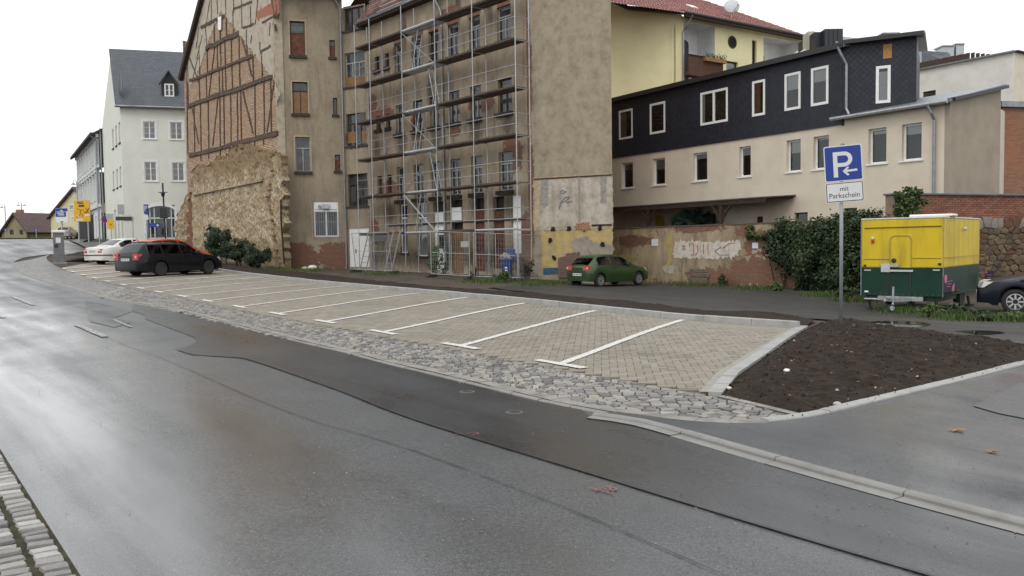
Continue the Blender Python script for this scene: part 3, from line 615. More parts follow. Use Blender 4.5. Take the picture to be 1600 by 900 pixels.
def plaster(name, c, patches=(), brick=((.27, .115, .07), (.20, .085, .055)), thr=.70, stain=.55, rough=.9, wob=1.0, mottle=.25, cov=None, bscale=30, bump=.25, ns=.9, nst=.5, soot=()):
    """weathered render over brick: patches = ellipses (u, z, ru, rz) where the render has fallen off"""
    g = NG(name); n1 = g.noise(ns, 7, .65, stretch=(1, 1, nst)); n2 = g.noise(5, 6, .7)
    col = g.ramp(n1, [(.28, tuple(x*(1-mottle*1.5) for x in c)), (.5, c), (.75, tuple(x*(1+mottle) for x in c))])
    col = g.mix(.35, col, g.ramp(n2, [(.3, .45), (.7, 1)]), 'MULTIPLY'); col = g.mix(1, col, (1.18, 1.18, 1.18), 'MULTIPLY')
    st = g.noise(1.4, 6, .7, stretch=(1.6, 1, .22)); col = g.mix(g.ramp(st, [(.52, 0), (.75, stain)]), col, tuple(x*.28 for x in c))
    edge = g.noise(1.7, 8, .75); m_ = g.ramp(edge, [(thr, 0), (thr+.012, 1)])
    d = None
    for (u, z, ru, rz) in patches:
        v = g.n('Mapping', {0: g.co(swap=True), 1: (-u/ru, -z/rz, 0), 3: (1/ru, 1/rz, 0)}).outputs[0]; l = g.n('VectorMath', {0: v}, operation='LENGTH').outputs[1]
        d = l if d is None else g.math('MINIMUM', d, l)
    if d is not None:
        d = g.math('ADD', d, g.math('MULTIPLY', g.math('SUBTRACT', g.noise(2.6, 8, .75), .5), 1.9*wob)); m2 = g.ramp(d, [(.93, 1), (.99, 0)]); m_ = g.math('MAXIMUM', m_, m2)
    ds = None
    for (u, z, ru, rz) in soot:                         # soot and algae runs below sills and leaking joints
        v = g.n('Mapping', {0: g.co(swap=True), 1: (-u/ru, -z/rz, 0), 3: (1/ru, 1/rz, 0)}).outputs[0]; l = g.n('VectorMath', {0: v}, operation='LENGTH').outputs[1]; ds = l if ds is None else g.math('MINIMUM', ds, l)
    if ds is not None:
        ds = g.math('ADD', ds, g.math('MULTIPLY', g.math('SUBTRACT', g.noise(3.0, 7, .7, stretch=(1.5, 1, .5)), .5), 1.7)); col = g.mix(g.ramp(ds, [(.35, .78), (1.05, 0)]), col, tuple(x*.2 for x in c))
    b = g.n('TexBrick', {'Vector': g.co(swap=True), 'Color1': brick[0], 'Color2': brick[1], 'Mortar': (.24, .20, .16), 'Scale': 1, 'Mortar Size': .01, 'Mortar Smooth': .3, 'Brick Width': .25, 'Row Height': .077})
    bc = g.mix(.6, b.outputs[0], g.ramp(g.noise(12, 5, .7), [(.3, .35), (.7, 1)]), 'MULTIPLY')
    col = g.mix(m_, col, bc); fine = g.noise(bscale, 4, .65)
    h = g.mix(.25, g.n('Invert', {1: m_}).outputs[0], fine)
    return g.fin(col, rough, g.bump(h, bump+.2, .03, g.bump(fine, bump, .012)), .25)
PC = (.30, .248, .18)
# ---------------------------------------------------------------- the derelict tenement
A0, A1 = (-24.1, 62.4), (-14.2, 51.2); W1 = (-10.25, 52.15); E1 = (-8.65, 51.2); C0 = (.9, 40.0); D1 = (4.69, 38.6)
ten = thing('tenement', 'derelict brown tenement with bare half-timbered gable and scaffolded front', 'building', (-6, 46, zg(-6, 46)))
fg, fw_, fe, ff, fd = Fr(A0, A1), Fr(A1, W1), Fr(W1, E1), Fr(E1, C0), Fr(C0, D1)
ZE = 14.9; ZW = 16.9; ZB = -.8
# gable: brick infill between timbers
g = NG('crumbling_infill_brick'); sw = g.co(swap=True)
b = g.n('TexBrick', {'Vector': g.n('VectorMath', {0: sw, 1: g.n('VectorMath', {0: g.n('TexNoise', {'Vector': sw, 'Scale': 5.0, 'Detail': 4.0}).outputs[1], 'Scale': .14}, operation='SCALE').outputs[0]}, operation='ADD').outputs[0],
    'Color1': (.64, .50, .35), 'Color2': (.47, .31, .21), 'Mortar': (.12, .085, .065), 'Scale': 1, 'Mortar Size': .028, 'Mortar Smooth': .6, 'Bias': .0, 'Brick Width': .26, 'Row Height': .10})
big = g.noise(.55, 5, .7); col = g.mix(g.ramp(big, [(.50, 0), (.68, .7)]), b.outputs[0], (.40, .225, .15)); f1 = g.noise(11, 7, .8)
col = g.mix(.8, col, g.ramp(f1, [(.36, .14), (.55, 1)]), 'MULTIPLY'); col = g.mix(1, col, (1.5, 1.5, 1.5), 'MULTIPLY')
M['infill'] = g.fin(col, .95, g.bump(g.mix(.5, g.n('Invert', {1: b.outputs[1]}).outputs[0], f1), 1.0, .06), .15)
g1 = MB(); RU, RZ = 8.6, 23.5; zl = fg.px(297, 112)[1]
gp = [(0, ZB), (fg.L, ZB), (fg.L, ZW+.4), (RU, RZ), (0, zl)]
slab('gable_wall', ten, fg, gp, 0, .35, M['infill'])
gpl = surf('gable_plaster', (.46, .405, .325), .72, 1.15, 2.2, .9, .3, 18, .2, stain=(.9, .5, .56, .4), stain_c=(.20, .165, .125))
U = lambda pts: [fg.px(*p) for p in pts]
slab('plaster_sheet', ten, fg, ragged(U([(298,133),(305,124),(312,107),(323,75),(335,42),(342,26),(346,16)])+[(RU, RZ-.05), (.05, zl)], 10, .07, 1), -.035, .0, gpl)
slab('plaster_sheet', ten, fg, ragged(U([(346,16),(355,29),(374,53),(396,82),(423,118),(430,128),(438,150)])+[(fg.L-.02, fg.px(438,150)[1]-.5), (fg.L-.02, ZW+.35), (RU+.02, RZ-.02)], 10, .07, 2), -.035, .0, gpl)
red = brickmat('red_brick_patch', (.42, .13, .07), (.34, .10, .06), (.30, .24, .18), dirt=.2)
slab('brick_patch', ten, fg, ragged(U([(402,18),(420,6),(436,-4),(437,22),(420,24),(402,32)]), 8, .06, 3), -.04, -.03, red)
def beam(p, q, th, d=.07, m='timber'):
    (u0, z0), (u1, z1) = p, q; b = MB(); n = 8; rs = np.random.RandomState(int(abs(u0*97+z0*31)) % 9999); v = []
    L = math.hypot(u1-u0, z1-z0); nx_, nz_ = -(z1-z0)/L, (u1-u0)/L
    for i in range(n+1):
        t = i/n; k = th/2*rs.uniform(.78, 1.1); dd = d*rs.uniform(.7, 1.1); u, z = u0+(u1-u0)*t, z0+(z1-z0)*t; jj = rs.normal(0, th*.10)
        for s_, y in ((-1, .05), (-1, -dd), (1, -dd), (1, .05)): v.append((u+nx_*(s_*k+jj), y, z+nz_*(s_*k+jj)))
    f = [(i*4+a, i*4+(a+1) % 4, i*4+4+(a+1) % 4, i*4+4+a) for i in range(n) for a in range(4)]+[(0,1,2,3), (n*4+3,n*4+2,n*4+1,n*4)]
    b.add(v, f); return b.build('timber_beam', M[m], ten, fg.mw, fix=True)
hb = [((297,243),(434,208),.30), ((294,166),(427,120),.30), ((297,126),(396,87),.20), ((323,75),(374,52),.30), ((315,43),(352,24),.20)]
hz_ = []
for p, q, th in hb: beam(fg.px(*p), fg.px(*q), th, .10)
def yl(k, x): (p, q, th) = hb[k]; return p[1]+(q[1]-p[1])*(x-p[0])/(q[0]-p[0])
for k, xs_ in ((0, (304,314,326,344,350.5,361,371.5,377,399,413,424)), (1, (294,312,323,343,348,353,363,375,396,410)), (2, (294,312,324,340,345,352,362,374,386)), (3, (335,344,354,365))):
    for x in xs_:
        ya = yl(k, x); yb = yl(k+1, x) if k < 4 else 0
        if k == 2 and x < 323: yb = yl(2, x)-48
        beam(fg.px(x+.8, ya), fg.px(x-.3, yb), .11, .06)
for x in (314,326,344,361,375,398,412): beam(fg.px(x+.5, yl(0, x)+14+3*math.sin(x)), fg.px(x, yl(0, x)), .13, .05)
for a, c in (((300,166),(311,225)), ((341,152),(333,228)), ((380,143),(396,208)), ((429,125),(418,206)), ((336,72),(327,150)), ((378,58),(395,120)), ((297,90),(311,128)), ((317,55),(308,92)), ((310,90),(301,128)), ((331,-5),(331,38)), ((340,-5),(341,22)), ((353,-5),(354,24)), ((366,-5),(366,20)), ((378,-5),(379,44)), ((392,10),(393,40)), ((404,-5),(400,38)), ((424,-5),(429,20)), ((432,-5),(434,30)), ((312,42),(307,76)), ((322,42),(324,74)), ((394,55),(393,68)), ((407,66),(407,80)), ((423,36),(422,56)), ((430,38),(431,48)), ((365,15),(395,3)), ((407,82),(424,72)), ((410,36),(436,22)), ((380,44),(398,38)), ((330,-5),(322,44)),((292,98),(294,240))):
    beam(fg.px(*a), fg.px(*c), .12 if abs(a[0]-c[0]) < 14 else .17, .055)
MB().bar(fg.P(-.25, zl-.35, .15), fg.P(RU, RZ+.2, .15), .35, .34).build('verge_board', M['wood_dark'], ten)
MB().bar(fg.P(RU, RZ+.2, .15), fg.P(fg.L+.3, ZW+.7, .15), .35, .34).build('verge_board', M['wood_dark'], ten)
M['roofdark'] = surf('dark_roof_tiles', (.07, .05, .045), .6, 1.4, 5, .8, .3, 30)
back = Vector((.749, .663))
MB().add([fg.P(-.3, zl-.3, .1), fg.P(RU, RZ+.25, .1), fg.P(RU, RZ+.25, -9), fg.P(-.3, zl-.3, -9)], [(0,1,2,3)]).add([fg.P(RU, RZ+.25, .1), fg.P(fg.L+.2, ZW+.6, .1), fg.P(fg.L+4.6, ZW+.6, -1.2), fg.P(RU, RZ+.25, -9)], [(0,1,2,3)]).build('roof', M['roofdark'], ten)
slab('glass_shard', ten, fg, U([(343,27),(348,26),(348,46),(345,48),(343,44)]), -.12, -.09, M['white_frame'])
# wing
wr = [fw_.R(453,33,476.5,87), fw_.R(457,128,481,177.6), fw_.R(461.7,214,485,268), fw_.R(490.5,315,529,370), fw_.R(514.8,62.6,523.5,89.5), fw_.R(520.5,153,527,179), fw_.R(523.4,241.7,531.5,266.7), fw_.R(452,-62,475,-10)]
wr = [(max(a, .15), c, d, e) for a, c, d, e in wr]
wp = plaster('wing_plaster', PC, [(.9, .9, 1.6, 1.0), (3.4, 1.0, 1.3, .9), (.0, 1.6, .5, 2.2)], thr=.78, stain=.5)
walls('wing_wall', ten, fw_, ZB, ZW, wr, wp)
MB().box(-.015, .48, -.05, .1, 3.4, ZW).build('corner_strip', surf('pale_corner_render', (.42, .36, .27), .75, 1.15, 3, .9, stain=(1.2, .3, .6, .4), stain_c=(.22, .18, .13)), ten, fw_.mw)
for i, r in enumerate(wr[:3]+[wr[7]]):
    a, c, d, e = r; s = MB(); s.box(a-.09, a, -.025, .05, d, e+.09); s.box(c, c+.09, -.025, .05, d, e+.09); s.box(a, c, -.025, .05, e, e+.09)
    s.build('window_surround', M['old_frame'] if i == 9 else surf('surround%d' % i, (.40, .33, .22), .8, 1.1, 5), ten, fw_.mw)
window(ten, fw_, wr[0], 'brown_frame', 0, .66, glass='glass_dusty', fill=[(0, 1, 0, .64, 'board_red', 'board'), (.1, .9, .74, .86, 'white_frame', 'slat')], so=.16, st=.16)
window(ten, fw_, wr[1], 'brown_frame', 1, .72, glass='glass_dusty', fill=[(.05, .48, 0, .68, 'board', 'board'), (.55, 1, 0, .68, 'board', 'board')], so=.16, st=.16)
window(ten, fw_, wr[2], 'old_frame', 1, .68, glass='glass_dusty', fill=[(.6, 1, .05, .6, 'curtain', 'curtain')], so=.16, st=.16)
window(ten, fw_, wr[7], 'brown_frame', 1, .7, glass='glass_dusty', so=.16, st=.16)
w4 = window(ten, fw_, wr[3], 'white_frame', 1, .74, sill=None, fw=.085, rec=.06)
a, c, d, e = wr[3]; s = MB()
for k in range(13): x = a-.12+(c-a+.24)*k/12; s.tube([(x, -.12, d-.02), (x, -.12, d+(e-d)*.74)], .008, 5)
for z in (d+.05, d+(e-d)*.42, d+(e-d)*.7): s.tube([(a-.15, -.12, z), (c+.15, -.12, z)], .010, 5)
s.build('window_grille', M['galv'], w4, fw_.mw)
MB().box(a+.05, c-.05, .03, .05, d+(e-d)*.78, e-.05).build('upper_panel', M['white_frame'], w4, fw_.mw)
MB().box(a+(c-a)*.36, a+(c-a)*.62, -.16, .05, d+(e-d)*.80, d+(e-d)*.93).build('fan_housing', M['galv'], w4, fw_.mw); MB().lathe([(.11, 0), (.11, .05)], 14, Matrix.Translation((a+(c-a)*.25, -.02, d+(e-d)*.86)) @ Matrix.Rotation(math.pi/2, 4, 'X')).build('fan_grille', M['zinc'], w4, fw_.mw)
for r in wr[4:7]: window(ten, fw_, r, 'brown_frame', 0, None, glass='glass_dusty', so=.12, st=.14, fw=.05, fill=[(.1, .9, 0, .7, 'board_red', 'board')] if r is not wr[5] else None)
MB().tube([fw_.P(fw_.L-.55, ZW+.1, .25), fw_.P(fw_.L-.35, ZW-.25, .22), fw_.P(fw_.L-.12, ZW-.7, .16), fw_.P(fw_.L-.10, .25, .16)], .055, 10).build('downpipe', M['zinc'], ten)
MB().bar(fw_.P(-.2, ZW+.05, .25), fw_.P(fw_.L+.3, ZW+.05, .25), .5, .22).build('eave_board', M['wood_dark'], ten)
# corner piece with the white door
eh = [fe.R(549,10,566,46), fe.R(548,80,574,134), fe.R(549,176,577,227), fe.R(551,271,580,322), fe.R(554,356,577,417)]
eh = [(.12, fe.L-.12, h[2], h[3]) for h in eh]
walls('corner_wall', ten, fe, ZB, ZW-.6, eh, plaster('corner_plaster', PC, [(.8, 8.2, .9, .6)], thr=.76))
for i, r in enumerate(eh[:4]):
    window(ten, fe, r, 'brown_frame' if i != 1 else 'old_frame', 2, .70 if i else None, glass='glass_dusty', so=.08, st=.1, fill=[None, [(0, 1, 0, .3, 'board', 'board')], [(0, .4, .1, .45, 'board', 'board'), (.7, 1, .1, .45, 'board', 'board')], [(.05, .35, .15, .62, 'curtain', 'newspaper'), (.4, .66, .3, .7, 'curtain', 'newspaper')]][i])
dr = eh[4]; a, c, d, e = dr
dm_ = MB(); dm_.box(a, c, .06, .12, d-.3, e); do = dm_.build('door', M['white_frame'], ten, fe.mw)
MB().box(a+.45, c-.08, .03, .06, d-.25, e-.45).build('door_leaf', M['white_frame'], do, fe.mw); MB().box(a+.08, a+.40, .04, .06, d-.25, e-.45).build('side_panel', M['white_frame'], do, fe.mw)
MB().box(a+.52, a+.57, -.02, .04, d+.85, d+1.1).build('handle', M['black_metal'], do, fe.mw)
# scaffolded front: columns and floors
cols = [(587,594.5),(603,609.5),(618,630),(645,660),(672,686.5),(701,718),(734.5,752),(778,800)]
def rowz(x, y0, y1): return ff.px(x, y1)[1], ff.px(x, y0)[1]
ymid = {0: 150, 1: 150}
rows = [rowz(790, 237, 298), rowz(789, 122.7, 176), rowz(787, 9, 62.6)]
holes = []; spec_ = []
for ri, (z0, z1) in enumerate(rows):
    for ci, (xa, xb) in enumerate(cols):
        u0, u1 = ff.px(xa, 170)[0], ff.px(xb, 170)[0]
        h = (u0, u1, z0+(.5 if ci < 2 else 0), z1-(.35 if ci < 2 else 0)); holes.append(h); spec_.append((ri, ci))
gz_ = [ff.R(799.7,348,814.5,396), ff.R(771.5,350,788.7,420), ff.R(742,351.6,757.5,424), ff.R(706.4,351.6,724,427), ff.R(678,355,696,424), ff.R(652.7,358,668,403), ff.R(626,359,637,398)]
gz_ = [(h[0], h[1], max(h[2], zg(*ff.P(h[0], 0).xy)-.1), 4.0 if h[3] < 4.3 else h[3]) for h in gz_]
ztop = sum(h[3] for h in gz_)/7; gz_ = [(h[0], h[1], h[2], ztop) for h in gz_]
fp = plaster('front_plaster', PC, [(.6, 9.9, .5, .9), (1.6, 9.4, 1.3, .5), (2.2, 5.0, 1.0, .55), (.5, 2.5, .6, .8), (ff.L-3.6, 8.8, 1.1, .55), (5.2, 8.5, .5, .7), (ff.L-1.2, 6.0, .8, 1.0), (ff.L-.2, 1.6, .6, 1.6), (3.4, 12.8, .5, .5), (8.5, 13.9, 1.2, .3), (ff.L-1.5, 14.2, 1.5, .3), (ff.L, 8, .10, 9)]+[((ff.px(a_, 170)[0]+ff.px(b_, 170)[0])/2, rows[2][1]+.12, .55, .3) for a_, b_ in cols[2:]]+[((ff.px(a_, 170)[0]+ff.px(b_, 170)[0])/2, rows[1][0]-.5, .6, .25) for a_, b_ in cols[3:6:2]], thr=.71, stain=.85, mottle=.3, soot=[((ff.px(a_, 170)[0]+ff.px(b_, 170)[0])/2+.1*((i_*7) % 5-2), rows[r_][0]-.65, .75, .85) for r_ in (0, 1) for i_, (a_, b_) in enumerate(cols) if (i_*3+r_) % 4] + [(uu_, zz_, .35, 1.3) for uu_, zz_ in ((4.2, 13.8), (9.3, 14.0), (11.9, 13.7), (6.6, 9.9))] + [(ff.L/2, .9, ff.L, .7)])
walls('front_wall', ten, ff, ZB, ZE, holes+gz_, fp)
fills = {0: [(.5, 1, 0, .6, 'curtain', 'curtain')], 4: [(.55, 1, .1, .7, 'curtain', 'curtain')]}
for (ri, ci), h in zip(spec_, holes):
    if ci < 2: window(ten, ff, h, 'brown_frame', 0, None, 'sill', glass='glass_dusty', so=.14, st=.2, fw=.05); continue
    fm = ['old_frame', 'old_frame', 'brown_frame', 'old_frame'][(ri*3+ci) % 4] if ri else 'old_frame'
    window(ten, ff, h, fm, 1, .70, 'sill', glass='glass_dusty', so=.18 if ri < 2 else .1, st=.2 if ri < 2 else .12, fw=.065, fill=fills.get((ri*2+ci) % 7))
bm_ = [('white_frame', 1.0), ('board_red', .8), ('board_red', .85), ('board', .6), ('white_frame', .85), (None, 0), (None, 0)]
for i, (h, (mt, fr_)) in enumerate(zip(gz_, bm_)):
    a, c, d, e = h
    if mt is None:
        hh = (a, c, d+.1, e); window(ten, ff, hh, 'white_frame', 0, .72, 'sill', rec=.1, fill=[(0, 1, .0, .7, 'blind', 'blind')]); continue
    dd = MB().box(a, c, .10, .15, d-.1, d+(e-d)*fr_).build('door' if i not in (0, 3) else 'boarding', M[mt], ten, ff.mw)
    if mt != 'white_frame':
        b = MB()
        for k in range(5): b.box(a+(c-a)*k/5+.01, a+(c-a)*(k+1)/5-.01, .085, .10, d, d+(e-d)*fr_)
        b.build('door_planks', M[mt], dd, ff.mw)
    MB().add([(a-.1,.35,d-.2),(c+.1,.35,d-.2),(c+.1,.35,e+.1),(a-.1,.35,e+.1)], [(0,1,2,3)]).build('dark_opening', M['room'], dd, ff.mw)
a, c, d, e = gz_[4]; MB().box(a+.25, c-.15, .07, .10, d+1.25, d+2.0).build('door_window', M['dark'], ten, ff.mw)
h = ff.R(707,324,722,344.5); MB().box(h[0], h[1], -.06, .02, h[2], h[3]).build('white_board', M['white_frame'], ten, ff.mw, bevel=.01)
h = ff.R(721,377,733,386); MB().box(h[0], h[1], -.05, .02, h[2], h[3]).build('notice', M['white_frame'], ten, ff.mw)
h = ff.R(588,362,604,377); MB().box(h[0], h[1], -.18, .02, h[2], h[3]).build('letter_boxes', M['galv'], ten, ff.mw, bevel=.01)
zc_ = ff.px(700, 349)[1]; MB().box(2.2, ff.L-.3, -.05, .02, zc_, zc_+.10).build('string_course', M['sill'], ten, ff.mw)
for uu in (ff.px(694.5, 200)[0],): MB().tube([ff.P(uu-.3, ZE-.1, .3), ff.P(uu-.1, ZE-.6, .15), ff.P(uu, ZE-.9, .10), ff.P(uu, .3, .10)], .06, 10).build('downpipe', M['zinc'], ten)
# eave, gutter and burnt tile roof above the front
MB().bar(ff.P(-.3, ZE+.05, .22), ff.P(ff.L, ZE+.05, .22), .5, .16).build('eave_board', M['wood_dark'], ten)
gt = MB(); gt.tube([ff.P(-.3, ZE+.18, .5), ff.P(ff.L, ZE+.18, .5)], .08, 8).build('gutter', M['zinc'], ten)
g = NG('broken_tiles'); bt = g.n('TexBrick', {'Vector': g.co(swap=True), 'Color1': (.34, .20, .17), 'Color2': (.22, .13, .11), 'Mortar': (.02, .015, .015), 'Scale': 1, 'Mortar Size': .02, 'Brick Width': .28, 'Row Height': .2})
M['broken_tiles'] = g.fin(g.mix(g.ramp(g.noise(1.2, 5, .7), [(.5, 0), (.6, .85)]), bt.outputs[0], (.05, .03, .025)), .8, g.bump(bt.outputs[1], -.5, .05))
rfo = MB().add([(-.3,-.5,ZE+.2),(ff.L+.1,-.5,ZE+.2),(ff.L+.1,2.6,ZE+5),(-.3,2.6,ZE+5)], [(0,1,2,3)]).build('roof', M['broken_tiles'], ten, ff.mw)
for k in range(14):
    t = k/14; MB().bar((2.2, -.55+3.1*t, ZE+.28+4.8*t), (5.2+2*math.sin(k), -.55+3.1*t, ZE+.28+4.8*t), .06, .05).build('roof_batten', M['old_frame'], rfo, ff.mw)
# blind gable towards the brick wall
gpat = plaster('blind_gable_plaster', (.31, .26, .19), [(0, 3.5, .25, 3.5), (0, 9.5, .22, 3)], thr=.80, stain=.12, mottle=.24, ns=2.0, nst=.8)
walls('blind_gable', ten, fd, ZB, 19, [], gpat)
def pt(poly, d, m, seed=0, j=.03, nm='plaster_patch'): return slab(nm, ten, fd, ragged([fd.px(*q) for q in poly], 10, j, seed), -d, .0, m)
M['wp_white'] = surf('old_white_render', (.47, .43, .36), .66, 1.15, 3, .9, .3, 25, .2, stain=(1.8, .4, .46, .7), stain_c=(.26, .21, .15))
M['wp_grey'] = surf('grey_scraped_render', (.30, .28, .25), .7, 1.2, 8, .95, .4, 25)
M['wp_cream'] = surf('cream_edge', (.45, .37, .25), .7, 1.15, 4, .9)
M['yellow_paint'] = surf('flaking_yellow_paint', (.45, .345, .15), .75, 1.15, 3, .85, .3, 30, .2, stain=(2.2, 1, .50, .75), stain_c=(.30, .25, .19))
M['blue_paint'] = surf('blue_dado_paint', (.035, .10, .17), .7, 1.2, 5, .7)
M['grey_lime'] = surf('grey_lime_render', (.30, .265, .215), .7, 1.2, 2.5, .9, .3, 25)
pt([(833,278),(957,271),(958,357),(834,360)], .012, M['wp_cream'], 4, .02)
pt([(843,281),(956,276),(957,352),(844,355)], .028, M['wp_white'], 5, .03)
pt([(845,281),(857,280.5),(857,318),(851,326),(845,320)], .036, M['wp_grey'], 6, .03); pt([(938,274),(948,273),(948,318),(939,318)], .036, M['wp_grey'], 7, .03)
MB().box(*[fd.px(905,281)[0]-.04, fd.px(905,281)[0]+.03, -.06, .0, fd.px(905,346)[1], fd.px(905,276)[1]]).build('flue_strip', M['wp_grey'], ten, fd.mw)
pt([(846,361.5),(957,359),(957,400),(930,405),(880,412),(873,423),(846,420)], .015, M['yellow_paint'], 8, .04)
pt([(897,372),(915,369),(925,378),(958,384),(958,404),(897,404),(893,385)], .024, M['grey_lime'], 9, .05)
pt([(849,419),(873,418),(873,428),(849,429)], .020, M['blue_paint'], 10, .01)
redb = brickmat('purple_brick', (.17, .085, .075), (.13, .065, .06), (.20, .16, .13), dirt=.3)
pt([(873,403),(885,399),(886,396),(905,394),(906,404),(905,434),(873,434)], .10, redb, 11, .02, 'brick_panel')
ext = brickmat('red_patch_brick', (.36, .14, .075), (.29, .11, .06), (.30, .24, .18), dirt=.25)
pt([(900,349),(922,347),(923,358),(915,360),(899,357)], .05, ext, 12, .03, 'brick_panel')
for q in ([(834,280),(957,273),.05], [(925,352),(956,351),.07]):
    (ua, za), (ub, zb) = fd.px(*q[0]), fd.px(*q[1]); MB().bar((ua, -.03, za), (ub, -.03, zb), .06, q[2]).build('wall_scar', M['wood_dark'], ten, fd.mw)
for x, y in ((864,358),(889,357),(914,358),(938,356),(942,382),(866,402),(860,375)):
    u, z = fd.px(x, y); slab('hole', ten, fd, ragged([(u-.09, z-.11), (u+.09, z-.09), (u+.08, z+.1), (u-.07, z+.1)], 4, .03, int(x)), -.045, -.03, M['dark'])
M['blue_scrawl'] = flat('blue_spray_scrawl', (.13, .22, .33), .8)
for s in ([(875,300),(879,297),(886,299),(880,302),(876,301)], [(887,294),(888,293)], [(874,325),(877,315),(884,308),(890,307),(887,312),(878,317)], [(885,316),(895,314)], [(876,322),(873,328)]):
    P = [fd.px(*q) for q in s]; b = MB()
    for p, q in zip(P[:-1], P[1:]): b.bar((p[0], -.040, p[1]), (q[0], -.040, q[1]), .012, .05, (0, 1, 0))
    b.build('scrawl', M['blue_scrawl'], ten, fd.mw)
# unseen back of the house so that it is a closed volume
bk_ = Fr(D1, (D1[0]+3.5, D1[1]+6)); b = MB(); pts_ = [D1, (4.9, 45), (-6, 64), (-14, 74), A0]
for p, q in zip(pts_[:-1], pts_[1:]): b.add([(*p, ZB), (*q, ZB), (*q, 17), (*p, 17)], [(0,1,2,3)])
b.add([(*p, 17.5) for p in (C0, D1, (4.9, 45), (-6, 64), (-12, 60), E1)], [tuple(range(6))]); b.build('rear_wall', M['infill'], ten)
# ruined stub of the demolished neighbour, leaning on the gable
ruin = thing('ruined_wall', 'crumbling yellowish rubble wall stub left against the half-timbered gable', 'wall', (*fg.P(7, 0, .5).xy, zg(*fg.P(7, 0, .5).xy)))
g = NG('rubble_and_lime'); n1 = g.noise(1.0, 6, .7); f1 = g.noise(10, 9, .85, stretch=(1, 1, .5)); f2 = g.noise(30, 5, .7); sp_ = g.n('SeparateXYZ', {0: g.co()})
col = g.ramp(n1, [(.3, (.40, .295, .18)), (.5, (.60, .48, .32)), (.68, (.78, .69, .53))]); col = g.mix(g.ramp(f1, [(.40, 1), (.54, 0)]), col, (.13, .085, .05))
hz2 = g.math('ADD', sp_.outputs[2], g.math('MULTIPLY', g.math('SUBTRACT', g.noise(1.1, 5), .5), 4)); col = g.mix(g.ramp(g.math('DIVIDE', hz2, 10), [(.60, 0), (.70, .85)]), col, (.28, .20, .11)); col = g.mix(g.ramp(g.math('DIVIDE', hz2, 10), [(.12, .75), (.22, 0)]), col, (.26, .20, .12))
M['rubble'] = g.fin(col, .95, g.bump(g.mix(.4, f1, f2), 1, .12), .15)
fr2 = fg.off(.45)
ro = [(440,243),(403,237),(381,231),(359,231),(351,246),(326,257),(306,259),(297.8,273),(297,292),(300,300),(297,405),(335,416),(443,425)]
def rubble_slab(nm, fr, poly, thick, seed, amp=.10, step=.16, m='rubble'):
    rg = ragged([fr.px(*q) for q in poly], 14, .13, seed); P = np.array(rg); (x0, z0), (x1, z1) = P.min(0), P.max(0)
    gx, gz = np.meshgrid(np.arange(x0, x1, step), np.arange(z0, z1, step)); gx = gx.ravel()+RS.uniform(-.04, .04, gx.size); gz = gz.ravel()+RS.uniform(-.04, .04, gz.size); k = inpoly(P, gx, gz)
    pts = [Vector(p) for p in rg]+[Vector(p) for p in np.c_[gx[k], gz[k]]]; n = len(rg)
    res = delaunay_2d_cdt(pts, [(i, (i+1) % n) for i in range(n)], [], 1, 1e-4); V = [tuple(q) for q in res[0]]; f = tris(V, res[2], P)
    v = [(u, -amp*.8*noise.fractal(Vector((u*1.3, z*1.3, seed)), .7, 2, 5)+.018*RS.randn(), z) for u, z in V]; b = MB().add(v, f)
    if sum(P[i][0]*P[(i+1) % n][1]-P[(i+1) % n][0]*P[i][1] for i in range(n)) < 0: rg = rg[::-1]
    b.add([(x, -.02, z) for x, z in rg]+[(x, thick, z) for x, z in rg], [(i, n+i, n+(i+1) % n, (i+1) % n) for i in range(n)])
    return b.build(nm, M[m], ruin, fr.mw)
rubble_slab('rubble_face', fr2, ro, .44, 3)
# projecting cross wall at its left end, stepping down
sp0 = fr2.P(fr2.px(299,350)[0], 0).xy; fr3 = Fr(sp0-fg.o*-.0+Vector((-3.6, -.2)), sp0+Vector((.15, .1)))
rubble_slab('cross_wall', fr3, [(299,300),(290,306),(287,318),(282,326),(279,342),(273,346),(272,392),(299,404)], .5, 5, .08)
rb_m = brickmat('ruin_brick', (.27, .11, .065), (.20, .085, .05), (.22, .17, .12), dirt=.4)
slab('brick_end', ruin, fr3, ragged([fr3.px(*q) for q in [(297,300),(303,312),(308,330),(306,405),(294,402),(296,340)]], 8, .1, 21), -.22, .0, rb_m)
bme = MB().box(-.125, .125, -.06, .06, -.036, .036).v; bmf = MB().box(0,1,0,1,0,1).f; bms = [mesh('brick', [tuple(np.array(q)*s_) for q in bme], bmf, rb_m if i else M['rubble']) for i, s_ in enumerate((1, .95, 1.08))]
edge = [fr2.px(*q) for q in ((440,243),(420,240),(403,237),(381,231),(359,231),(351,246),(326,257),(306,259))]+[fr2.px(*q) for q in ((426,262),(424,285),(422,300),(420,312),(425,335),(428,360),(432,390),(440,410))]
for i in range(90):
    k = RS.randint(0, len(edge)-1)
    if k == 7: continue
    t = RS.rand(); u = edge[k][0]*(1-t)+edge[k+1][0]*t; z = edge[k][1]*(1-t)+edge[k+1][1]*t
    p = fr2.P(u+RS.normal(0, .08), z+RS.normal(0, .12)-.05, RS.uniform(-.05, .12) if k > 7 else -RS.uniform(.05, .3))
    mobj('brick', bms[RS.randint(3)], ruin, Matrix.Translation(p) @ Matrix.Rotation(math.atan2(fg.u.y, fg.u.x)+RS.normal(0, .15), 4, 'Z') @ Matrix.Rotation(RS.normal(0, .12), 4, 'Y'))
MB().tube([fr2.P(*fr2.px(441,312), .1), fr2.P(*fr2.px(442,345), .12), fr2.P(*fr2.px(447,412), .12)], .05, 8).build('rusty_pipe', M['wood_dark'], ruin)
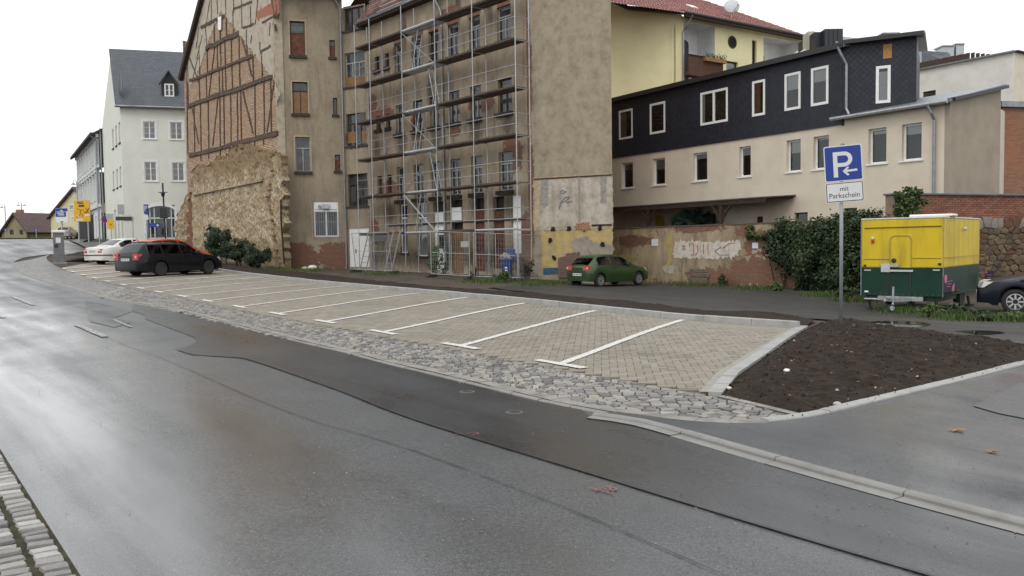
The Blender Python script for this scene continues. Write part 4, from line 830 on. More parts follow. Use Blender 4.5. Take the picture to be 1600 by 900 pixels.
(ua, za), (ub, zb) = fr2.px(303,304), fr2.px(412,281); MB().bar((ua, -.03, za), (ub, -.03, zb), .22, .16).build('floor_ledge', M['rubble'], ruin, fr2.mw)
# ================================================================ NEIGHBOURING HOUSES AND WALLS
def sheet(name, pts, m, parent, th=.0):
    b = MB(); n = len(pts); pts = [Vector(p) for p in pts]
    if th:
        nr = (pts[1]-pts[0]).cross(pts[2]-pts[0]).normalized()*th; b.add(pts+[p-nr for p in pts], [tuple(range(n)), tuple(range(2*n-1, n-1, -1))]+[((i+1) % n, i, n+i, n+(i+1) % n) for i in range(n)])
    else: b.add(pts, [tuple(range(n))])
    return b.build(name, m, parent)
def hue(name, c, **k): return surf(name, c, k.pop('dark', .86), k.pop('light', 1.08), k.pop('scale', 1.2), .85, .2, 60, .25, **k)
# ---- slate-clad house
S0, S1 = (5.28, 47.3), (16.0, 30.5)
sh = thing('slate_clad_house', 'long house with black slate cladding above cream render and white windows', 'building', (11, 40, zg(11, 40)))
fs = Fr(S0, S1); uc = fs.px(1318, 130)[0]; zsb = (fs.px(970,247)[1]+fs.px(1300,190)[1])/2; zse = (fs.px(970,157)[1]+fs.px(1300,77)[1])/2; zgt = (fs.px(1330,183)[1]+fs.px(1475,160)[1])/2
g = NG('slate_cladding'); mp = g.n('Mapping', {0: g.co(swap=True), 2: (0, 0, math.radians(45))}).outputs[0]
b = g.n('TexBrick', {'Vector': mp, 'Color1': (.011, .013, .021), 'Color2': (.020, .023, .035), 'Mortar': (.009, .010, .014), 'Scale': 1, 'Mortar Size': .008, 'Mortar Smooth': .6, 'Brick Width': .17, 'Row Height': .17}, offset=0)
M['slate'] = g.fin(b.outputs[0], .45, g.bump(g.n('Invert', {1: b.outputs[1]}).outputs[0], .6, .015), .4)
M['red_curtain'] = flat('terracotta_curtain', (.30, .11, .06), .9)
M['cream'] = surf('cream_render', (.66, .585, .47), .90, 1.06, 1.0, .9, .25, 70, .2, stain=(.7, .3, .55, .22), stain_c=(.40, .34, .26))
up = [fs.R(968.5,170,990,216), fs.R(1016.8,160,1040.8,208), fs.R(1096,141,1138.7,195), fs.R(1176.8,127.5,1197,182), fs.R(1227.5,114.7,1252.5,172), fs.R(1268.8,104,1296,163)]
zs0 = np.mean([r[2] for r in up]); zs1 = np.mean([r[3] for r in up]); up = [(r[0], r[1], zs0, zs1) for r in up]
lo = [fs.R(971,254,989,295), fs.R(1020,248,1039,290), fs.R(1083,240,1105,284), fs.R(1155,230,1173,276.5), fs.R(1229,219,1251,269), fs.R(1271,212,1295,264), fs.R(1357,198,1385,254), fs.R(1409,191,1440,248)]
zl0 = np.mean([r[2] for r in lo]); zl1 = np.mean([r[3] for r in lo]); lo = [(r[0], r[1], zl0, zl1) for r in lo]
gr = [fs.R(1178,336,1192,367), fs.R(1241,332,1262,348), fs.R(1318,325,1339,340), fs.R(1100,334,1118,360)]
walls('lower_wall', sh, fs, -.8, zsb, [h for h in lo+gr if h[1] < uc+9], M['cream'], .25, 0, fs.L)
walls('lower_wall', sh, fs, zsb, zgt, [h for h in []], M['cream'], .2, uc, fs.L)
fc = fs.off(.06); walls('slate_wall', sh, fc, zsb-.05, zse, up, M['slate'], .12, 0, uc)
MB().box(0, uc, -.062, 0, zsb-.07, zsb-.05).build('slate_edge', M['black_metal'], sh, fs.mw)
for i, r in enumerate(up):
    fill = [[(.1, .45, .1, .9, 'curtain', 'curtain')], None, [(.03, .12, .05, .95, 'curtain', 'curtain')], [(.1, .55, .05, .95, 'red_curtain', 'curtain')], [(.05, .95, .55, 1, 'blind', 'blind')], [(.05, .95, .62, 1, 'blind', 'blind')]][i]
    window(sh, fc, r, 'white_frame', 1 if i == 2 else 0, None, None, rec=-.015, fw=.11, fill=fill)
for i, r in enumerate(lo):
    window(sh, fs, r, 'white_frame', 0, None, 'white_frame', rec=.16, fw=.075, so=.06, st=.05, fill=[(.05, .95, [.72, .6, .8, .72, .6, .9, .85, .72][i], 1, 'blind', 'blind')])
for r in gr: window(sh, fs, r, 'white_frame' if r is gr[0] else 'brown_frame', 0, None, None, rec=.12)
# roof: shallow pent roof rising backwards
iu = -fs.o; rz1 = zse+1.0
def fsP(u, z, d): return fs.P(u, z, d)
sheet('roof', [fsP(-.3, zse+.06, .35), fsP(uc+.25, zse+.06, .35), fsP(uc+.25, rz1, -5), fsP(-.3, rz1, -5)], M['zinc'], sh, .12)
MB().bar(fsP(-.3, zse+.02, .36), fsP(uc+.2, zse+.02, .36), .05, .22).build('fascia', M['black_metal'], sh)
MB().tube([fsP(uc+.02, zse-.05, .42), fsP(uc+.1, zse-.35, .3), fsP(uc+.22, zse-.75, .12), fsP(uc+.22, zgt+.35, .12), fsP(uc+.35, zgt+.1, .12)], .055, 10).build('downpipe', M['zinc'], sh)
SR0 = fs.P(uc-.05, 0, .06).xy; SR1 = (SR0.x+2.35*.875+.12, SR0.y-2.35*.485)
fsr = Fr(SR0, SR1); uR = fsr.px(1432, 120)[0]; za, zb = fsr.px(1322, 73)[1], fsr.px(1432, 60)[1]
hw = fsr.R(1368.5,102.7,1391.5,161); hv = fsr.R(1380,69,1393.5,91)
walls('slate_wall', sh, fsr, zgt-.3, min(za, zb), [hw, hv] if hv[3] < min(za, zb) else [hw], M['slate'], .12, 0, uR)
slab('slate_gable', sh, fsr, [(0, min(za, zb)), (uR, min(za, zb)), (uR, max(za, zb)+.02), (0, max(za, zb)-.02)] if abs(za-zb) > .05 else [(0, za), (uR, za), (uR, za+.05), (0, za+.05)], 0, .1, M['slate'])
window(sh, fsr, hw, 'white_frame', 0, None, None, rec=-.015, fw=.11, fill=[(.03, .97, .02, .85, 'blind', 'blind')])
MB().box(hv[0], hv[1], .0 if hv[3] < min(za, zb) else -.02, .05, hv[2], hv[3]).build('wooden_hatch', surf('orange_wood', (.42, .22, .07), .7, 1.2, 12, .7), sh, fsr.mw)
MB().bar(fsr.P(-.1, za+.12, .15), fsr.P(uR+.25, zb+.12, .15), .5, .16).build('fascia', M['black_metal'], sh)
sheet('roof', [fsr.P(-.2, za+.2, .3), fsr.P(uR+.3, zb+.2, .3), fsr.P(uR+.3, zb+.35, -4), fsr.P(-.2, za+.35, -4)], M['zinc'], sh, .08)
rs_ = Fr(fsr.P(uR, 0).xy, fsr.P(uR, 0, -4).xy); MB().add([(0,0,0),(rs_.L,0,0),(rs_.L,0,zb),(0,0,zb)], [(0,1,2,3)]).build('slate_return', M['slate'], sh, rs_.mw)
# lean-to roof over the cream annexe, its gutter and end wall
sheet('annexe_roof', [fsP(uc-.05, zgt+.05, .3), fsP(fs.L+.15, zgt+.05, .3), fsP(fs.L+.15, zgt+.95, -3.6), fsP(uc-.05, zgt+.95, -3.6)], M['zinc'], sh, .1)
MB().tube([fsP(uc-.35, zgt-.02, .36), fsP(fs.L+.1, zgt-.02, .36)], .075, 10).build('gutter', M['galv'], sh)
ud = fs.px(1462, 220)[0]; MB().tube([fsP(ud-.1, zgt-.08, .38), fsP(ud-.02, zgt-.35, .28), fsP(ud, zgt-.6, .10), fsP(ud, .2, .10)], .055, 10).build('downpipe', M['zinc'], sh)
fb = Fr(S1, (18.95, 32.4)); rough = surf('rough_grey_render', (.36, .31, .245), .85, 1.1, 1.3, .95, .4, 40, .2, stain=(.6, .5, .5, .35), stain_c=(.24, .20, .15))
slab('end_wall', sh, fb, [(0, -.8), (fb.L, -.8), (fb.L, zgt+.75), (0, zgt)], 0, .2, rough)
MB().bar(fb.P(-.1, zgt+.06, .1), fb.P(fb.L+.1, zgt+.83, .1), .3, .12).build('verge_board', M['black_metal'], sh)
# timber canopy over the yard door
fcn = fs.off(2.0); u0, u1 = 0.2, fcn.px(1195, 305)[0]; zc1 = fcn.px(1190, 303)[1]; zc0 = fcn.px(962, 327)[1]; zc = (zc0+zc1)/2
sheet('canopy_roof', [fcn.P(u0, zc, .1), fcn.P(u1, zc, .1), fs.P(u1, zc+.12, .01), fs.P(u0, zc+.12, .01)], surf('roofing_felt', (.10, .095, .09), .7, 1.3, 4, .8), sh, .05)
MB().bar(fcn.P(u0, zc-.14, 0), fcn.P(u1, zc-.14, 0), .12, .22).build('canopy_beam', M['wood_dark'], sh)
for k in range(9): uu = u0+.4+(u1-u0-.6)*k/8; MB().bar(fcn.P(uu, zc-.06, 0), fs.P(uu, zc+.04, .02), .08, .12).build('rafter', M['wood_dark'], sh)
for x in (1013, 1127):
    uu = fcn.px(x, 340)[0]; MB().box(uu-.07, uu+.07, -.07, .07, -.4, zc-.2).build('canopy_post', M['wood_dark'], sh, fcn.mw)
    MB().bar(fcn.P(uu, zc-.9, 0), fcn.P(uu-.6, zc-.2, 0), .07, .09).build('brace', M['wood_dark'], sh); MB().bar(fcn.P(uu, zc-.9, 0), fcn.P(uu+.6, zc-.2, 0), .07, .09).build('brace', M['wood_dark'], sh)
r = fs.R(1025,337,1038,360); MB().box(r[0], r[1], -.05, .02, -.3, r[3]).build('yellow_door', flat('mustard_door', (.42, .36, .06), .5), sh, fs.mw)
b = MB(); q = [S0, (S0[0]+6, S0[1]+3.5), (22, 36), (18.95, 32.4)]
for p, r in zip(q[:-1], q[1:]): b.add([(*p, -.8), (*r, -.8), (*r, zgt), (*p, zgt)], [(0,1,2,3)])
b.build('rear_wall', M['cream'], sh)
# ---- old brick yard wall
yw = thing('yard_wall', 'patchy old brick yard wall with flaking render and graffiti panel', 'wall', (8, 39, zg(8, 39)))
fy = Fr((5.2, 43.0), (13.6, 29.85)); zt = (fy.px(975,357)[1]+fy.px(1170,351)[1])/2; up_ = lambda x, y: fy.px(x, y)
def pa(x, y, rx, ry): u, z = fy.px(x, y); return (u, z, rx, ry)
ypl = plaster('yard_wall_render', (.345, .275, .185), [pa(990,377,1.2,.35), pa(1120,436,2.0,.5), pa(1180,425,1.6,.7), pa(1090,357,1.6,.22), pa(1165,362,.6,.3), pa(1185,380,.8,.6), pa(1230,430,1.6,.9), pa(970,430,.8,.5), pa(1290,440,1.5,.8)], brick=((.30, .14, .085), (.22, .105, .07)), thr=.60, stain=.6, mottle=.45, wob=1.5)
yb = MB(); yb.add([(0,0,-.9),(fy.L,0,-.9),(fy.L,0,zt),(0,0,zt)], [(0,1,2,3)]); yb.add([(0,0,zt),(fy.L,0,zt),(fy.L,.3,zt),(0,.3,zt)], [(0,1,2,3)]); yb.add([(fy.L,.3,-.9),(0,.3,-.9),(0,.3,zt),(fy.L,.3,zt)], [(0,1,2,3)]); yb.add([(0,0,-.9),(0,0,zt),(0,.3,zt),(0,.3,-.9)], [(0,1,2,3)]); yb.build('wall_body', ypl, yw, fy.mw)
cb = brickmat('coping_brick', (.16, .085, .06), (.12, .07, .05), (.16, .13, .10), dirt=.6); u = 0.0; i = 0
cme = [mesh('brick', [tuple(np.array(q)) for q in MB().box(-.055*s_, .055*s_, -.18, .18, 0, .06*s_).v], bmf, cb) for s_ in (1, .93, 1.05)]
while u < fy.L-.1:
    mobj('coping_brick', cme[i % 3], yw, Matrix.Translation(fy.P(u+.06, zt-.005+RS.uniform(-.012, .01), -.15)) @ Matrix.Rotation(math.atan2(fy.u.y, fy.u.x)+RS.normal(0, .03), 4, 'Z')); u += .122; i += 1
def ys(nm, poly, d, m, seed, j=.05): return slab(nm, yw, fy, ragged([fy.px(*q) for q in poly], 10, j, seed), -d, 0, m)
M['graf_white'] = surf('graffiti_white', (.60, .55, .48), .75, 1.1, 3, .85, stain=(2.6, .5, .50, .75), stain_c=(.34, .26, .18))
ys('graffiti_panel', [(1054,378),(1070,376),(1110,378),(1157,376),(1159,390),(1154,400),(1120,405),(1075,404),(1053,402)], .014, M['graf_white'], 31, .05)
ys('graffiti_fill', [(1078,382),(1092,380),(1092,399),(1080,401)], .017, flat('graffiti_pink', (.58, .46, .40), .8, var=.2), 32, .03); ys('graffiti_fill', [(1097,382),(1115,380),(1118,400),(1098,401)], .017, M['mat_pk'] if 'mat_pk' in M else flat('graffiti_peach', (.57, .48, .41), .8, var=.2), 33, .03)
ys('paint_remnant', [(1041,362),(1051,360),(1051,395),(1050,404),(1045,428),(1038,420),(1044,400),(1041,385)], .012, M['yellow_paint'], 34, .05); ys('paint_remnant', [(962,398),(985,397),(997,404),(985,412),(963,410)], .012, M['yellow_paint'], 35, .05); ys('paint_remnant', [(990,364),(1005,362),(1026,366),(1005,369)], .010, M['yellow_paint'], 36, .06)
ys('paint_remnant', [(1035,418),(1050,414),(1060,408),(1052,428),(1040,425)], .013, M['wp_white'], 37, .05); ys('paint_remnant', [(1173,394),(1186,389),(1190,392),(1176,397)], .012, M['wp_white'], 38, .04)
for x, y, w_, h_ in ((1023.5,379,9.5,10.5), (1180.5,383.5,9,9)):
    r = fy.R(x-w_/2, y-h_/2, x+w_/2, y+h_/2); MB().box(r[0], r[1], -.03, .0, r[2], r[3]).build('notice_sheet', flat('white_notice', (.78, .79, .82), .6, var=.03), yw, fy.mw)
M['graf_dark'] = flat('graffiti_black', (.12, .11, .11), .8, var=.5, scale=12)
for s in ([(1078,381),(1084,380),(1085,398),(1079,398)], [(1091,383),(1091,394),(1087,399)], [(1066,384),(1072,384)], [(1069,383),(1069,389)], [(1066,389),(1072,389)], [(1100,381),(1100,397)], [(1107,380),(1107,397)], [(1128,385),(1118,392),(1124,398),(1140,398)], [(1130,388),(1140,380),(1150,379)], [(1078,381),(1078,385)]):
    P = [fy.px(*q) for q in s]; b = MB()
    for p, q in zip(P[:-1], P[1:]): b.bar((p[0], -.02, p[1]), (q[0], -.02, q[1]), .008, .045, (0, 1, 0))
    b.build('graffiti_stroke', M['graf_dark'], yw, fy.mw)
# ---- coped brick wall behind the trailer, real bricks above rubble stone
cw = thing('coped_brick_wall', 'red brick wall with slate coping above rough stones behind the trailer', 'wall', (16, 29, zg(16, 29)))
fk_ = Fr((12.9, 28.0), (22.5, 31.5)); zk = (fk_.px(1405,303)[1]+fk_.px(1595,308)[1])/2; zr = fk_.px(1570, 346)[1]
MB().box(0, fk_.L, .03, .45, -.9, zk).build('mortar_core', surf('old_mortar', (.26, .19, .145), .7, 1.2, 6, .95), cw, fk_.mw)
MB().box(-.06, fk_.L, -.10, .5, zk+.003, zk+.07).build('coping', surf('slate_coping', (.13, .15, .17), .8, 1.2, 3, .5), cw, fk_.mw, bevel=.015)
rbm = [surf('wall_brick%d' % i, c_, .7, 1.2, 14, .9, .4, 60, .2, stain=(3, 1, .55, .35), stain_c=(.34, .24, .19)) for i, c_ in enumerate([(.27, .115, .08), (.23, .095, .07), (.31, .14, .095), (.26, .14, .11)])]
wb = [mesh('brick', MB().box(-.117, .117, -.006, .06, -.031, .031).v, bmf, m_) for m_ in rbm]
nr_ = int((zk-zr)/.077)+1; rot = math.atan2(fk_.u.y, fk_.u.x); nb_ = 0; rest = MB()
ustart = fk_.px(1440, 330)[0]
for r_ in range(nr_):
    u = (r_ % 2)*.125
    while u < fk_.L:
        if u > ustart-.3:
            if nb_ < 300 and u < fk_.px(1610, 330)[0]: mobj('brick', wb[RS.randint(4)], cw, Matrix.Translation(fk_.P(u, zk-.036-r_*.077, RS.uniform(-.004, .004))) @ Matrix.Rotation(rot, 4, 'Z')); nb_ += 1
            else: rest.box(u-.117, u+.117, -.006, .06, zk-.067-r_*.077, zk-.005-r_*.077)
        u += .25
rest.build('bricks_beyond', rbm[0], cw, fk_.mw)['kind'] = 'stuff'
stm = [surf('rubble_stone%d' % i, c_, .6, 1.25, 5, .95, .6, 30, .2) for i, c_ in enumerate([(.13, .095, .065), (.10, .078, .058), (.16, .12, .075), (.13, .075, .05), (.24, .21, .18)])]
us_, ue_ = fk_.px(1490, 400)[0], fk_.px(1700, 400)[0]; sd_ = []; rr = 0; z = -.45
while z < zr:
    u = us_-.3+(rr % 2)*.2
    while u < ue_+.4: sd_.append(((u+RS.normal(0, .07))*.5, (z+RS.normal(0, .035))*.75)); u += .33
    z += .19; rr += 1
for i, p in enumerate(sd_):
    if not (us_ < p[0]/.5 < ue_ and p[1]/.75 < zr-.05): continue
    q = clip_cell(p, [o for j, o in enumerate(sd_) if j != i and abs(o[0]-p[0])+abs(o[1]-p[1]) < .6])
    if q is None: continue
    q = q/np.array([.5, .75]); c = q.mean(0); n = len(q); v = []; pr = RS.uniform(.01, .07)
    for sc, y in ((.97, .06), (.95, -.01), (.86, -pr), (.45, -pr-.012)): v += [(c[0]+a*sc+RS.normal(0, .008), y, c[1]+b_*sc+RS.normal(0, .008)) for a, b_ in q-c]
    f = [(k*n+j, k*n+(j+1) % n, (k+1)*n+(j+1) % n, (k+1)*n+j) for k in range(3) for j in range(n)]+[tuple(3*n+j for j in range(n))]
    mobj('stone', mesh('stone', v, f, stm[4] if (p[1]/.75 > zr-.25 and RS.rand() < .4) else stm[RS.randint(4)]), cw, fk_.mw)
# ---- taller worn brick wall at the right edge
tb = thing('tall_brick_building', 'tall worn orange brick wall with grey metal capping at the right edge', 'building', (22, 34, zg(22, 34)))
ft = Fr((19.35, 33.0), (27, 34.5)); ztb = ft.px(1585, 168)[1]; tbm = brickmat('orange_worn_brick', (.34, .15, .08), (.26, .10, .06), (.22, .16, .12), dirt=.7, dirt_c=(.24, .15, .09), dscale=.5)
MB().box(0, ft.L, 0, 5, -.8, ztb).build('wall_body', tbm, tb, ft.mw); MB().box(-.15, ft.L, -.15, 5.1, ztb+.003, ztb+.22).build('capping', M['zinc'], tb, ft.mw)
# ---- white modern block
wm = thing('white_block', 'white flat-roofed modern block with roof terrace behind the slate house', 'building', (25, 45, zg(25, 45)))
f1_ = Fr((21.6, 47.7), (25.2, 42.0)); f2_ = Fr((25.2, 42.0), (33, 47)); zw = (f1_.px(1440,107)[1]+f1_.px(1575,86)[1])/2; wh = hue('white_render', (.74, .73, .68), stain=(.6, .3, .58, .15), stain_c=(.5, .48, .42)); r = f1_.R(1442,142,1462,160)
walls('wall', wm, f1_, -.5, zw, [r], wh); walls('wall', wm, f2_, -.5, zw, [], hue('cream_side', (.68, .62, .50))); window(wm, f1_, r, 'brown_frame', 0, None, None, glass='glass_dusty', rec=.05, fw=.05)
MB().bar(f1_.P(-.5, zw+.04, .05), f1_.P(f1_.L+.05, zw+.04, .05), .25, .07).build('parapet_cap', M['zinc'], wm); MB().bar(f2_.P(0, zw+.04, .05), f2_.P(f2_.L, zw+.04, .05), .25, .07).build('parapet_cap', M['wood_dark'], wm)
sheet('flat_roof', [f1_.P(0, zw-.05), f1_.P(f1_.L, zw-.05), f2_.P(f2_.L, zw-.05), (29, 52, zw-.05)], M['zinc'], wm)
fsc = f1_.off(-1.2); zs_ = fsc.px(1478, 90)[1]; us0, us1 = fsc.px(1433, 95)[0], fsc.px(1515, 90)[0]
scm = surf('reed_screen', (.085, .055, .045), .6, 1.4, 20, .9)
for k in range(14): MB().box(us0+(us1-us0)*k/14+.005, us0+(us1-us0)*(k+1)/14-.005, 0, .04, zw-.1, zs_+.02*(k % 2)).build('terrace_screen', scm, wm, fsc.mw)
for k in range(6): MB().box(us1+.005+k*.2, us1+.2+k*.2, .12*k+.1, .12*k+.14, zw-.1, zs_-.05*k).build('terrace_screen', scm, wm, fsc.mw)
# ---- dark-roofed house with dormer and metal chimneys behind
dh = thing('dark_roof_house', 'house with black dormer, white gable and metal chimneys above the slate cladding', 'building', (26, 58, zg(26, 58)))
def pbox(nm, x0, y0, x1, y1, Y, dep, m, par, zb=None):
    a = atY(x0, y0, Y); c = atY(x1, y1, Y); return MB().box(a.x, c.x, Y, Y+dep, c.z if zb is None else zb, a.z).build(nm, m, par)
pbox('dormer', 1289, 45, 1317, 82, 52, 4, M['slate'] and flat('black_standing_seam', (.02, .022, .03), .4), dh, 8); pbox('dormer_cheek', 1273, 50, 1289, 84, 52.6, 3, flat('black_metal_sheet', (.016, .017, .024), .4), dh, 8)
for x in (1296, 1303, 1310): pbox('seam', x-.4, 46, x+.4, 80, 51.95, .1, M['black_metal'], dh, 9)
pbox('chimney', 1263, 49, 1273.5, 82, 53.5, 1, hue('beige_chimney', (.50, .47, .40)), dh, 8)
a, c, d = atY(1248, 86, 54), atY(1275, 60, 54), atY(1290, 86, 54); MB().prism([(a.x, a.z-3), (a.x, a.z), (c.x, c.z), (d.x, c.z), (d.x, a.z-3)], 54, 60, 'y').build('gable', wh, dh)
p = [atY(1316, 57, 54), atY(1360, 62, 52), atY(1440, 70, 52), atY(1440, 110, 50), atY(1316, 90, 50)]; sheet('roof', [p[0], p[4], p[3], p[2], p[1]], M['zinc'], dh, .1)
pbox('chimney', 1380.5, 52, 1405, 70, 56, 1.0, M['zinc'], dh); pbox('chimney_cap', 1379.5, 50.6, 1406, 52.2, 55.9, 1.2, M['zinc'], dh); pbox('chimney', 1473, 72, 1490.5, 100, 58, 1, M['galv'], dh); pbox('chimney', 1494, 69, 1506.5, 100, 58, 1, M['galv'], dh)
pbox('chimney_cap', 1472, 70.5, 1491.5, 72.2, 57.9, 1.2, M['zinc'], dh); pbox('chimney_cap', 1493, 67.6, 1507.5, 69.2, 57.9, 1.2, M['zinc'], dh)
p = [atY(1432, 74, 57), atY(1445, 79, 57), atY(1482, 82, 57), atY(1495, 100, 55), atY(1432, 110, 55)]; sheet('roof', [p[0], p[4], p[3], p[2], p[1]], flat('dark_slate_roof', (.03, .034, .042), .4), dh, .1)
pbox('house_body', 1330, 100, 1500, 130, 58, 5, wh, dh, -.3)
# ---- yellow house with loggias
yh = thing('yellow_house', 'pale yellow apartment house with red tiled roof and white loggias', 'building', (13, 57, zg(13, 57)))
d_ = Vector((.833, .553)); Yc = Vector((11.3, 55.0)); fyh = Fr(Yc, Yc+d_*12.2); fyl = Fr((4.2, 56.3), Yc); ze = (fyh.px(1080,28)[1]+fyh.px(1245,60)[1])/2
M['yel'] = surf('yellow_render', (.76, .70, .43), .92, 1.05, 1.0, .9, .15, 60, .2)
lg1 = fyh.R(1071,40,1117,121); lg2 = fyh.R(1193,62,1246,112); rw = fyh.R(1138,57,1150,75); aw = fyh.R(1135,96,1153,118); sw_ = fyh.R(1175,63,1182,106)
lg1 = (.15, lg1[1], lg1[2]-1.5, ze-.25); lg2 = (lg2[0], fyh.L-.3, lg2[2]-2, ze-.25)
walls('front_wall', yh, fyh, 2, ze, [lg1, lg2, aw, sw_], M['yel'], 1.6)
walls('side_wall', yh, fyl, 2, ze-.6, [], M['yel']); zz = [fyl.px(x, y) for x, y in ((950,0),(981,16),(1067,23))]
slab('side_gable', yh, fyl, [(0, ze-.6), (fyl.L, ze-.6), (fyl.L, zz[2][1]), (zz[1][0], zz[1][1]), (zz[0][0], zz[0][1]), (0, zz[0][1]+.5)], 0, .2, M['yel'])
for a, c in ((zz[0], zz[1]), (zz[1], (fyl.L+.2, zz[2][1]))): MB().bar(fyl.P(a[0], a[1]+.1, .15), fyl.P(c[0], c[1]+.1, .15), .4, .22).build('verge_board', M['dark_grey'], yh)
for k in (.62, .80): MB().box(fyl.px(1040+20*k, 80)[0]-.14, fyl.px(1040+20*k, 80)[0]+.14, -.05, 0, 2, ze-.6).build('pilaster', M['yel'], yh, fyl.mw)
lw = hue('white_loggia', (.76, .76, .76))
for k, h in enumerate((lg1, lg2)):
    a, c, d, e = h; b = MB(); y = 1.6; b.add([(a,y,d),(c,y,d),(c,y,e),(a,y,e)], [(0,1,2,3)]); b.add([(a,.01,d),(a,y,d),(a,y,e),(a,.01,e)], [(0,1,2,3)]); b.add([(c-.004,.01,d),(c-.004,.01,e),(c-.004,y,e),(c-.004,y,d)], [(0,1,2,3)]); b.add([(a,.01,e-.004),(a,y,e-.004),(c,y,e-.004),(c,.01,e-.004)], [(0,1,2,3)]); b.add([(a,.01,d),(c,.01,d),(c,y,d),(a,y,d)], [(0,1,2,3)])
    lo_ = b.build('loggia', lw, yh, fyh.mw)
    ux_ = fyh.px((1085, 1206)[k], 70)[0]+.5; arch = [(ux_-.45, d)]+[(ux_+.45*math.cos(t), e-.95-(.1)+.3*math.sin(t)) for t in np.linspace(math.pi, 0, 9)]+[(ux_+.45, d)]
    MB().prism(arch, 1.45, 1.58, 'y').build('door', M['dark_grey'], lo_, fyh.mw, fix=True)
    MB().prism([(x_+.0, z_) for x_, z_ in [(ux_-.6, d)]+[(ux_+.6*math.cos(t), e-1.0+.38*math.sin(t)) for t in np.linspace(math.pi, 0, 9)]+[(ux_+.6, d)]], 1.54, 1.597, 'y').build('door_surround', lw, lo_, fyh.mw, fix=True)
zb0 = fyh.px(1095, 93)[1]; zb1 = fyh.px(1095, 123)[1]; bc_ = surf('brown_boards', (.105, .05, .035), .75, 1.25, 8, .8)
for k in range(16):
    a = lg1[0]-.1+(lg1[1]-lg1[0]+.3)*k/16; MB().box(a+.008, a+(lg1[1]-lg1[0]+.3)/16-.008, -.55, -.50, zb1+.25, zb0).build('balcony_board', bc_, yh, fyh.mw)
MB().box(lg1[0]-.1, lg1[1]+.2, -.56, .1, zb1, zb1+.25).build('balcony_slab', bc_, yh, fyh.mw); MB().box(lg1[0]-.12, lg1[1]+.22, -.6, -.45, zb0, zb0+.07).build('handrail', M['wood_dark'], yh, fyh.mw)
MB().box(lg1[1]-1.7, lg1[1]+.25, -.8, -.58, zb0-.25, zb0+.0).build('planter', surf('wood_planter', (.30, .17, .07), .7, 1.2, 8), yh, fyh.mw)
for k in range(7):
    c = fyh.P(lg1[1]-1.6+k*.28, zb0+.08, .69); b = MB()
    for _ in range(25): q = Vector(RS.normal(0, .09, 3)); b.add([c+q, c+q+Vector((.06, 0, .03)), c+q+Vector((.02, .02, .09))], [(0,1,2)], RS.rand())
    b.build('balcony_plant', M['leaf_dark'], yh, attr=True)
for h, nm in ((aw, 'window'), (sw_, 'window')): window(yh, fyh, h, 'brown_frame', 0, None, 'white_frame' if h is aw else None, rec=.15, fw=.09, so=.05, glass='glass' , fill=[(.05, .95, .2, .95, 'curtain', 'curtain')] if h is aw else None)
cu, cz = (rw[0]+rw[1])/2, (rw[2]+rw[3])/2; R_ = (rw[3]-rw[2])/2; mt = Matrix.Translation((cu, 0, cz)) @ Matrix.Rotation(math.pi/2, 4, 'X')
MB().lathe([(R_*1.12, -.02), (R_*1.12, .03), (R_*.85, .04), (R_*.85, .0)], 20, mt).build('round_window', M['brown_frame'], yh, fyh.mw); MB().lathe([(R_*.85, .004), (R_*.85, .012)], 20, mt).build('pane', M['dark'], yh, fyh.mw)
nI = Vector((-.553, .833)); P3 = lambda s_, n_, z: Vector((*(Yc+d_*s_+nI*n_), z)); zr_ = ze+3.3
g = NG('red_pantiles'); wv = g.n('TexWave', {'Vector': g.co(), 'Scale': 1.15, 'Distortion': 0.0}, wave_type='BANDS', bands_direction='X'); bt = g.n('TexBrick', {'Vector': g.co((1, 1, 1)), 'Color1': (.36, .165, .145), 'Color2': (.30, .13, .115), 'Mortar': (.16, .07, .06), 'Scale': 1, 'Mortar Size': .02, 'Brick Width': .22, 'Row Height': .33})
M['pantile'] = g.fin(g.mix(.5, bt.outputs[0], g.ramp(g.noise(2, 4), [(.3, .6), (.7, 1)]), 'MULTIPLY'), .55, None, .4)
# pantile courses as real corrugation
def tile_roof(nm, A, B, Cc, Dd, m, par, pitch=.24, rows_=16, amp=.035):
    A, B, Cc, Dd = (Vector(q) for q in (A, B, Cc, Dd)); nrm = (B-A).cross(Dd-A).normalized(); L = (B-A).length; nc = int(L/pitch)*4; v = []; f = []
    for r_ in range(rows_):
        for e_ in (0, 1):
            t = (r_+e_)/rows_; l, rgt = A.lerp(Dd, t), B.lerp(Cc, t)
            for i in range(nc+1): v.append(l.lerp(rgt, i/nc)+nrm*(amp*math.sin(i*math.pi/2)+(.045 if e_ == 0 else 0)))
        o = r_*2*(nc+1); f += [(o+i, o+i+1, o+nc+1+i+1, o+nc+1+i) for i in range(nc)]
        if r_: f += [(o-nc-1+i, o-nc-1+i+1, o+i+1, o+i) for i in range(nc)]
    return MB().add(v, f).build(nm, m, par)
tile_roof('roof', P3(-.5, -.7, ze-.05), P3(12.7, -.7, ze-.05), P3(7.4, 5, zr_), P3(-.5, 5, zr_), M['pantile'], yh)
sheet('roof_hip', [P3(12.7, -.7, ze-.1), P3(12.7, 10, ze-.1), P3(7.4, 5, zr_)], M['pantile'], yh, .05); tile_roof('roof', P3(-6.5, -.0, ze-.05), P3(-.5, -.7, ze-.05), P3(-.5, 5, zr_), P3(-6.5, 5, zr_), M['pantile'], yh)
MB().bar(P3(-.4, -.7, ze-.12), P3(12.75, -.7, ze-.12), .25, .32).build('eave_board', M['wood_dark'], yh); MB().tube([P3(-.5, -.88, ze-.02), P3(12.8, -.88, ze-.02)], .085, 8).build('gutter', M['dark_grey'], yh)
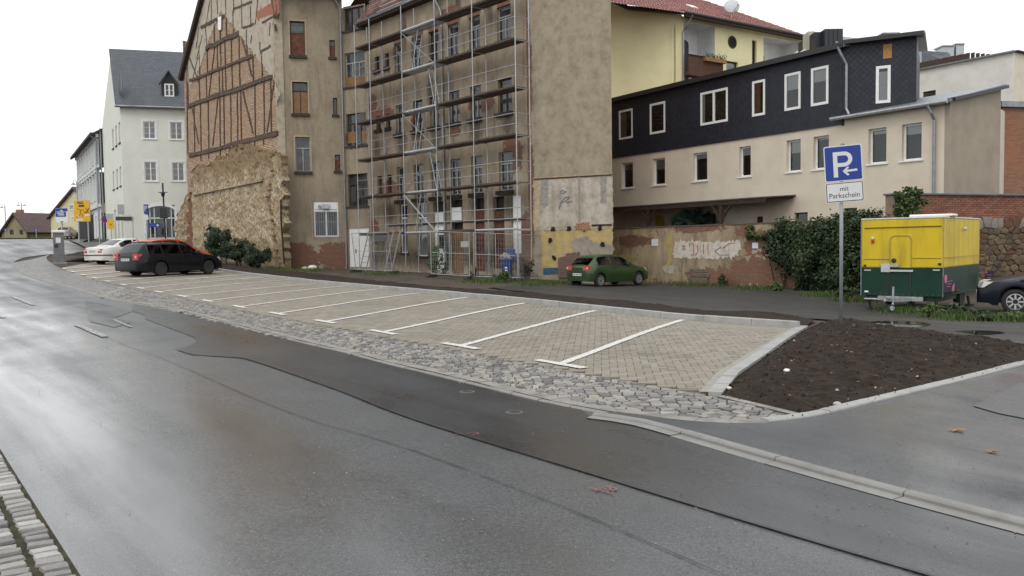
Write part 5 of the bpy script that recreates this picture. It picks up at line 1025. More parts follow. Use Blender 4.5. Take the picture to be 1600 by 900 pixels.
MB().tube([P3(.1, -.85, ze-.1), P3(.0, -.5, ze-.7), P3(.0, -.12, ze-1.0), P3(.0, -.12, 3)], .07, 8).build('downpipe', M['zinc'], yh)
p = P3(2.6, 1.6, ze+1.38); MB().box(-.35, .35, -.3, .3, -.03, .03, Matrix.Translation(p) @ Matrix.Rotation(math.atan2(.553, .833), 4, 'Z') @ Matrix.Rotation(.52, 4, 'X')).build('skylight', M['white_frame'], yh)
dish = thing('satellite_dish', 'round grey satellite dish on the red tiled roof', 'satellite dish', (*P3(5.3, .5, 0).xy, ze+.55)); dp = P3(5.3, .5, ze+1.5); mt = Matrix.Translation(dp) @ Matrix.Rotation(math.radians(-12), 4, 'Z') @ Matrix.Rotation(math.radians(75), 4, 'X')
MB().lathe([(.001, .1), (.25, .085), (.42, .045), (.52, 0), (.53, .01), (.43, .06), (.25, .10), (.001, .12)], 24, mt).build('reflector', flat('grey_dish', (.55, .57, .58), .5), dish, smooth=True)
MB().tube([dp+Vector((0, .1, -.9)), dp+Vector((0, .12, 0))], .035, 8).build('mast', M['galv'], dish); MB().tube([dp+Vector((.05, -.05, -.45)), dp+Vector((.28, -.55, -.1))], .02, 6).build('arm', M['galv'], dish); MB().box(-.05, .05, -.06, .06, -.05, .05, Matrix.Translation(dp+Vector((.28, -.55, -.05)))).build('receiver', M['galv'], dish)
# ---- pale corner house on the left
wo = thing('corner_house', 'pale white corner house with slate roof and small dormer', 'building', (-29, 70, zg(-29, 70)))
Wc = Vector((-31.5, 68.0)); fr_ = Fr(Wc, Wc+Vector((.96, .28))*9.5); fl_ = Fr(Wc+Vector((-.527, .85))*13.2, Wc); zE = (fr_.px(200,165)[1]+fr_.px(280,168)[1])/2; zA = fl_.px(176, 76)[1]
M['offwhite'] = surf('offwhite_render', (.72, .73, .66), .93, 1.05, .8, .9, .15, 60, .2, stain=(.5, .4, .6, .12), stain_c=(.5, .5, .42))
wr_ = [fr_.R(224,190,243,217), fr_.R(266,191,285,218), fr_.R(226,253,245,283), fr_.R(269,254,288,283)]
so_ = fr_.R(229,320,274,374); gz0 = zg(Wc.x+4, Wc.y)-.1; so_ = (so_[0], so_[1], gz0, so_[3])
walls('front_wall', wo, fr_, -.5+gz0, zE, wr_+[so_], M['offwhite'])
for r in wr_:
    w_ = window(wo, fr_, r, 'white_frame', 1, None, 'white_frame', rec=.05, fw=.075, bars=2, so=.08, st=.06, fill=[(.02, .98, .02, .98, 'blind', 'curtain')]); a, c, d, e = r
    b = MB(); b.box(a-.16, a, -.03, .04, d-.1, e+.16); b.box(c, c+.16, -.03, .04, d-.1, e+.16); b.box(a, c, -.03, .04, e, e+.16); b.build('surround', hue('surround_white', (.78, .78, .76)), w_, fr_.mw)
a, c, d, e = so_; shp = MB(); n_ = 12; arch = [(a-.18, d), (a-.18, e-.5)]+[(a-.18+(c-a+.36)*(1-math.cos(math.pi*k/n_))/2, e-.5+.62*math.sin(math.pi*k/n_)) for k in range(1, n_)]+[(c+.18, e-.5), (c+.18, d), (c, d), (c, e-.55)]+[(c-(c-a)*(1-math.cos(math.pi*k/n_))/2, e-.55+.45*math.sin(math.pi*k/n_)) for k in range(1, n_)]+[(a, e-.55), (a, d)]
slab('arch_surround', wo, fr_, arch, -.05, .02, hue('arch_white', (.80, .80, .79)))
sf_ = MB()
for x in (a+.04, a+(c-a)*.12, a+(c-a)*.27, a+(c-a)*.66, a+(c-a)*.86, c-.04): sf_.box(x-.04, x+.04, .10, .18, d, e-.1)
sf_.box(a, c, .10, .18, e-1.15, e-1.03); sf_.box(a, c, .11, .17, d, d+.75); shopf = sf_.build('shopfront', hue('shop_frame', (.62, .64, .64)), wo, fr_.mw)
MB().add([(a,.15,d),(c,.15,d),(c,.15,e),(a,.15,e)], [(0,1,2,3)]).build('pane', M['glass'], shopf, fr_.mw); MB().box(a, c, .2, 2.2, d, e).build('interior', flat('shop_room', (.05, .06, .055), .9, var=.5, scale=2), shopf, fr_.mw)
MB().box(a+(c-a)*.3, a+(c-a)*.6, .165, .185, d+1.9, e-1.25).build('poster', flat('green_poster', (.05, .25, .10), .6), shopf, fr_.mw)
MB().box(so_[0]-2.3, so_[0]-1.0, -.04, 0, fr_.px(215,341)[1]-.18, fr_.px(215,341)[1]+.14).build('street_name_plate', M['dark_grey'], wo, fr_.mw)
# gable side: narrow windows
hl = [fl_.R(x0, y0, x0+dx, y1) for x0, y0, y1, dx in ((175.5,200,232,2.2),(180.5,196,229,2.4),(185.5,191,224,2.6),(190.5,186,219,3),(176.5,268,298,2.3),(182,264,294,2.4),(187,260,290,2.6),(192,256,287,3),(177,142,164,2.4),(181.5,138,161,2.6))]
zz_ = [np.mean([h[i] for h in hl[:4]]) for i in (2, 3)], [np.mean([h[i] for h in hl[4:8]]) for i in (2, 3)]
hl = [(h[0], max(h[1], h[0]+.8), *zz_[0]) for h in hl[:4]]+[(h[0], max(h[1], h[0]+.8), *zz_[1]) for h in hl[4:8]]
hl = [h for h in hl if h[0] > .2 and h[1] < fl_.L-.2]
gdoor = [(fl_.L-1.9, fl_.L-.8, gz0, gz0+3.4), (fl_.L-4.2, fl_.L-3.0, gz0, gz0+3.4), (fl_.L-6.5, fl_.L-5.3, gz0, gz0+3.3)]
walls('side_wall', wo, fl_, -.5+gz0, zE, hl+gdoor, M['offwhite'])
ua_ = fl_.px(176, 80)[0]; zdE = zE; slab('side_gable', wo, fl_, [(.0, zE), (fl_.L, zE), (ua_, zA), (max(ua_-1.5, 0), zE+5)], 0, .2, M['offwhite'])
for h in hl+gdoor: window(wo, fl_, h, 'white_frame', 0, .7 if h in gdoor else None, 'sill' if h in hl else None, rec=.12, fw=.07, so=.08, st=.08)
for k in (0, 1): h = (ua_+3.0+k*1.5, ua_+3.8+k*1.5, zE+1.0, zE+2.5); MB().box(h[0], h[1], -.02, .0, h[2], h[3]).build('attic_window', M['dark_grey'], wo, fl_.mw)
g = NG('slate_roof'); bt = g.n('TexBrick', {'Vector': g.co(), 'Color1': (.075, .085, .10), 'Color2': (.10, .112, .13), 'Mortar': (.04, .045, .05), 'Scale': 1, 'Mortar Size': .015, 'Brick Width': .35, 'Row Height': .22})
M['slate_roof'] = g.fin(bt.outputs[0], .38, g.bump(bt.outputs[1], -.5, .03), .5)
ap = fl_.P(ua_, zA); rl = Vector((.96, .28, 0)); e0_, e1_ = Vector((*Wc, zE-.1))-rl*.3+Vector((.1, -.35, 0)), Vector((*fr_.b, zE-.1))+Vector((.1, -.35, 0)); a0_, a1_ = ap-rl*.3, ap+rl*10
b = MB(); fro = Fr(Wc, fr_.b); roof_l = [fro.mw.inverted() @ q for q in (e0_, e1_, a1_, a0_)]; sdz = (roof_l[3]-roof_l[0])
uL = roof_l[1].x-roof_l[0].x; slp = math.hypot(sdz.y, sdz.z); rm_ = fro.mw @ Matrix.Translation(roof_l[0]) @ Matrix.Rotation(math.atan2(sdz.z, sdz.y), 4, 'X')
MB().add([(0,0,0),(uL,0,0),(uL+sdz.x,slp,0),(sdz.x,slp,0),(0,0,-.15),(uL,0,-.15),(uL+sdz.x,slp,-.15),(sdz.x,slp,-.15)], [(0,1,2,3),(7,6,5,4),(0,4,5,1),(1,5,6,2),(3,2,6,7),(0,3,7,4)]).build('roof', M['slate_roof'], wo, rm_)
MB().tube([e0_+Vector((0, -.1, .0)), e1_+Vector((0, -.1, .0))], .09, 8).build('gutter', M['zinc'], wo)
dc = fr_.off(-.35); r = dc.R(257,131,272,151); dcz = dc.R(252,113,277,156)
b = MB(); b.prism([(dcz[0], dcz[2]), (dcz[1], dcz[2]), (dcz[1], dcz[3]-.95), ((dcz[0]+dcz[1])/2, dcz[3]), (dcz[0], dcz[3]-.95)], 0, 3.5, 'y'); b.build('dormer', M['slate'], wo, dc.mw)
MB().bar(dc.P(dcz[0]-.15, dcz[3]-1.05, .12), dc.P((dcz[0]+dcz[1])/2, dcz[3]+.08, .12), .3, .08).build('dormer_verge', M['black_metal'], wo); MB().bar(dc.P(dcz[1]+.15, dcz[3]-1.05, .12), dc.P((dcz[0]+dcz[1])/2, dcz[3]+.08, .12), .3, .08).build('dormer_verge', M['black_metal'], wo)
window(wo, dc, r, 'white_frame', 1, None, None, rec=-.06, fw=.1, bars=1, room=False, fill=[(0, 1, 0, 1, 'blind', 'curtain')])
MB().tube([fl_.P(.05, zE-.2, .2), fl_.P(.05, gz0, .2)], .07, 8).build('downpipe', M['zinc'], wo)
# ---- grey stucco terrace beyond it
gh = thing('grey_terrace_house', 'grey stucco town house with tall window rows beyond the corner house', 'building', (-44, 88, zg(-44, 88)))
q0 = fl_.P(0, 0).xy; fgh = Fr(q0+Vector((-.527, .85))*24+Vector((-.3, -.2)), q0+Vector((-.3, -.2))); zH = (fgh.px(168,196)[1]+fgh.px(132,232)[1])/2; gz1 = 2.0
hs = []
for r_, (za_, zb_) in enumerate(((gz1+.2, gz1+3.0), (gz1+4.6, gz1+6.9), (gz1+8.1, gz1+10.2))):
    for k in range(8): u = 1.2+k*2.85; hs.append((u, u+1.15, za_, min(zb_, zH-.8)))
M['stucco'] = surf('grey_stucco', (.66, .67, .66), .88, 1.08, .7, .9, .2, 40, .2, stain=(.8, .3, .56, .2), stain_c=(.33, .33, .33))
walls('front_wall', gh, fgh, gz1-1.5, zH, hs, M['stucco'])
for h in hs: window(gh, fgh, h, 'white_frame', 1, .7, 'stucco', rec=.1, fw=.08, so=.12, st=.12, fill=[(.1, .9, .1, .95, 'blind', 'curtain')])
for z in (gz1+3.7, gz1+7.4, zH-.25): MB().box(0, fgh.L, -.22, .0, z, z+.28).build('cornice', M['stucco'], gh, fgh.mw)
for k in range(9): u = .3+k*2.85; MB().box(u, u+.4, -.10, .0, gz1+4, zH-.3).build('pilaster', M['stucco'], gh, fgh.mw)
for h in hs[8:16]: MB().box(h[0]-.2, h[1]+.2, -.25, .0, h[3]+.15, h[3]+.4).build('window_hood', M['stucco'], gh, fgh.mw)
sheet('roof', [fgh.P(-.3, zH+.05, .6), fgh.P(fgh.L+.2, zH+.05, .6), fgh.P(fgh.L+.2, zH+2.6, -4), fgh.P(-.3, zH+2.6, -4)], M['roofdark'], gh, .15); MB().bar(fgh.P(-.3, zH, .6), fgh.P(fgh.L+.2, zH, .6), .2, .25).build('eave_board', M['wood_dark'], gh)
MB().tube([fgh.P(fgh.L-.3, zH, .7), fgh.P(fgh.L-.3, zH-.6, .2), fgh.P(fgh.L-.3, gz1, .2)], .08, 8).build('downpipe', M['zinc'], gh)
# ---- far houses at the head of the street
def far_house(nm, label, fr, ridge_u, zb_, zev, zri, mw_, mr, dep, eave=.4):
    h = thing(nm, label, 'building', (*((fr.a+fr.b)/2), zb_)); slab('gable_wall', h, fr, [(0, zb_-1), (fr.L, zb_-1), (fr.L, zev[1]), (ridge_u, zri), (0, zev[0])], 0, .3, mw_)
    def P(u, z, d): return fr.P(u, z, d)
    for u_, ze_ in ((0-eave, zev[0]), (fr.L+eave, zev[1])):
        k = (zri-ze_)/(abs(u_-ridge_u)-eave); pts = [P(u_, ze_-eave*k, .4), P(ridge_u, zri+.1, .4), P(ridge_u, zri+.1, -dep), P(u_, ze_-eave*k, -dep)]
        if u_ > ridge_u: pts = pts[::-1]
        sheet('roof', pts, mr, h, .2)
    MB().box(0, .2, 0, dep, zb_-1, zev[0]).build('side_wall', mw_, h, fr.mw); MB().box(fr.L-.2, fr.L, 0, dep, zb_-1, zev[1]).build('side_wall', mw_, h, fr.mw)
    return h
M['roof_brown'] = surf('brown_tile_roof', (.11, .075, .07), .8, 1.2, 2, .7); M['roof_red'] = surf('pale_red_roof', (.34, .21, .18), .85, 1.15, 2, .7); M['ochre'] = surf('dull_ochre_render', (.30, .25, .16), .8, 1.15, 1, .9); M['paleyel'] = surf('pale_yellow_render', (.66, .60, .40), .92, 1.05, 1, .9)
f_ = Fr(atY(80, 372, 106).xy, atY(136, 372, 100).xy); bz = f_.px(108, 373)[1]
y2 = far_house('gabled_house', 'pale yellow gabled house behind the yellow direction sign', f_, f_.px(118,295)[0], bz, (f_.px(84,338)[1], f_.px(136,309)[1]), f_.px(118,293)[1], M['paleyel'], M['roof_brown'], 9)
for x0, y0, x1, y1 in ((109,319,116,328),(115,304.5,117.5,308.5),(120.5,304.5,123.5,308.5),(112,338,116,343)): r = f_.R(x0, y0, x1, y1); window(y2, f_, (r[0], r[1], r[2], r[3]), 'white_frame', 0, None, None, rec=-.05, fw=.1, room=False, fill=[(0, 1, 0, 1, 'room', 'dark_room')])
c = atY(127, 292, 103); MB().box(c.x-.4, c.x+.4, c.y-.4, c.y+.4, c.z-3, c.z+.4).build('chimney', red, y2)
f_ = Fr(atY(2, 371, 108).xy, atY(43, 371, 106).xy); bz = f_.px(20, 371)[1]
y3 = far_house('brown_gabled_house', 'low ochre gabled house with brown roof at the far left', f_, f_.px(24,334)[0], bz, (f_.px(3,364)[1], f_.px(42,357)[1]), f_.px(24,333)[1], M['ochre'], M['roof_brown'], 7, .5)
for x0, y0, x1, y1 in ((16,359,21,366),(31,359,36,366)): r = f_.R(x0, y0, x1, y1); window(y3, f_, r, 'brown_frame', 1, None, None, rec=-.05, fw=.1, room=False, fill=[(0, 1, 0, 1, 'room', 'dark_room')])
c = atY(28.5, 331, 108); MB().box(c.x-.35, c.x+.35, c.y, c.y+.7, c.z-2, c.z+.3).build('chimney', red, y3)
lh = thing('long_low_house', 'long low house with brown tiled roof at the head of the street', 'building', (*atY(55, 372, 118).xy, 3.4)); p = [atY(32, 354, 116), atY(76, 354, 116), atY(54, 335, 121), atY(24, 335, 121)]; sheet('roof', p, M['roof_brown'], lh, .2); a, c = atY(34, 355, 116.3), atY(74, 371, 116.3); MB().box(a.x, c.x, 116.3, 122, c.z-1, a.z).build('wall', M['ochre'], lh)
c = atY(46, 342, 118); MB().box(c.x-.5, c.x+.2, 117.4, 118, c.z-.3, c.z+.3).build('roof_window', M['white_frame'], lh)
rh = thing('red_roof_house', 'pale red tiled roof rising behind the long low house', 'building', (*atY(66, 372, 135).xy, 3.5)); p = [atY(54, 334, 130), atY(58, 344, 124), atY(78, 354, 122), atY(78, 334, 132)]; sheet('roof', [p[0], p[1], p[2], p[3]], M['roof_red'], rh, .3); a, c = atY(58, 345, 130), atY(80, 371, 130); MB().box(a.x, c.x, 130, 136, c.z-1, a.z).build('wall', M['ochre'], rh)
# ================================================================ SCAFFOLD
scf = thing('scaffold', 'grey tube scaffold with plank decks in front of the derelict tenement', 'scaffold', (*ff.P(7, 0, 1).xy, zg(*ff.P(7, 0, 1).xy)))
f1s, f0s = ff.off(1.15), ff.off(.30)
fu = [f1s.px(x, 330)[0] for x in (560, 583, 632.5, 684, 742, 808.5)]
zD = [f1s.px(803, y)[1] for y in (358, 285, 212, 135.5, 60, -14)]; lift = (zD[4]-zD[0])/4; zD = [zD[0]+lift*k for k in range(6)]
pt_ = MB(); zT = zD[5]+1.4
for i, u in enumerate(fu):
    for fr__ in (f1s, f0s):
        p = fr__.P(u, 0); zb_ = zg(p.x, p.y)+.02
        MB().tube([(p.x, p.y, zb_), (p.x, p.y, zT)], .026, 8).build('standard', M['galv'], scf); MB().box(p.x-.08, p.x+.08, p.y-.08, p.y+.08, zb_-.03, zb_+.012).build('base_plate', M['galv'], scf)
for k, z in enumerate(zD):
    for i, u in enumerate(fu):
        MB().tube([f1s.P(u, z-.06), f0s.P(u, z-.06)], .022, 6).build('transom', M['galv'], scf)
        if i == 0: continue
        a, c = fu[i-1]+.03, u-.03; alu = (i == 3) or (k == 0 and i == 5)
        for q, (d0, d1) in enumerate(((.36, .70), (.74, 1.08))):
            b = MB(); b.box(a, c, -d1, -d0, z-.035, z+.012); b.build('deck_plank', M['alu'] if alu else M['plank'], scf, ff.mw)
        MB().box(a, c, -1.14, -1.11, z+.0, z+.085 if not alu else z+.06).build('toe_board', M['alu'] if alu else M['plank'], scf, ff.mw)
        for h in (.5, 1.0):
            if k < 5: MB().tube([f1s.P(a, z+h), f1s.P(c, z+h)], .02, 6).build('guard_rail', M['galv'], scf)
    if k < 5:
        for h in (.5, 1.0): MB().tube([f1s.P(fu[-1], z+h), f0s.P(fu[-1], z+h)], .018, 6).build('guard_rail', M['galv'], scf)
MB().tube([f1s.P(fu[2], zD[0]-1.1), f1s.P(fu[5], zD[0]+1.05-lift)], .02, 6).build('guard_rail', M['galv'], scf) if False else None
for k in range(5):
    a, c = (fu[2], fu[3]) if k % 2 == 0 else (fu[3], fu[2])
    MB().tube([f1s.P(c, zD[k]-.05, .04), f1s.P(a, zD[k+1]-.05, .04)], .022, 6).build('brace', M['galv'] if k % 2 else M['zinc'], scf)
MB().tube([f1s.P(fu[3], zD[0]-.1, .04), f1s.P(fu[2], zD[1]-.1, .04)], .022, 6).build('brace', M['galv'], scf)
for k in range(5):
    ua, ub = (fu[2]+.5, fu[2]+1.15) if k % 2 == 0 else (fu[3]-.5, fu[3]-1.1)
    la = MB()
    for d in (.5, .82): la.bar(ff.P(ua, zD[k], d), ff.P(ub, zD[k+1], d), .03, .06)
    for j in range(8): t = (j+.5)/8; la.tube([ff.P(ua+(ub-ua)*t, zD[k]+lift*t, .5), ff.P(ua+(ub-ua)*t, zD[k]+lift*t, .82)], .014, 5)
    la.build('ladder', M['galv'], scf)
# ---- construction fence panels
def fence(label, pa, pb, h=2.0, lean=0.0):
    a, c = Vector(pa), Vector(pb); d = (c-a); L = d.length; d.normalize(); nrm = Vector((d.y, -d.x)); za, zb = zg(*a), zg(*c)
    t = thing('fence_panel', label, 'fence', (a.x, a.y, za), 0, 'mobile fence panels before the tenement')
    P = lambda s, z: Vector((*(a+d*s+nrm*lean*z), za+(zb-za)*s/L+.08+z))
    MB().tube([P(0, -.06), P(0, h), P(L, h), P(L, -.06)], .021, 8).build('frame', M['galv'], t)
    MB().tube([P(0, .06), P(L, .06)], .017, 6).build('bottom_rail', M['galv'], t); MB().tube([P(0, h*.52), P(L, h*.52)], .013, 6).build('mid_rail', M['galv'], t); MB().tube([P(L*.5, .06), P(L*.5, h)], .015, 6).build('upright', M['galv'], t)
    b = MB(); n = int(L/.12)
    for i in range(1, n): b.bar(P(L*i/n, .06), P(L*i/n, h), .005, .005)
    for i in range(1, 9): b.bar(P(0, h*i/9), P(L, h*i/9), .004, .004)
    b.build('wire_mesh', M['galv'], t)
    for s in (0, L): q = P(s, 0); MB().box(-.35, .35, -.11, .11, -.09, .05, Matrix.Translation(q) @ Matrix.Rotation(math.atan2(nrm.y, nrm.x), 4, 'Z')).build('foot', M['dark_grey'], t, bevel=.02)
fence('leftmost fence panel leaning before the white double door', G(556,425).xy, G(613,427.5).xy, 2.0, .10)
fence('fence panel before the graffitied white door', G(674,432.5).xy, G(734,436).xy)
fence('fence panel between the boarded doors and the blue bin', G(741,436.5).xy, G(809,439).xy)
fence('fence panel reaching the yellow painted wall by the green car', G(811,439).xy, G(893,432).xy)
# ---- tools against the facade: two ladders
for lab, xa, xb, yb in (('left aluminium ladder leaning at the white door', 562, 568, 424), ('right aluminium ladder leaning beside the meter box', 601, 613, 426)):
    p, q = G(xa, yb).xy, G(xb, yb).xy; wd_ = (q-p).normalized(); t = thing('ladder', lab, 'ladder', (p.x, p.y, zg(*p)), 0, 'ladders leaning on the tenement'); top = Vector((*(-ff.o*.5+wd_*.12), 2.2)); b = zg(*p)+.02
    for nm, o in (('rail', 0), ('rail', .38)): s = Vector((*(p+wd_*o), b)); MB().bar(s, s+top, .03, .06).build(nm, M['galv'], t)
    for j in range(7): s = Vector((*p, b))+top*((j+.5)/7); MB().tube([s, s+Vector((*(wd_*.38), 0))], .014, 5).build('rung', M['galv'], t)
# ---- blue wheelie bin
bp = G(793, 433); bin_ = thing('wheelie_bin', 'blue wheelie bin with open lid and a rubbish bag', 'bin', bp, math.radians(-15)); BW = WM[bin_] @ Matrix.Scale(.86, 4)
M['blue_plastic'] = flat('blue_plastic', (.018, .045, .16), .5); b = MB(); v = []
for z, hx, hy in ((.06, .22, .24), (.95, .29, .33), (.95, .31, .35), (1.02, .31, .35)): v += [(-hx, -hy, z), (hx, -hy, z), (hx, hy, z), (-hx, hy, z)]
b.add(v, [(3,2,1,0)]+[(k*4+i, k*4+(i+1) % 4, k*4+4+(i+1) % 4, k*4+4+i) for k in range(3) for i in range(4)]+[(12,13,14,15)]); b.build('body', M['blue_plastic'], bin_, BW, bevel=.015)
MB().box(-.32, .32, .35, .40, .98, 1.62, Matrix.Rotation(-.12, 4, 'X')).build('lid', M['blue_plastic'], bin_, BW, bevel=.02); MB().tube([(-.25, .42, 1.0), (.25, .42, 1.0)], .02, 6).build('handle', M['blue_plastic'], bin_, BW)
for s in (-1, 1): MB().lathe([(.10, -.03), (.10, .03)], 14, Matrix.Translation((s*.25, .22, .10)) @ Matrix.Rotation(math.pi/2, 4, 'Y')).build('wheel', M['black_metal'], bin_, BW)
for z in (.35, .5): MB().box(-.06, .08, -.33+(.9-z)*.1-.02, -.28, z, z+.07).build('sticker', M['white_frame'], bin_, BW)
bag = thing('rubbish_bag', 'grey and white rubbish bag heaped on the open blue bin', 'bag', bp+Vector((-.05, 0, .88)), .3); v, f = [], []
bmx = bmesh.new(); bmesh.ops.create_icosphere(bmx, subdivisions=3, radius=.28)
for vv in bmx.verts: n_ = noise.fractal(vv.co*5, .8, 2, 4); vv.co = Vector((vv.co.x*(1+.35*n_), vv.co.y*(1+.35*n_), max(-.05, vv.co.z*.8*(1+.4*n_))+.03))
me = bpy.data.meshes.new('bag_body'); bmx.to_mesh(me); bmx.free(); g = NG('mixed_plastic'); me.materials.append(g.fin(g.ramp(g.noise(9, 4), [(.4, (.05, .05, .055)), (.5, (.4, .4, .4)), (.6, (.12, .11, .10))]), .4)); mobj('bag_body', me, bag, WM[bag])

# ================================================================ VEHICLES
M['tyre'] = flat('rubber_tyre', (.016, .016, .016), .8); M['alloy'] = surf('wheel_silver', (.50, .50, .50), .8, 1.1, 10, .4, metal=.6); M['underbody'] = flat('underbody_black', (.008, .008, .008), .9)
def paint(name, c, metal=.35, rough=.32, coat=.6):
    g = NG(name); n = g.noise(2.5, 5, .7); col = g.ramp(n, [(.3, tuple(x*.86 for x in c)), (.7, c)]); g.fin(col, g.ramp(n, [(.3, rough), (.8, rough+.12)]), None, .5 if coat > .31 else .2, metal); g.p.inputs['Coat Weight'].default_value = coat; g.p.inputs['Coat Roughness'].default_value = .08; return g.m
def glow(name, c): g = NG(name); return g.fin(c, .18, None, .6)
M['tail_red'] = glow('tail_red', (.42, .02, .015)); M['lamp_clear'] = glow('lamp_clear', (.60, .60, .58)); M['plate'] = flat('number_plate_white', (.62, .62, .60), .5); M['lamp_lit'] = None
def make_car(name, label, pos, head, L, W, H, wb, fo, wr, top, belt, glass_rng, col, trims, group=None, rng=(0,), tail=(.70, .90, .34), seams=(), bumper=None, rail=False):
    """top, belt: (x, z) profiles measured from the tail; glass_rng: side-window x ranges; trims: windscreen and rear-screen x ranges"""
    rz = math.atan2(head[1], head[0]); t = thing(name, label, 'car', pos, rz, group); MW = WM[t]
    tx, tz = zip(*top); bx_, bz = zip(*belt); xr, xf = L-fo-wb, L-fo; R = wr+.055
    xs = set(np.linspace(.0, L, 34)); xs |= {0.0, .02, .05, .10, .18, L-.18, L-.10, L-.05, L-.02, L}
    for w0 in (xr, xf): xs |= {w0+R*math.cos(a) for a in np.linspace(0, math.pi, 13)}|{w0-R-.004, w0+R+.004}
    for a, c in glass_rng: xs |= {a, c, (a+c)/2}
    for a, c in trims: xs |= {a, c}
    xs |= set(tx); xs = np.array(sorted(x for x in xs if 0 <= x <= L)); xs = xs[np.r_[True, np.diff(xs) > .003]]
    wmax = W/2; rings = []
    def sm(x, X, Z): return float(np.interp(x, X, Z))
    for x in xs:
        tp = (sm(x-.05, tx, tz)+2*sm(x, tx, tz)+sm(x+.05, tx, tz))/4 if .08 < x < L-.08 else sm(x, tx, tz); bl = min(sm(x, bx_, bz), tp-.03)
        e = min(x, L-x); pl = 1-.17*max(0, 1-e/.55)**2.2-.06*max(0, 1-e/.06)**2
        cab = min(1, max(0, (tp-bl-.03)/(H-.92-.03))); sz = .20+(.06 if e < .3 else 0)
        for w0 in (xr, xf):
            if abs(x-w0) < R: sz = max(sz, wr+math.sqrt(max(R*R-(x-w0)**2, 0)))
        wt = wmax*pl*(.84*(1-cab)+.66*cab); wbel = wmax*pl*.955; th = tp-bl
        crown = .035 if cab > .05 else .03
        low, midz = max(.36, sz+.015), max(.58, sz+.05); shz = max(bl-.05, midz+.03)
        zrail = tp-crown-.03*cab
        g_hi, g_lo = zrail-.035*cab, bl+.015*cab
        def lat(z): k = (z-bl)/max(zrail-bl, 1e-3); return wbel+(wt-wbel)*min(1, max(0, k))**1.15
        rings.append([(0, tp), (wt*.5, tp-crown*.28), (wt*.86, tp-crown*.75), (wt, zrail), (lat(g_hi), g_hi), (lat(g_lo), g_lo), (wbel+.004, bl-.015), (wmax*pl*.985, shz), (wmax*pl, midz), (wmax*pl*.992, low), (wmax*pl*.955, sz), (0, sz+.02)])
    nr = 12; n = len(xs)
    def pnt(i, j, s): y, z = rings[i][j]; return Vector((xs[i], s*y, z))
    def isglass(i, j):
        xm = (xs[i]+xs[i+1])/2
        if j == 4 and any(a <= xm <= c for a, c in glass_rng): return 1
        if j in (0, 1) and any(a < xm < c for a, c in trims): return 2 if xm > L/2 else 3
        return 0
    body = MB(); gl = {1: [MB(), MB()], 2: [MB()], 3: [MB()]}
    for s in (1, -1):
        b0 = len(body.v); body.v += [tuple(pnt(i, j, s)) for i in range(n) for j in range(nr)]
        for i in range(n-1):
            for j in range(nr-1):
                q = (i*nr+j, (i+1)*nr+j, (i+1)*nr+j+1, i*nr+j+1); q = q[::-1] if s > 0 else q; k = isglass(i, j)
                if k:
                    gg = gl[k][0 if k > 1 else (0 if s > 0 else 1)]; vv = [Vector(body.v[b0+a]) for a in q]; nn = (vv[2]-vv[0]).cross(vv[3]-vv[1])
                    if nn.dot(sum(vv, Vector())/4-Vector((L/2, 0, .5))) < 0: vv = vv[::-1]
                    gg.add(vv, [(0,1,2,3)])
                else: body.f.append(tuple(b0+a for a in q)); body.a.append(0)
        for i, fl in ((0, s > 0), (n-1, s < 0)):
            q = tuple(b0+i*nr+j for j in range(nr)); body.f.append(q if fl else q[::-1]); body.a.append(0)
    me = mesh('body', body.v, body.f, col, True); bmx = bmesh.new(); bmx.from_mesh(me); bmesh.ops.remove_doubles(bmx, verts=bmx.verts, dist=.0008); bmesh.ops.recalc_face_normals(bmx, faces=bmx.faces)
    for e_ in bmx.edges:
        if len(e_.link_faces) == 2 and e_.calc_face_angle(0) > math.radians(38): e_.smooth = False
    bmx.to_mesh(me); bmx.free(); mobj('body', me, t, MW)
    for k, nm in ((1, 'side_window'), (2, 'windscreen'), (3, 'rear_window')):
        for gg in gl[k]:
            if gg.v:
                o = gg.build(nm, M['carglass'], t, MW)
    # window rubber: dark surrounds just inside
    MB().box(.25, L-.35, -wmax*.86, wmax*.86, .26, .60).build('underbody', M['underbody'], t, MW)
    a = min(x for x, z in top if z > H-.12); inter = MB(); inter.box(trims[0][0]+.15 if trims else .5, L*.60, -wmax*.78, wmax*.78, .55, .86)
    for sx in (L*.30, L*.50):
        for sy in (-.38, .38): inter.box(sx-.10, sx+.06, sy-.24, sy+.24, .6, 1.08); inter.box(sx-.08, sx+.02, sy-.12, sy+.12, 1.08, 1.24)
    inter.build('interior', M['dark'], t, MW)
    for x in (xr, xf):
        for s in (-1, 1):
            m = MW @ Matrix.Translation((x, s*(wmax-.105), wr)) @ Matrix.Rotation(-s*math.pi/2, 4, 'X')
            wl = bpy.data.objects.new('wheel', None); reg(wl, t, m)
            MB().lathe([(wr*.62, -.09), (wr*.90, -.095), (wr*.99, -.07), (wr, 0), (wr*.99, .07), (wr*.90, .095), (wr*.66, .09), (wr*.62, .075)], 28).build('tyre', M['tyre'], wl, m, smooth=True)
            r_ = MB(); r_.lathe([(wr*.65, .03), (wr*.66, .085), (wr*.60, .088), (wr*.57, .05), (wr*.2, .06), (.02, .07)], 24)
            for k in range(8):
                aa = k*math.pi/4; r_.box(wr*.18, wr*.60, -.022, .022, .05, .082, Matrix.Rotation(aa, 4, 'Z'))
            r_.build('rim', M['alloy'] if rng[0] != 'dark' else M['dark_grey'], wl, m)
            dk_ = MB()
            for k in range(8): dk_.box(wr*.30, wr*.54, -.035, .035, .045, .063, Matrix.Rotation(k*math.pi/4+math.pi/8, 4, 'Z'))
            dk_.build('rim_slot', M['black_metal'], wl, m)
    tl0, tl1, tw = tail; ye = rings[2][8][0]
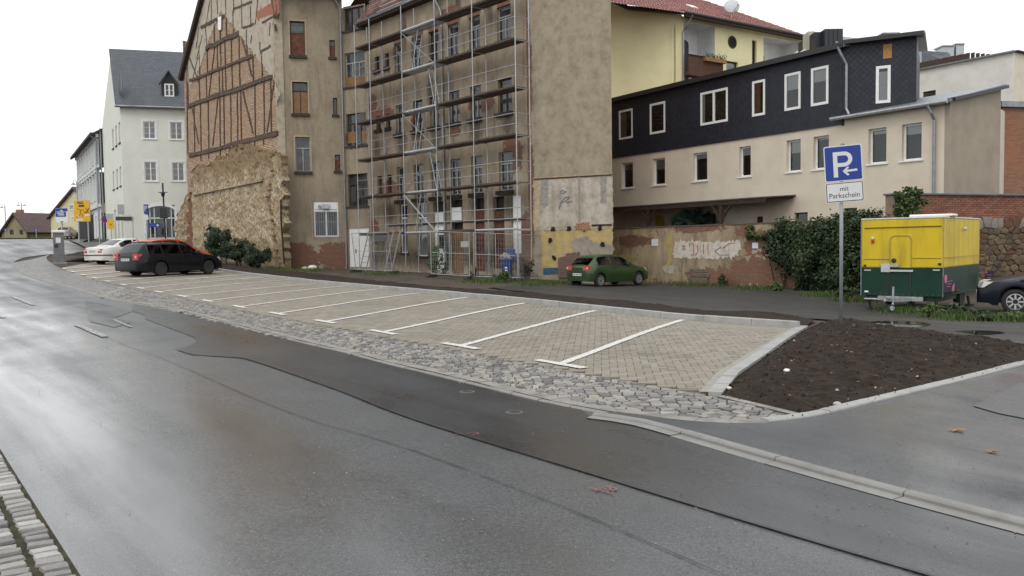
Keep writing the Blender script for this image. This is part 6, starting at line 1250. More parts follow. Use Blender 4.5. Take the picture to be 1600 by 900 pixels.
    for s in (-1, 1):
        b = MB(); pts = []
        b.add([(-.012, s*(ye-tw), tl0), (-.012, s*(ye-.03), tl0), (.16, s*(ye+.035), tl0+.02), (-.012+.02, s*(ye-tw), tl1), (.01, s*(ye-.03), tl1), (.20, s*(ye+.035), tl1), (.15, s*(ye-tw), tl0), (.15, s*(ye-tw), tl1)],
              [(0,1,4,3), (1,2,5,4), (3,4,5,7), (0,6,2,1), (0,3,7,6), (2,6,7,5)]); b.build('tail_light', M['tail_red'], t, MW, fix=True)
        MB().box(-.016, .0, s*(ye-.10)-.04, s*(ye-.10)+.04, (tl0+tl1)/2-.035, (tl0+tl1)/2+.035).build('reversing_light', M['lamp_clear'], t, MW)
        yf = rings[n-3][8][0]; MB().add([(L-.02, s*(yf-.36), .62), (L-.10, s*(yf-.04), .63), (L-.34, s*(yf+.055), .66), (L-.05, s*(yf-.36), .74), (L-.15, s*(yf-.05), .78), (L-.36, s*(yf+.05), .78), (L-.3, s*(yf-.36), .63), (L-.3, s*(yf-.36), .77)], [(0,1,4,3), (1,2,5,4), (3,4,5,7), (0,6,2,1), (0,3,7,6), (2,6,7,5)]).build('headlight', M['lamp_clear'], t, MW, fix=True)
        xm_ = glass_rng[-1][1]-.12; zm_ = sm(xm_, bx_, bz)+.03; MB().box(xm_-.06, xm_+.08, s*(wmax*.96), s*(wmax*.96)+s*.17, zm_, zm_+.13).build('mirror', M['black_metal'] if rng[0] == 'dark' else col, t, MW, bevel=.03)
    pz = tail[0]-.28 if len(rng) < 2 else rng[1]; MB().box(-.022, -.004, -.26, .26, pz, pz+.11).build('number_plate', M['plate'], t, MW)
    b = MB()
    for k in range(8):
        if k not in (2, 5): b.box(-.024, -.021, .19-k*.055-.016, .19-k*.055+.016, pz+.03, pz+.085)
    b.build('plate_marks', M['dark_grey'], t, MW)
    MB().box(L-.012, L+.012, -.26, .26, .42, .53).build('number_plate', M['plate'], t, MW)
    for x in seams:
        i = int(np.argmin(abs(xs-x)))
        for s in (1, -1):
            pts = [(xs[i], s*(rings[i][j][0]+.0025), rings[i][j][1]) for j in range(6, 11)]; b = MB()
            for p, q in zip(pts[:-1], pts[1:]): b.bar(p, q, .010, .004, (0, 1, 0))
            b.build('door_seam', M['black_metal'], t, MW)
            j = 7; MB().box(x+.10, x+.28, s*(rings[i][7][0]-.005), s*(rings[i][7][0]+.025), rings[i][7][1]-.035, rings[i][7][1]-.005).build('door_handle', col if rng[0] != 'black' else M['black_metal'], t, MW)
    if bumper:
        for z0, z1 in bumper:
            b = MB(); zz = (z0+z1)/2; pts = []
            for i in range(n):
                if xs[i] < xr-R-.02 or (xr+R+.03 < xs[i] < xf-R-.03): pts.append((xs[i], rings[i][8][0]))
            rear = [(x, y) for x, y in pts if x < xr]; 
            for s in (1, -1):
                for p, q in zip(rear[:-1], rear[1:]): b.bar((p[0], s*p[1], zz), (q[0], s*q[1], zz), .02, z1-z0)
            b.bar((-.004, -rear[0][1], zz), (-.004, rear[0][1], zz), .02, z1-z0); b.build('bumper_strip', M['dark_grey'], t, MW)
    if rail:
        for s in (1, -1): MB().tube([(L*.12, s*wmax*.60, H-.07), (L*.16, s*wmax*.60, H+.015), (L*.52, s*wmax*.60, H+.025), (L*.57, s*wmax*.60, H-.03)], .016, 6).build('roof_rail', M['black_metal'], t, MW)
    MB().tube([(L*.16 if rail else L*.22, 0, H-.04), ((L*.12 if rail else L*.16), 0, H+.22)], .006, 5).build('aerial', M['black_metal'], t, MW)
    return t
def car_pos(wheel_px, head, L, W, wb, fo):
    """origin (tail centre) from where the near (right-hand) rear wheel touches the ground"""
    g_ = G(*wheel_px); h = Vector(head).normalized(); r = Vector((h.y, -h.x)); o = g_.xy-r*(W/2-.1)-h*(L-fo-wb); return Vector((o.x, o.y, zg(*(o+h*L*.5)))), h
hb_top = [(0,.86),(.06,.92),(.12,.97),(.50,1.30),(.62,1.375),(1.0,1.41),(1.6,1.42),(2.0,1.385),(2.15,1.345),(2.85,.955),(3.0,.92),(3.45,.82),(3.70,.70),(3.82,.58),(3.85,.50)]
hb_belt = [(0,.84),(.4,.955),(1.0,.925),(2.4,.885),(2.9,.87),(3.4,.79),(3.85,.48)]
p, h = car_pos((937,447.5), (.77,.638), 3.85, 1.64, 2.44, .78)
make_car('hatchback', 'metallic green three-door hatchback parked by the old brick wall', p, h, 3.85, 1.64, 1.42, 2.44, .78, .285, hb_top, hb_belt, [(.52, 1.28), (1.36, 2.42)], paint('green_metallic', (.035, .078, .024)), [(2.17, 2.83), (.14, .48)], tail=(.74, .92, .36), seams=(1.34, 2.60), rng=('silver', .50), bumper=[(.56, .60)])
es_top = [(0,.88),(.05,.95),(.10,1.02),(.42,1.36),(.50,1.42),(1.2,1.455),(2.1,1.46),(2.55,1.42),(2.70,1.385),(3.42,1.0),(3.55,.97),(4.1,.87),(4.42,.72),(4.54,.60),(4.57,.5)]
es_belt = [(0,.86),(.4,1.0),(1.2,.97),(2.9,.93),(3.45,.92),(4.1,.83),(4.57,.48)]
p, h = car_pos((251,432.5), (.47,.88), 4.57, 1.77, 2.58, .90); pblack = p.copy(); hblack = h.copy()
make_car('estate_car', 'black estate car with roof rails parked in a marked bay', p, h, 4.57, 1.77, 1.46, 2.58, .90, .315, es_top, es_belt, [(.46, 1.18), (1.28, 2.14), (2.24, 3.06)], paint('black_paint', (.005, .0055, .008), .0, .3, .3), [(2.74, 3.38), (.13, .42)], tail=(.72, .98, .30), seams=(1.20, 2.19, 3.25), rng=('dark', .68), rail=True)
p2 = pblack.xy+Vector((-hblack.y, hblack.x))*2.3+hblack*2.1; p2 = Vector((*p2, zg(*(p2+hblack*2))))
make_car('orange_car', 'orange red car half hidden behind the black estate', p2, hblack, 4.2, 1.76, 1.60, 2.6, .86, .31, [(x_, z_*1.09) for x_, z_ in [(0,.88),(.06,.95),(.12,1.0),(.5,1.36),(.62,1.42),(1.2,1.465),(1.8,1.47),(2.2,1.43),(2.35,1.39),(3.1,1.0),(3.3,.96),(3.8,.84),(4.1,.70),(4.17,.58),(4.2,.5)]], [(0,.86),(.4,1.0),(1.2,.97),(2.9,.92),(3.8,.8),(4.2,.48)], [(.5, 1.1), (1.2, 1.95), (2.05, 2.75)], paint('orange_red_paint', (.55, .055, .012), .1, .3), [(2.4, 3.05), (.15, .5)], tail=(.72, .96, .3), seams=(1.15, 2.0))
sd_top = [(0,.84),(.03,.93),(.12,.975),(.55,1.01),(.75,1.04),(1.45,1.38),(1.65,1.43),(2.1,1.455),(2.5,1.44),(2.8,1.39),(3.55,1.0),(3.7,.97),(4.3,.85),(4.6,.70),(4.68,.56),(4.70,.5)]
sd_belt = [(0,.80),(.5,.95),(1.2,.955),(3.0,.92),(3.6,.91),(4.3,.80),(4.70,.48)]
p, h = car_pos((188,414), (.45,.89), 4.70, 1.75, 2.70, .92)
make_car('saloon_car', 'white saloon car with dark windows parked nearest the ticket machine', p, h, 4.70, 1.75, 1.455, 2.70, .92, .31, sd_top, sd_belt, [(1.10, 1.95), (2.05, 3.15)], paint('white_paint', (.72, .71, .67), .0, .35), [(2.84, 3.5), (.80, 1.42)], tail=(.66, .86, .30), seams=(1.25, 2.0, 3.3), rng=('silver', .70), bumper=[(.50, .56)])
fp_ = atY(98, 375, 98); fp_.z = zg(fp_.x, fp_.y); make_car('silver_car', 'silver hatchback driving away at the head of the street', fp_, (-.25,.97), 4.0, 1.68, 1.48, 2.5, .8, .3, [(x*1.04, z*1.04) for x, z in hb_top[:-1]]+[(4.0, .5)], [(x*1.04, z*1.02) for x, z in hb_belt[:-1]]+[(4.0, .48)], [(.55, 1.3), (1.4, 2.5)], paint('silver_paint', (.42, .43, .44), .5, .35), [(2.27, 2.93), (.16, .5)])
wp_ = G(1586,490.5); hh = Vector((-.87, .49)).normalized(); fr_side = Vector((-hh.y, hh.x)); o_ = wp_.xy-fr_side*(1.68/2-.1)-hh*(4.1-.82); make_car('dark_blue_car', 'dark blue car entering the picture at the right edge', Vector((*o_, zg(*wp_.xy))), hh, 4.1, 1.68, 1.42, 2.5, .82, .30, [(0,.84),(.06,.93),(.15,.98),(.7,1.02),(1.2,1.34),(1.45,1.40),(1.9,1.42),(2.3,1.37),(2.4,1.34),(3.05,.96),(3.2,.93),(3.75,.82),(3.98,.70),(4.07,.56),(4.1,.48)], [(0,.82),(.5,.94),(1.2,.93),(2.9,.89),(3.75,.77),(4.1,.46)], [(.95, 1.6), (1.7, 2.65)], paint('dark_blue_paint', (.010, .013, .022), .1, .3, .2), [(2.42, 3.03), (.72, 1.18)], seams=(1.65, 2.9))

# ---- yellow and green sales trailer
tr = thing('sales_trailer', 'yellow and dark green sales trailer standing on its drawbar', 'trailer', (11.4, 22.2, zg(11.4, 22.2)))
F0, F1_, F2_ = (9.24, 22.0), (10.73, 20.68), (13.25, 23.4); fa, fb2 = Fr(F0, F1_), Fr(F1_, F2_); fa.L, fb2.L
zb_, zm_, zt_ = .13, fa.px(1400, 418.5)[1], fa.px(1474, 340)[1]
Lw = fa.L; Ld = fb2.L
M['t_yel'] = surf('yellow_grp', (.66, .475, .016), .93, 1.05, 1.6, .5, .08, 40, .35, stain=(3.2, .16, .48, .5), stain_c=(.30, .22, .05)); M['t_green'] = surf('dark_green_grp', (.008, .040, .026), .75, 1.25, 1.6, .55, .08, 40, .25, stain=(2.6, .3, .52, .4), stain_c=(.03, .04, .03)); M['t_seam'] = surf('grubby_seam', (.36, .30, .13), .7, 1.2, 14, .6)
MB().box(0, Lw, 0, Ld, zm_, zt_).build('upper_body', M['t_yel'], tr, fa.mw, bevel=.03); MB().box(.006, Lw-.006, .006, Ld-.006, zb_, zm_).build('lower_body', M['t_green'], tr, fa.mw, bevel=.015)
MB().box(-.015, Lw+.015, -.015, Ld+.015, zt_-.012, zt_+.035).build('roof', surf('pale_roof_edge', (.55, .54, .48), .8, 1.1, 5, .6), tr, fa.mw, bevel=.02)
for q in (.52, .80):
    u = fa.px(1320+280*q*.62+0, 330)[0]
for k, x in enumerate((1428.5, 1462)):
    u = fa.px(x, 333)[0]; b = MB().box(u-.27, u+.27, .5, 1.0, zt_+.04, zt_+.11); b.build('roof_vent', M['white_frame'], tr, fa.mw, bevel=.03)
def ln(fr, pts, w_=.022, d=.008, m='t_seam', nm='seam'):
    b = MB(); P = [fr.px(*q) for q in pts]
    for p, q in zip(P[:-1], P[1:]): b.bar((p[0], -d, p[1]), (q[0], -d, q[1]), .014, w_, (0, 1, 0))
    return b.build(nm, M[m], tr, fr.mw)
ln(fa, [(1351,356.5),(1471,353)], .035, .008, 'wood_dark', 'rain_gutter'); ln(fa, [(1350,404.5),(1390,404.5)]); ln(fa, [(1426,403),(1471,403)]); ln(fb2, [(1475,402.5),(1538,398)], .012)
dzz = fa.px(1408, 418)[1]; ua_, ub_ = fa.px(1391, 390)[0], fa.px(1424, 390)[0]; ztd = fa.px(1408, 368)[1]; rr_ = .12
arc = [(ua_, dzz)]+[(ua_+rr_-rr_*math.cos(t), ztd-rr_+rr_*math.sin(t)) for t in np.linspace(0, math.pi/2, 6)]+[(ub_-rr_+rr_*math.sin(t), ztd-rr_+rr_*math.cos(t)) for t in np.linspace(0, math.pi/2, 6)]+[(ub_, dzz)]
MB().prism(arc, -.010, .004, 'y').build('door', M['t_yel'], tr, fa.mw, fix=True); b = MB()
for p, q in zip(arc[:-1], arc[1:]): b.bar((p[0], -.014, p[1]), (q[0], -.014, q[1]), .014, .03, (0, 1, 0))
b.build('door_seal', M['t_seam'], tr, fa.mw)
def lamp(fr, x, y, r_, m, nm, d=.06): u, z = fr.px(x, y); return MB().lathe([(r_, 0), (r_, d*.6), (r_*.6, d)], 12, Matrix.Translation((u, 0, z)) @ Matrix.Rotation(math.pi/2, 4, 'X')).build(nm, M[m], tr, fr.mw)
lamp(fa, 1397, 407, .06, 'black_metal', 'door_lock', .05); lamp(fa, 1364, 372.5, .04, 'lamp_clear', 'marker_light'); lamp(fa, 1364, 377.5, .04, 'tail_red', 'marker_light'); lamp(fb2, 1506.5, 357.5, .05, 'alu', 'vent_hood')
lamp(fb2, 1497, 454.5, .03, 'tail_red', 'side_reflector', .02)
def plate(fr, x0, y0, x1, y1, d, m, nm): r = fr.R(x0, y0, x1, y1); return MB().box(r[0], r[1], -d, 0, r[2], r[3]).build(nm, M[m], tr, fr.mw)
plate(fa, 1377, 412, 1391, 425, .03, 'alu', 'hinge_plate'); plate(fa, 1391, 413.5, 1405, 417, .05, 'galv', 'bolt'); plate(fa, 1391, 421.5, 1427, 424.5, .04, 'alu', 'step_rail'); plate(fa, 1351, 421, 1361, 423, .02, 'alu', 'corner_clip'); plate(fa, 1458, 421, 1469, 423, .02, 'alu', 'corner_clip')
plate(fa, 1349.5, 413.5, 1353.5, 416.5, .02, 'wood_dark', 'latch'); plate(fa, 1466, 411, 1471, 414.5, .02, 'wood_dark', 'latch'); plate(fa, 1351, 454, 1357, 456.5, .01, 'white_frame', 'label_sticker'); plate(fa, 1351, 465.5, 1376, 467.5, .03, 'alu', 'lower_trim')
for x in (1388, 1423): ln(fa, [(x, 426), (x-.3, 458)], .010, .006, 'dark_grey')
b = MB(); b.box(0, .014, -.006, .01, zb_, zt_); b.build('corner_trim', M['zinc'], tr, fb2.mw)
MB().box(-.008, .014, -.008, .014, zb_, zt_).build('corner_trim', M['zinc'], tr, fa.mw)
M['pink'] = flat('pink_print', (.55, .18, .28), .7); M['poster'] = flat('dark_purple_poster', (.035, .022, .045), .7)
def poster(fr, x0, y0, x1, y1, lab):
    r = fr.R(x0, y0, x1, y1); c = fr.P((r[0]+r[1])/2, 0, .05); t = thing('poster', lab, 'poster', (c.x, c.y, r[2])); MB().box(r[0], r[1], -.03, -.012, r[2], r[3]).build('board', M['poster'], t, fr.mw); w_, h_ = r[1]-r[0], r[3]-r[2]
    MB().lathe([(w_*.13, .031), (w_*.13, .034)], 14, Matrix.Translation((r[0]+w_*.15, 0, r[3]-h_*.10)) @ Matrix.Rotation(math.pi/2, 4, 'X')).build('pink_motif', M['pink'], t, fr.mw); MB().prism([(r[1]-w_*.25, r[2]+.01), (r[1], r[2]+.01), (r[1], r[2]+h_*.55), (r[1]-w_*.18, r[2]+h_*.35)], -.036, -.031, 'y').build('pink_motif', M['pink'], t, fr.mw)
    for k, (a, c_) in enumerate(((.2, .8), (.3, .7), (.25, .6))): MB().box(r[0]+w_*a, r[0]+w_*c_, -.034, -.031, r[3]-h_*(.30+.17*k), r[3]-h_*(.265+.17*k)).build('print_line', flat('lilac_print', (.30, .24, .34), .7) if k == 0 and 'lil' not in M else M.get('lil', M['pink']), t, fr.mw)
poster(fb2, 1473, 432.5, 1489, 456.5, 'dark purple poster with pink motifs on the near trailer corner'); 
fpo = Fr(Vector(F2_)+Vector((.0, .02)), Vector(F2_)+Vector((.62, -.35))); poster(fpo, 1538.5, 423, 1553, 446, 'dark purple poster sticking out at the far trailer corner')
# chassis, drawbar, jockey wheel, wheels, stays
ch = MB(); um = fa.px(1407, 470)[0]; fwd = fa.o; zc_ = zb_-.05
MB().box(.1, Lw-.1, .1, Ld-.1, zc_-.07, zb_+.01).build('chassis', M['black_metal'], tr, fa.mw)
A_ = fa.P(um-.05, zc_-.02, .55); MB().bar(fa.P(um-.5, zc_-.03, -.3), A_, .06, .08).build('drawbar', M['galv'], tr); MB().bar(fa.P(um+.45, zc_-.03, -.3), A_, .06, .08).build('drawbar', M['galv'], tr)
MB().bar(A_, fa.P(um-.12, zc_+.0, .85), .06, .07).build('coupling', M['galv'], tr); MB().box(um-.55, um+.55, -.04, .0, zc_-.06, zc_+.05).build('front_beam', M['galv'], tr, fa.mw)
jx = A_+Vector((.04, 0, 0)); gz = zg(jx.x, jx.y); MB().tube([(jx.x, jx.y, gz+.12), (jx.x, jx.y, zc_+.32)], .028, 8).build('jockey_post', M['galv'], tr); MB().lathe([(.02, -.03), (.095, -.035), (.10, 0), (.095, .035), (.02, .03)], 16, Matrix.Translation((jx.x-.05, jx.y-.02, gz+.10)) @ Matrix.Rotation(math.pi/2, 4, 'X')).build('jockey_wheel', M['dark_grey'], tr)
MB().lathe([(.015, -.037), (.06, -.04), (.06, .04), (.015, .037)], 14, Matrix.Translation((jx.x-.05, jx.y-.02, gz+.10)) @ Matrix.Rotation(math.pi/2, 4, 'X')).build('jockey_rim', M['alu'], tr)
MB().tube([(jx.x-.05, jx.y, gz+.10), (jx.x-.02, jx.y, gz+.22), (jx.x, jx.y, gz+.26)], .018, 6).build('jockey_fork', M['galv'], tr)
for s in (.12, Lw-.12):
    c = fa.mw @ Vector((s, Ld*.55, 0)); gz = zg(c.x, c.y); MB().lathe([(.12, -.07), (.25, -.085), (.28, 0), (.25, .085), (.12, .07)], 22, Matrix.Translation((c.x, c.y, gz+.28)) @ Matrix.Rotation(math.atan2(fa.u.y, fa.u.x), 4, 'Z') @ Matrix.Rotation(math.pi/2, 4, 'Y')).build('wheel', M['tyre'], tr)
for s, d in ((.15, .1), (Lw-.2, .1), (.2, Ld-.3), (Lw-.25, Ld-.3)):
    c = fa.mw @ Vector((s, d, 0)); gz = zg(c.x, c.y); MB().bar((c.x, c.y, zb_), (c.x+.08, c.y, gz+.01), .05, .05).build('stabiliser', M['black_metal'], tr); MB().box(c.x, c.x+.18, c.y-.08, c.y+.08, gz-.02, gz+.02).build('stabiliser_foot', M['black_metal'], tr)

rv = MB()
for fr, L_ in ((fa, Lw), (fb2, Ld)):
    for zz in (zm_+.04, zt_-.06, zb_+.05):
        for k in range(int(L_/.14)):
            rv.lathe([(.008, 0), (.008, .003), (.003, .005)], 6, fr.mw @ Matrix.Translation((.08+k*.14, 0, zz)) @ Matrix.Rotation(math.pi/2, 4, 'X'))
rv.build('rivets', M['t_seam'], tr)['kind'] = 'stuff'
# ================================================================ SIGNS, POSTS, MACHINES
M['sign_blue'] = flat('sign_blue', (.004, .032, .25), .35, var=.04); M['sign_white'] = flat('sign_white', (.66, .67, .66), .4, var=.04); M['sign_yellow'] = flat('sign_yellow', (.72, .40, .015), .45, var=.06); M['sign_red'] = flat('sign_red', (.50, .02, .03), .4); M['sign_back'] = flat('sign_back_grey', (.36, .37, .38), .5)
def rrect(x0, x1, z0, z1, r, n=5):
    out = []
    for cx, cz, a0 in ((x1-r, z0+r, -90), (x1-r, z1-r, 0), (x0+r, z1-r, 90), (x0+r, z0+r, 180)): out += [(cx+r*math.cos(math.radians(a0+90*k/n)), cz+r*math.sin(math.radians(a0+90*k/n))) for k in range(n+1)]
    return out
def sign_m(p, yaw, roll=0): return Matrix.Translation(p) @ Matrix.Rotation(yaw, 4, 'Z') @ Matrix.Rotation(-roll, 4, 'Y')
sp = G(1314, 515); Ys = sp.y; ps = thing('parking_sign', 'blue parking sign with arrow above a white supplementary plate on grey pole', 'sign', sp)
zc = atY(1313.5, 255.5, Ys).z; MB().tube([(sp.x, sp.y, sp.z-.1), (sp.x-.01, sp.y, zc+.32)], .030, 12).build('pole', surf('grey_sign_pole', (.30, .32, .33), .85, 1.1, 8, .5, .1, 60, .5, metal=.3), ps, smooth=True)
SMx = sign_m(Vector((sp.x, sp.y-.045, zc)), math.radians(-20), math.radians(3.2))
def sprism(nm, poly, y0, y1, m, par, mw): return MB().prism(poly, y0, y1, 'y').build(nm, M[m], par, mw, fix=True)
pn = sprism('panel', rrect(-.30, .30, -.30, .30, .03), -.002, .016, 'sign_white', ps, SMx); sprism('blue_field', rrect(-.283, .283, -.283, .283, .022), -.006, -.002, 'sign_blue', pn, SMx)
b = MB(); y0, y1 = -.010, -.006
b.box(-.157, -.088, y0, y1, -.229, .195); b.box(-.088, .020, y0, y1, .131, .195); b.box(-.088, .020, y0, y1, -.057, .007)
n = 14; c0 = (.020, .069); ar = [(c0[0]+.126*math.sin(math.pi*k/n), c0[1]+.126*math.cos(math.pi*k/n)) for k in range(n+1)]; ai = [(c0[0]+.062*math.sin(math.pi*k/n), c0[1]+.062*math.cos(math.pi*k/n)) for k in range(n+1)]
for k in range(n): b.add([(ar[k][0], y0, ar[k][1]), (ai[k][0], y0, ai[k][1]), (ai[k+1][0], y0, ai[k+1][1]), (ar[k+1][0], y0, ar[k+1][1])], [(0,1,2,3)])
b.build('letter_p', M['sign_white'], pn, SMx)
b = MB(); b.bar((.02, -.009, -.133), (.214, -.009, -.125), .004, .036, (0, 1, 0)) if False else b.add([(.02, y0, -.152), (.214, y0, -.145), (.214, y0, -.109), (.02, y0, -.116)], [(0,1,2,3)])
b.add([(-.016, y0-.001, -.136), (.060, y0-.001, -.214), (.092, y0-.001, -.197), (.032, y0-.001, -.134)], [(0,1,2,3)]); b.add([(-.016, y0-.001, -.132), (.032, y0-.001, -.134), (.092, y0-.001, -.075), (.062, y0-.001, -.062)], [(0,1,2,3)]); b.build('arrow', M['sign_white'], pn, SMx)
pl = sprism('plate', rrect(-.30, .30, -.655, -.315, .03), -.002, .016, 'sign_white', ps, SMx); sprism('plate_border', rrect(-.288, .288, -.643, -.327, .022), -.0045, -.002, 'ink', pl, SMx); sprism('plate_face', rrect(-.276, .276, -.631, -.339, .016), -.007, -.0045, 'sign_white', pl, SMx)
for me, z in ((TXT['mit'], -.463), (TXT['pk'], -.578)): mobj('lettering', me, pl, SMx @ Matrix.Translation((-.005, -.0095, z)))
for z in (.2, -.2, -.5): MB().box(-.05, .05, .016, .075, z-.02, z+.02).build('clamp', M['galv'], ps, SMx)
MB().box(-.03, .03, .02, .075, .305, .33).build('pole_cap', M['black_metal'], ps, SMx)
# ticket machine
mp = G(93, 411.5); tm = thing('ticket_machine', 'grey parking ticket machine with pale top and stickers', 'ticket machine', mp, math.radians(28)); MM = WM[tm]; hm = atY(92, 360, mp.y).z-mp.z
MB().box(-.26, .26, -.22, .22, 0, hm-.12).build('cabinet', surf('grey_cabinet', (.16, .16, .17), .8, 1.15, 4, .5), tm, MM, bevel=.02); MB().box(-.32, .32, -.30, .28, hm-.12, hm).build('top_cover', M['white_frame'], tm, MM, bevel=.03); MB().box(-.13, .10, -.235, -.22, hm*.62, hm*.78).build('sticker', M['sign_white'], tm, MM); MB().box(-.2, -.02, -.235, -.22, hm*.48, hm*.58).build('dark_panel', M['ink'], tm, MM); MB().box(-.36, .36, -.3, .3, -.1, .05).build('plinth', M['kerb_old'], tm, MM, bevel=.02)
def post_to(px, by, ty, r, par=None, Y=None): g_ = G(px, by) if Y is None else Vector((*atY(px, by, Y).xy, zg(*atY(px, by, Y).xy))); return g_, atY(px, ty, g_.y).z
def panel_px(nm, x0, y0, x1, y1, Y, m, par, d=.03, yaw=0.0, r=.04):
    a, c = atY(x0, y0, Y), atY(x1, y1, Y); w_, h_ = (c.x-a.x), (a.z-c.z); mw = Matrix.Translation(((a.x+c.x)/2, Y, (a.z+c.z)/2)) @ Matrix.Rotation(yaw, 4, 'Z'); return sprism(nm, rrect(-w_/2, w_/2, -h_/2, h_/2, r), -d, 0, m, par, mw), mw, w_, h_
def mark(par, mw, x0, x1, z0, z1, m, d, nm='print_line'): return MB().box(x0, x1, -d-.006, -d, z0, z1).build(nm, M[m], par, mw)
def mbar(par, mw, p, q, w_, m, d, nm='print_line'): return MB().bar((p[0], -d-.004, p[1]), (q[0], -d-.004, q[1]), .006, w_, (0, 1, 0)).build(nm, M[m], par, mw)
# blue information sign
g_, zt_ = post_to(99, 410.5, 345, .04); t = thing('information_sign', 'blue and white information sign on a pole beside the ticket machine', 'sign', g_); MB().tube([g_, (g_.x, g_.y, zt_+.2)], .045, 10).build('pole', M['galv'], t)
o, mw, w_, h_ = panel_px('panel', 86.5, 325.5, 107.5, 347.5, g_.y-.06, 'sign_white', t, .03, -.1); mark(o, mw, -w_/2+.01, w_/2-.01, h_*.27, h_/2-.01, 'sign_blue', .03, 'blue_band'); mark(o, mw, -w_/2+.01, w_*.36, -h_*.10, h_*.24, 'sign_blue', .03, 'blue_band'); MB().prism([(-.1, h_*.29), (.1, h_*.29), (0, h_*.40)], -.042, -.036, 'y').build('roof_symbol', M['sign_white'], o, mw, fix=True)
for z, a, c in ((.13, -.36, .20), (.0, -.30, .22)): mark(o, mw, w_*a, w_*c, h_*z, h_*z+.05, 'sign_white', .036)
mark(o, mw, -.09, .09, -h_*.47, -h_*.42, 'ink', .03)
# yellow roundabout direction sign
Yd = 66.0; bz = zg(*atY(128, 372, Yd).xy); t = thing('direction_sign', 'large yellow direction sign with roundabout diagram and red cross', 'sign', (*atY(128, 372, Yd).xy, bz))
o, mw, w_, h_ = panel_px('panel', 115, 313.5, 142.5, 346, Yd, 'sign_yellow', t, .05, -.08, .06)
for s in (-.3, .3): c = mw @ Vector((s*w_, .06, 0)); MB().tube([(c.x, c.y, bz-.2), (c.x, c.y, c.z+h_*.4)], .055, 8).build('pole', M['galv'], t)
ring = [(.02*w_+.13*w_*math.cos(a), -.05*h_+.12*h_*math.sin(a)) for a in np.linspace(-.6, 4.6, 14)]
for p, q in zip(ring[:-1], ring[1:]): mbar(o, mw, p, q, .06, 'ink', .05, 'diagram')
for p, q in (((-.10*w_, .04*h_), (-.30*w_, .14*h_)), ((.15*w_, -.05*h_), (.42*w_, -.05*h_)), ((-.08*w_, -.12*h_), (-.34*w_, -.3*h_)), ((.03*w_, -.16*h_), (.02*w_, -.26*h_))): mbar(o, mw, p, q, .06, 'ink', .05, 'diagram')
for p, q in (((.22*w_, .16*h_), (.46*w_, -.10*h_)), ((.46*w_, .16*h_), (.22*w_, -.10*h_))): mbar(o, mw, p, q, .10, 'sign_red', .054, 'red_cross')
for x0, x1, z, mt in ((-.3, .1, .42, 'ink'), (-.25, .1, .35, 'ink'), (-.2, .15, .22, 'wood_dark'), (.15, .47, -.22, 'sign_white'), (-.4, .05, -.44, 'sign_white')): mark(o, mw, x0*w_, x1*w_, z*h_-.03, z*h_+(.04 if mt == 'ink' else .11), mt, .05)
mark(o, mw, -.3*w_, -.2*w_, -.3*h_, -.18*h_, 'sign_white', .05)
# no-stopping sign with bent pole, yellow diversion sign, mirror-backed panel, P and one-way signs
Yn = 60.0; bz = zg(*atY(157, 372, Yn).xy); t = thing('no_stopping_sign', 'round red and blue no stopping sign on a bent pole', 'sign', (*atY(154, 378, Yn).xy, bz)); c = atY(164.7, 342.5, Yn); p = atY(154.3, 345, Yn)
MB().tube([(p.x, Yn, bz-.1), (p.x, Yn, c.z-.25), (p.x+.15, Yn, c.z), (c.x, Yn, c.z)], .035, 8).build('pole', M['galv'], t); mt = Matrix.Translation(c) @ Matrix.Rotation(math.pi/2, 4, 'X'); MB().lathe([(.28, .03), (.28, .06)], 24, mt).build('disc', M['sign_red'], t); MB().lathe([(.22, .06), (.22, .066)], 24, mt).build('blue_field', M['sign_blue'], t)
for s in (1, -1): MB().bar((c.x-.16, Yn-.072, c.z-.16*s), (c.x+.16, Yn-.072, c.z+.16*s), .008, .055, (0, 1, 0)).build('cross_bar', M['sign_red'], t)
Yv = 58.0; bz = zg(*atY(174, 378, Yv).xy); t = thing('diversion_sign', 'small yellow diversion sign with arrow behind the white saloon', 'sign', (*atY(174, 378, Yv).xy, bz)); o, mw, w_, h_ = panel_px('panel', 167.5, 343, 178.5, 358, Yv, 'sign_yellow', t, .03); mbar(o, mw, (-.1, -.02), (.08, .03), .05, 'ink', .03, 'arrow'); mbar(o, mw, (.08, .03), (.06, -.1), .05, 'ink', .03, 'arrow'); panel_px('back_panel', 166, 334, 177, 342.5, Yv, 'sign_back', t, .03); p = atY(173.5, 350, Yv+.05); MB().tube([(p.x, p.y, bz-.1), (p.x, p.y, p.z+.6)], .03, 8).build('pole', M['galv'], t)
Ym = 62.0; bz = zg(*atY(206, 376, Ym).xy); t = thing('sign_back', 'grey back of a square sign on a bent pole by the corner house', 'sign', (*atY(207, 378, Ym).xy, bz)); panel_px('panel', 184, 319.5, 194, 334.5, Ym, 'sign_back', t, .03, .25); p, q, r_ = atY(207, 340, Ym), atY(203, 335.5, Ym), atY(193, 336, Ym); MB().tube([(p.x, Ym, bz-.1), p, q, r_, (r_.x-.1, Ym, r_.z+.4)], .035, 8).build('pole', M['galv'], t)
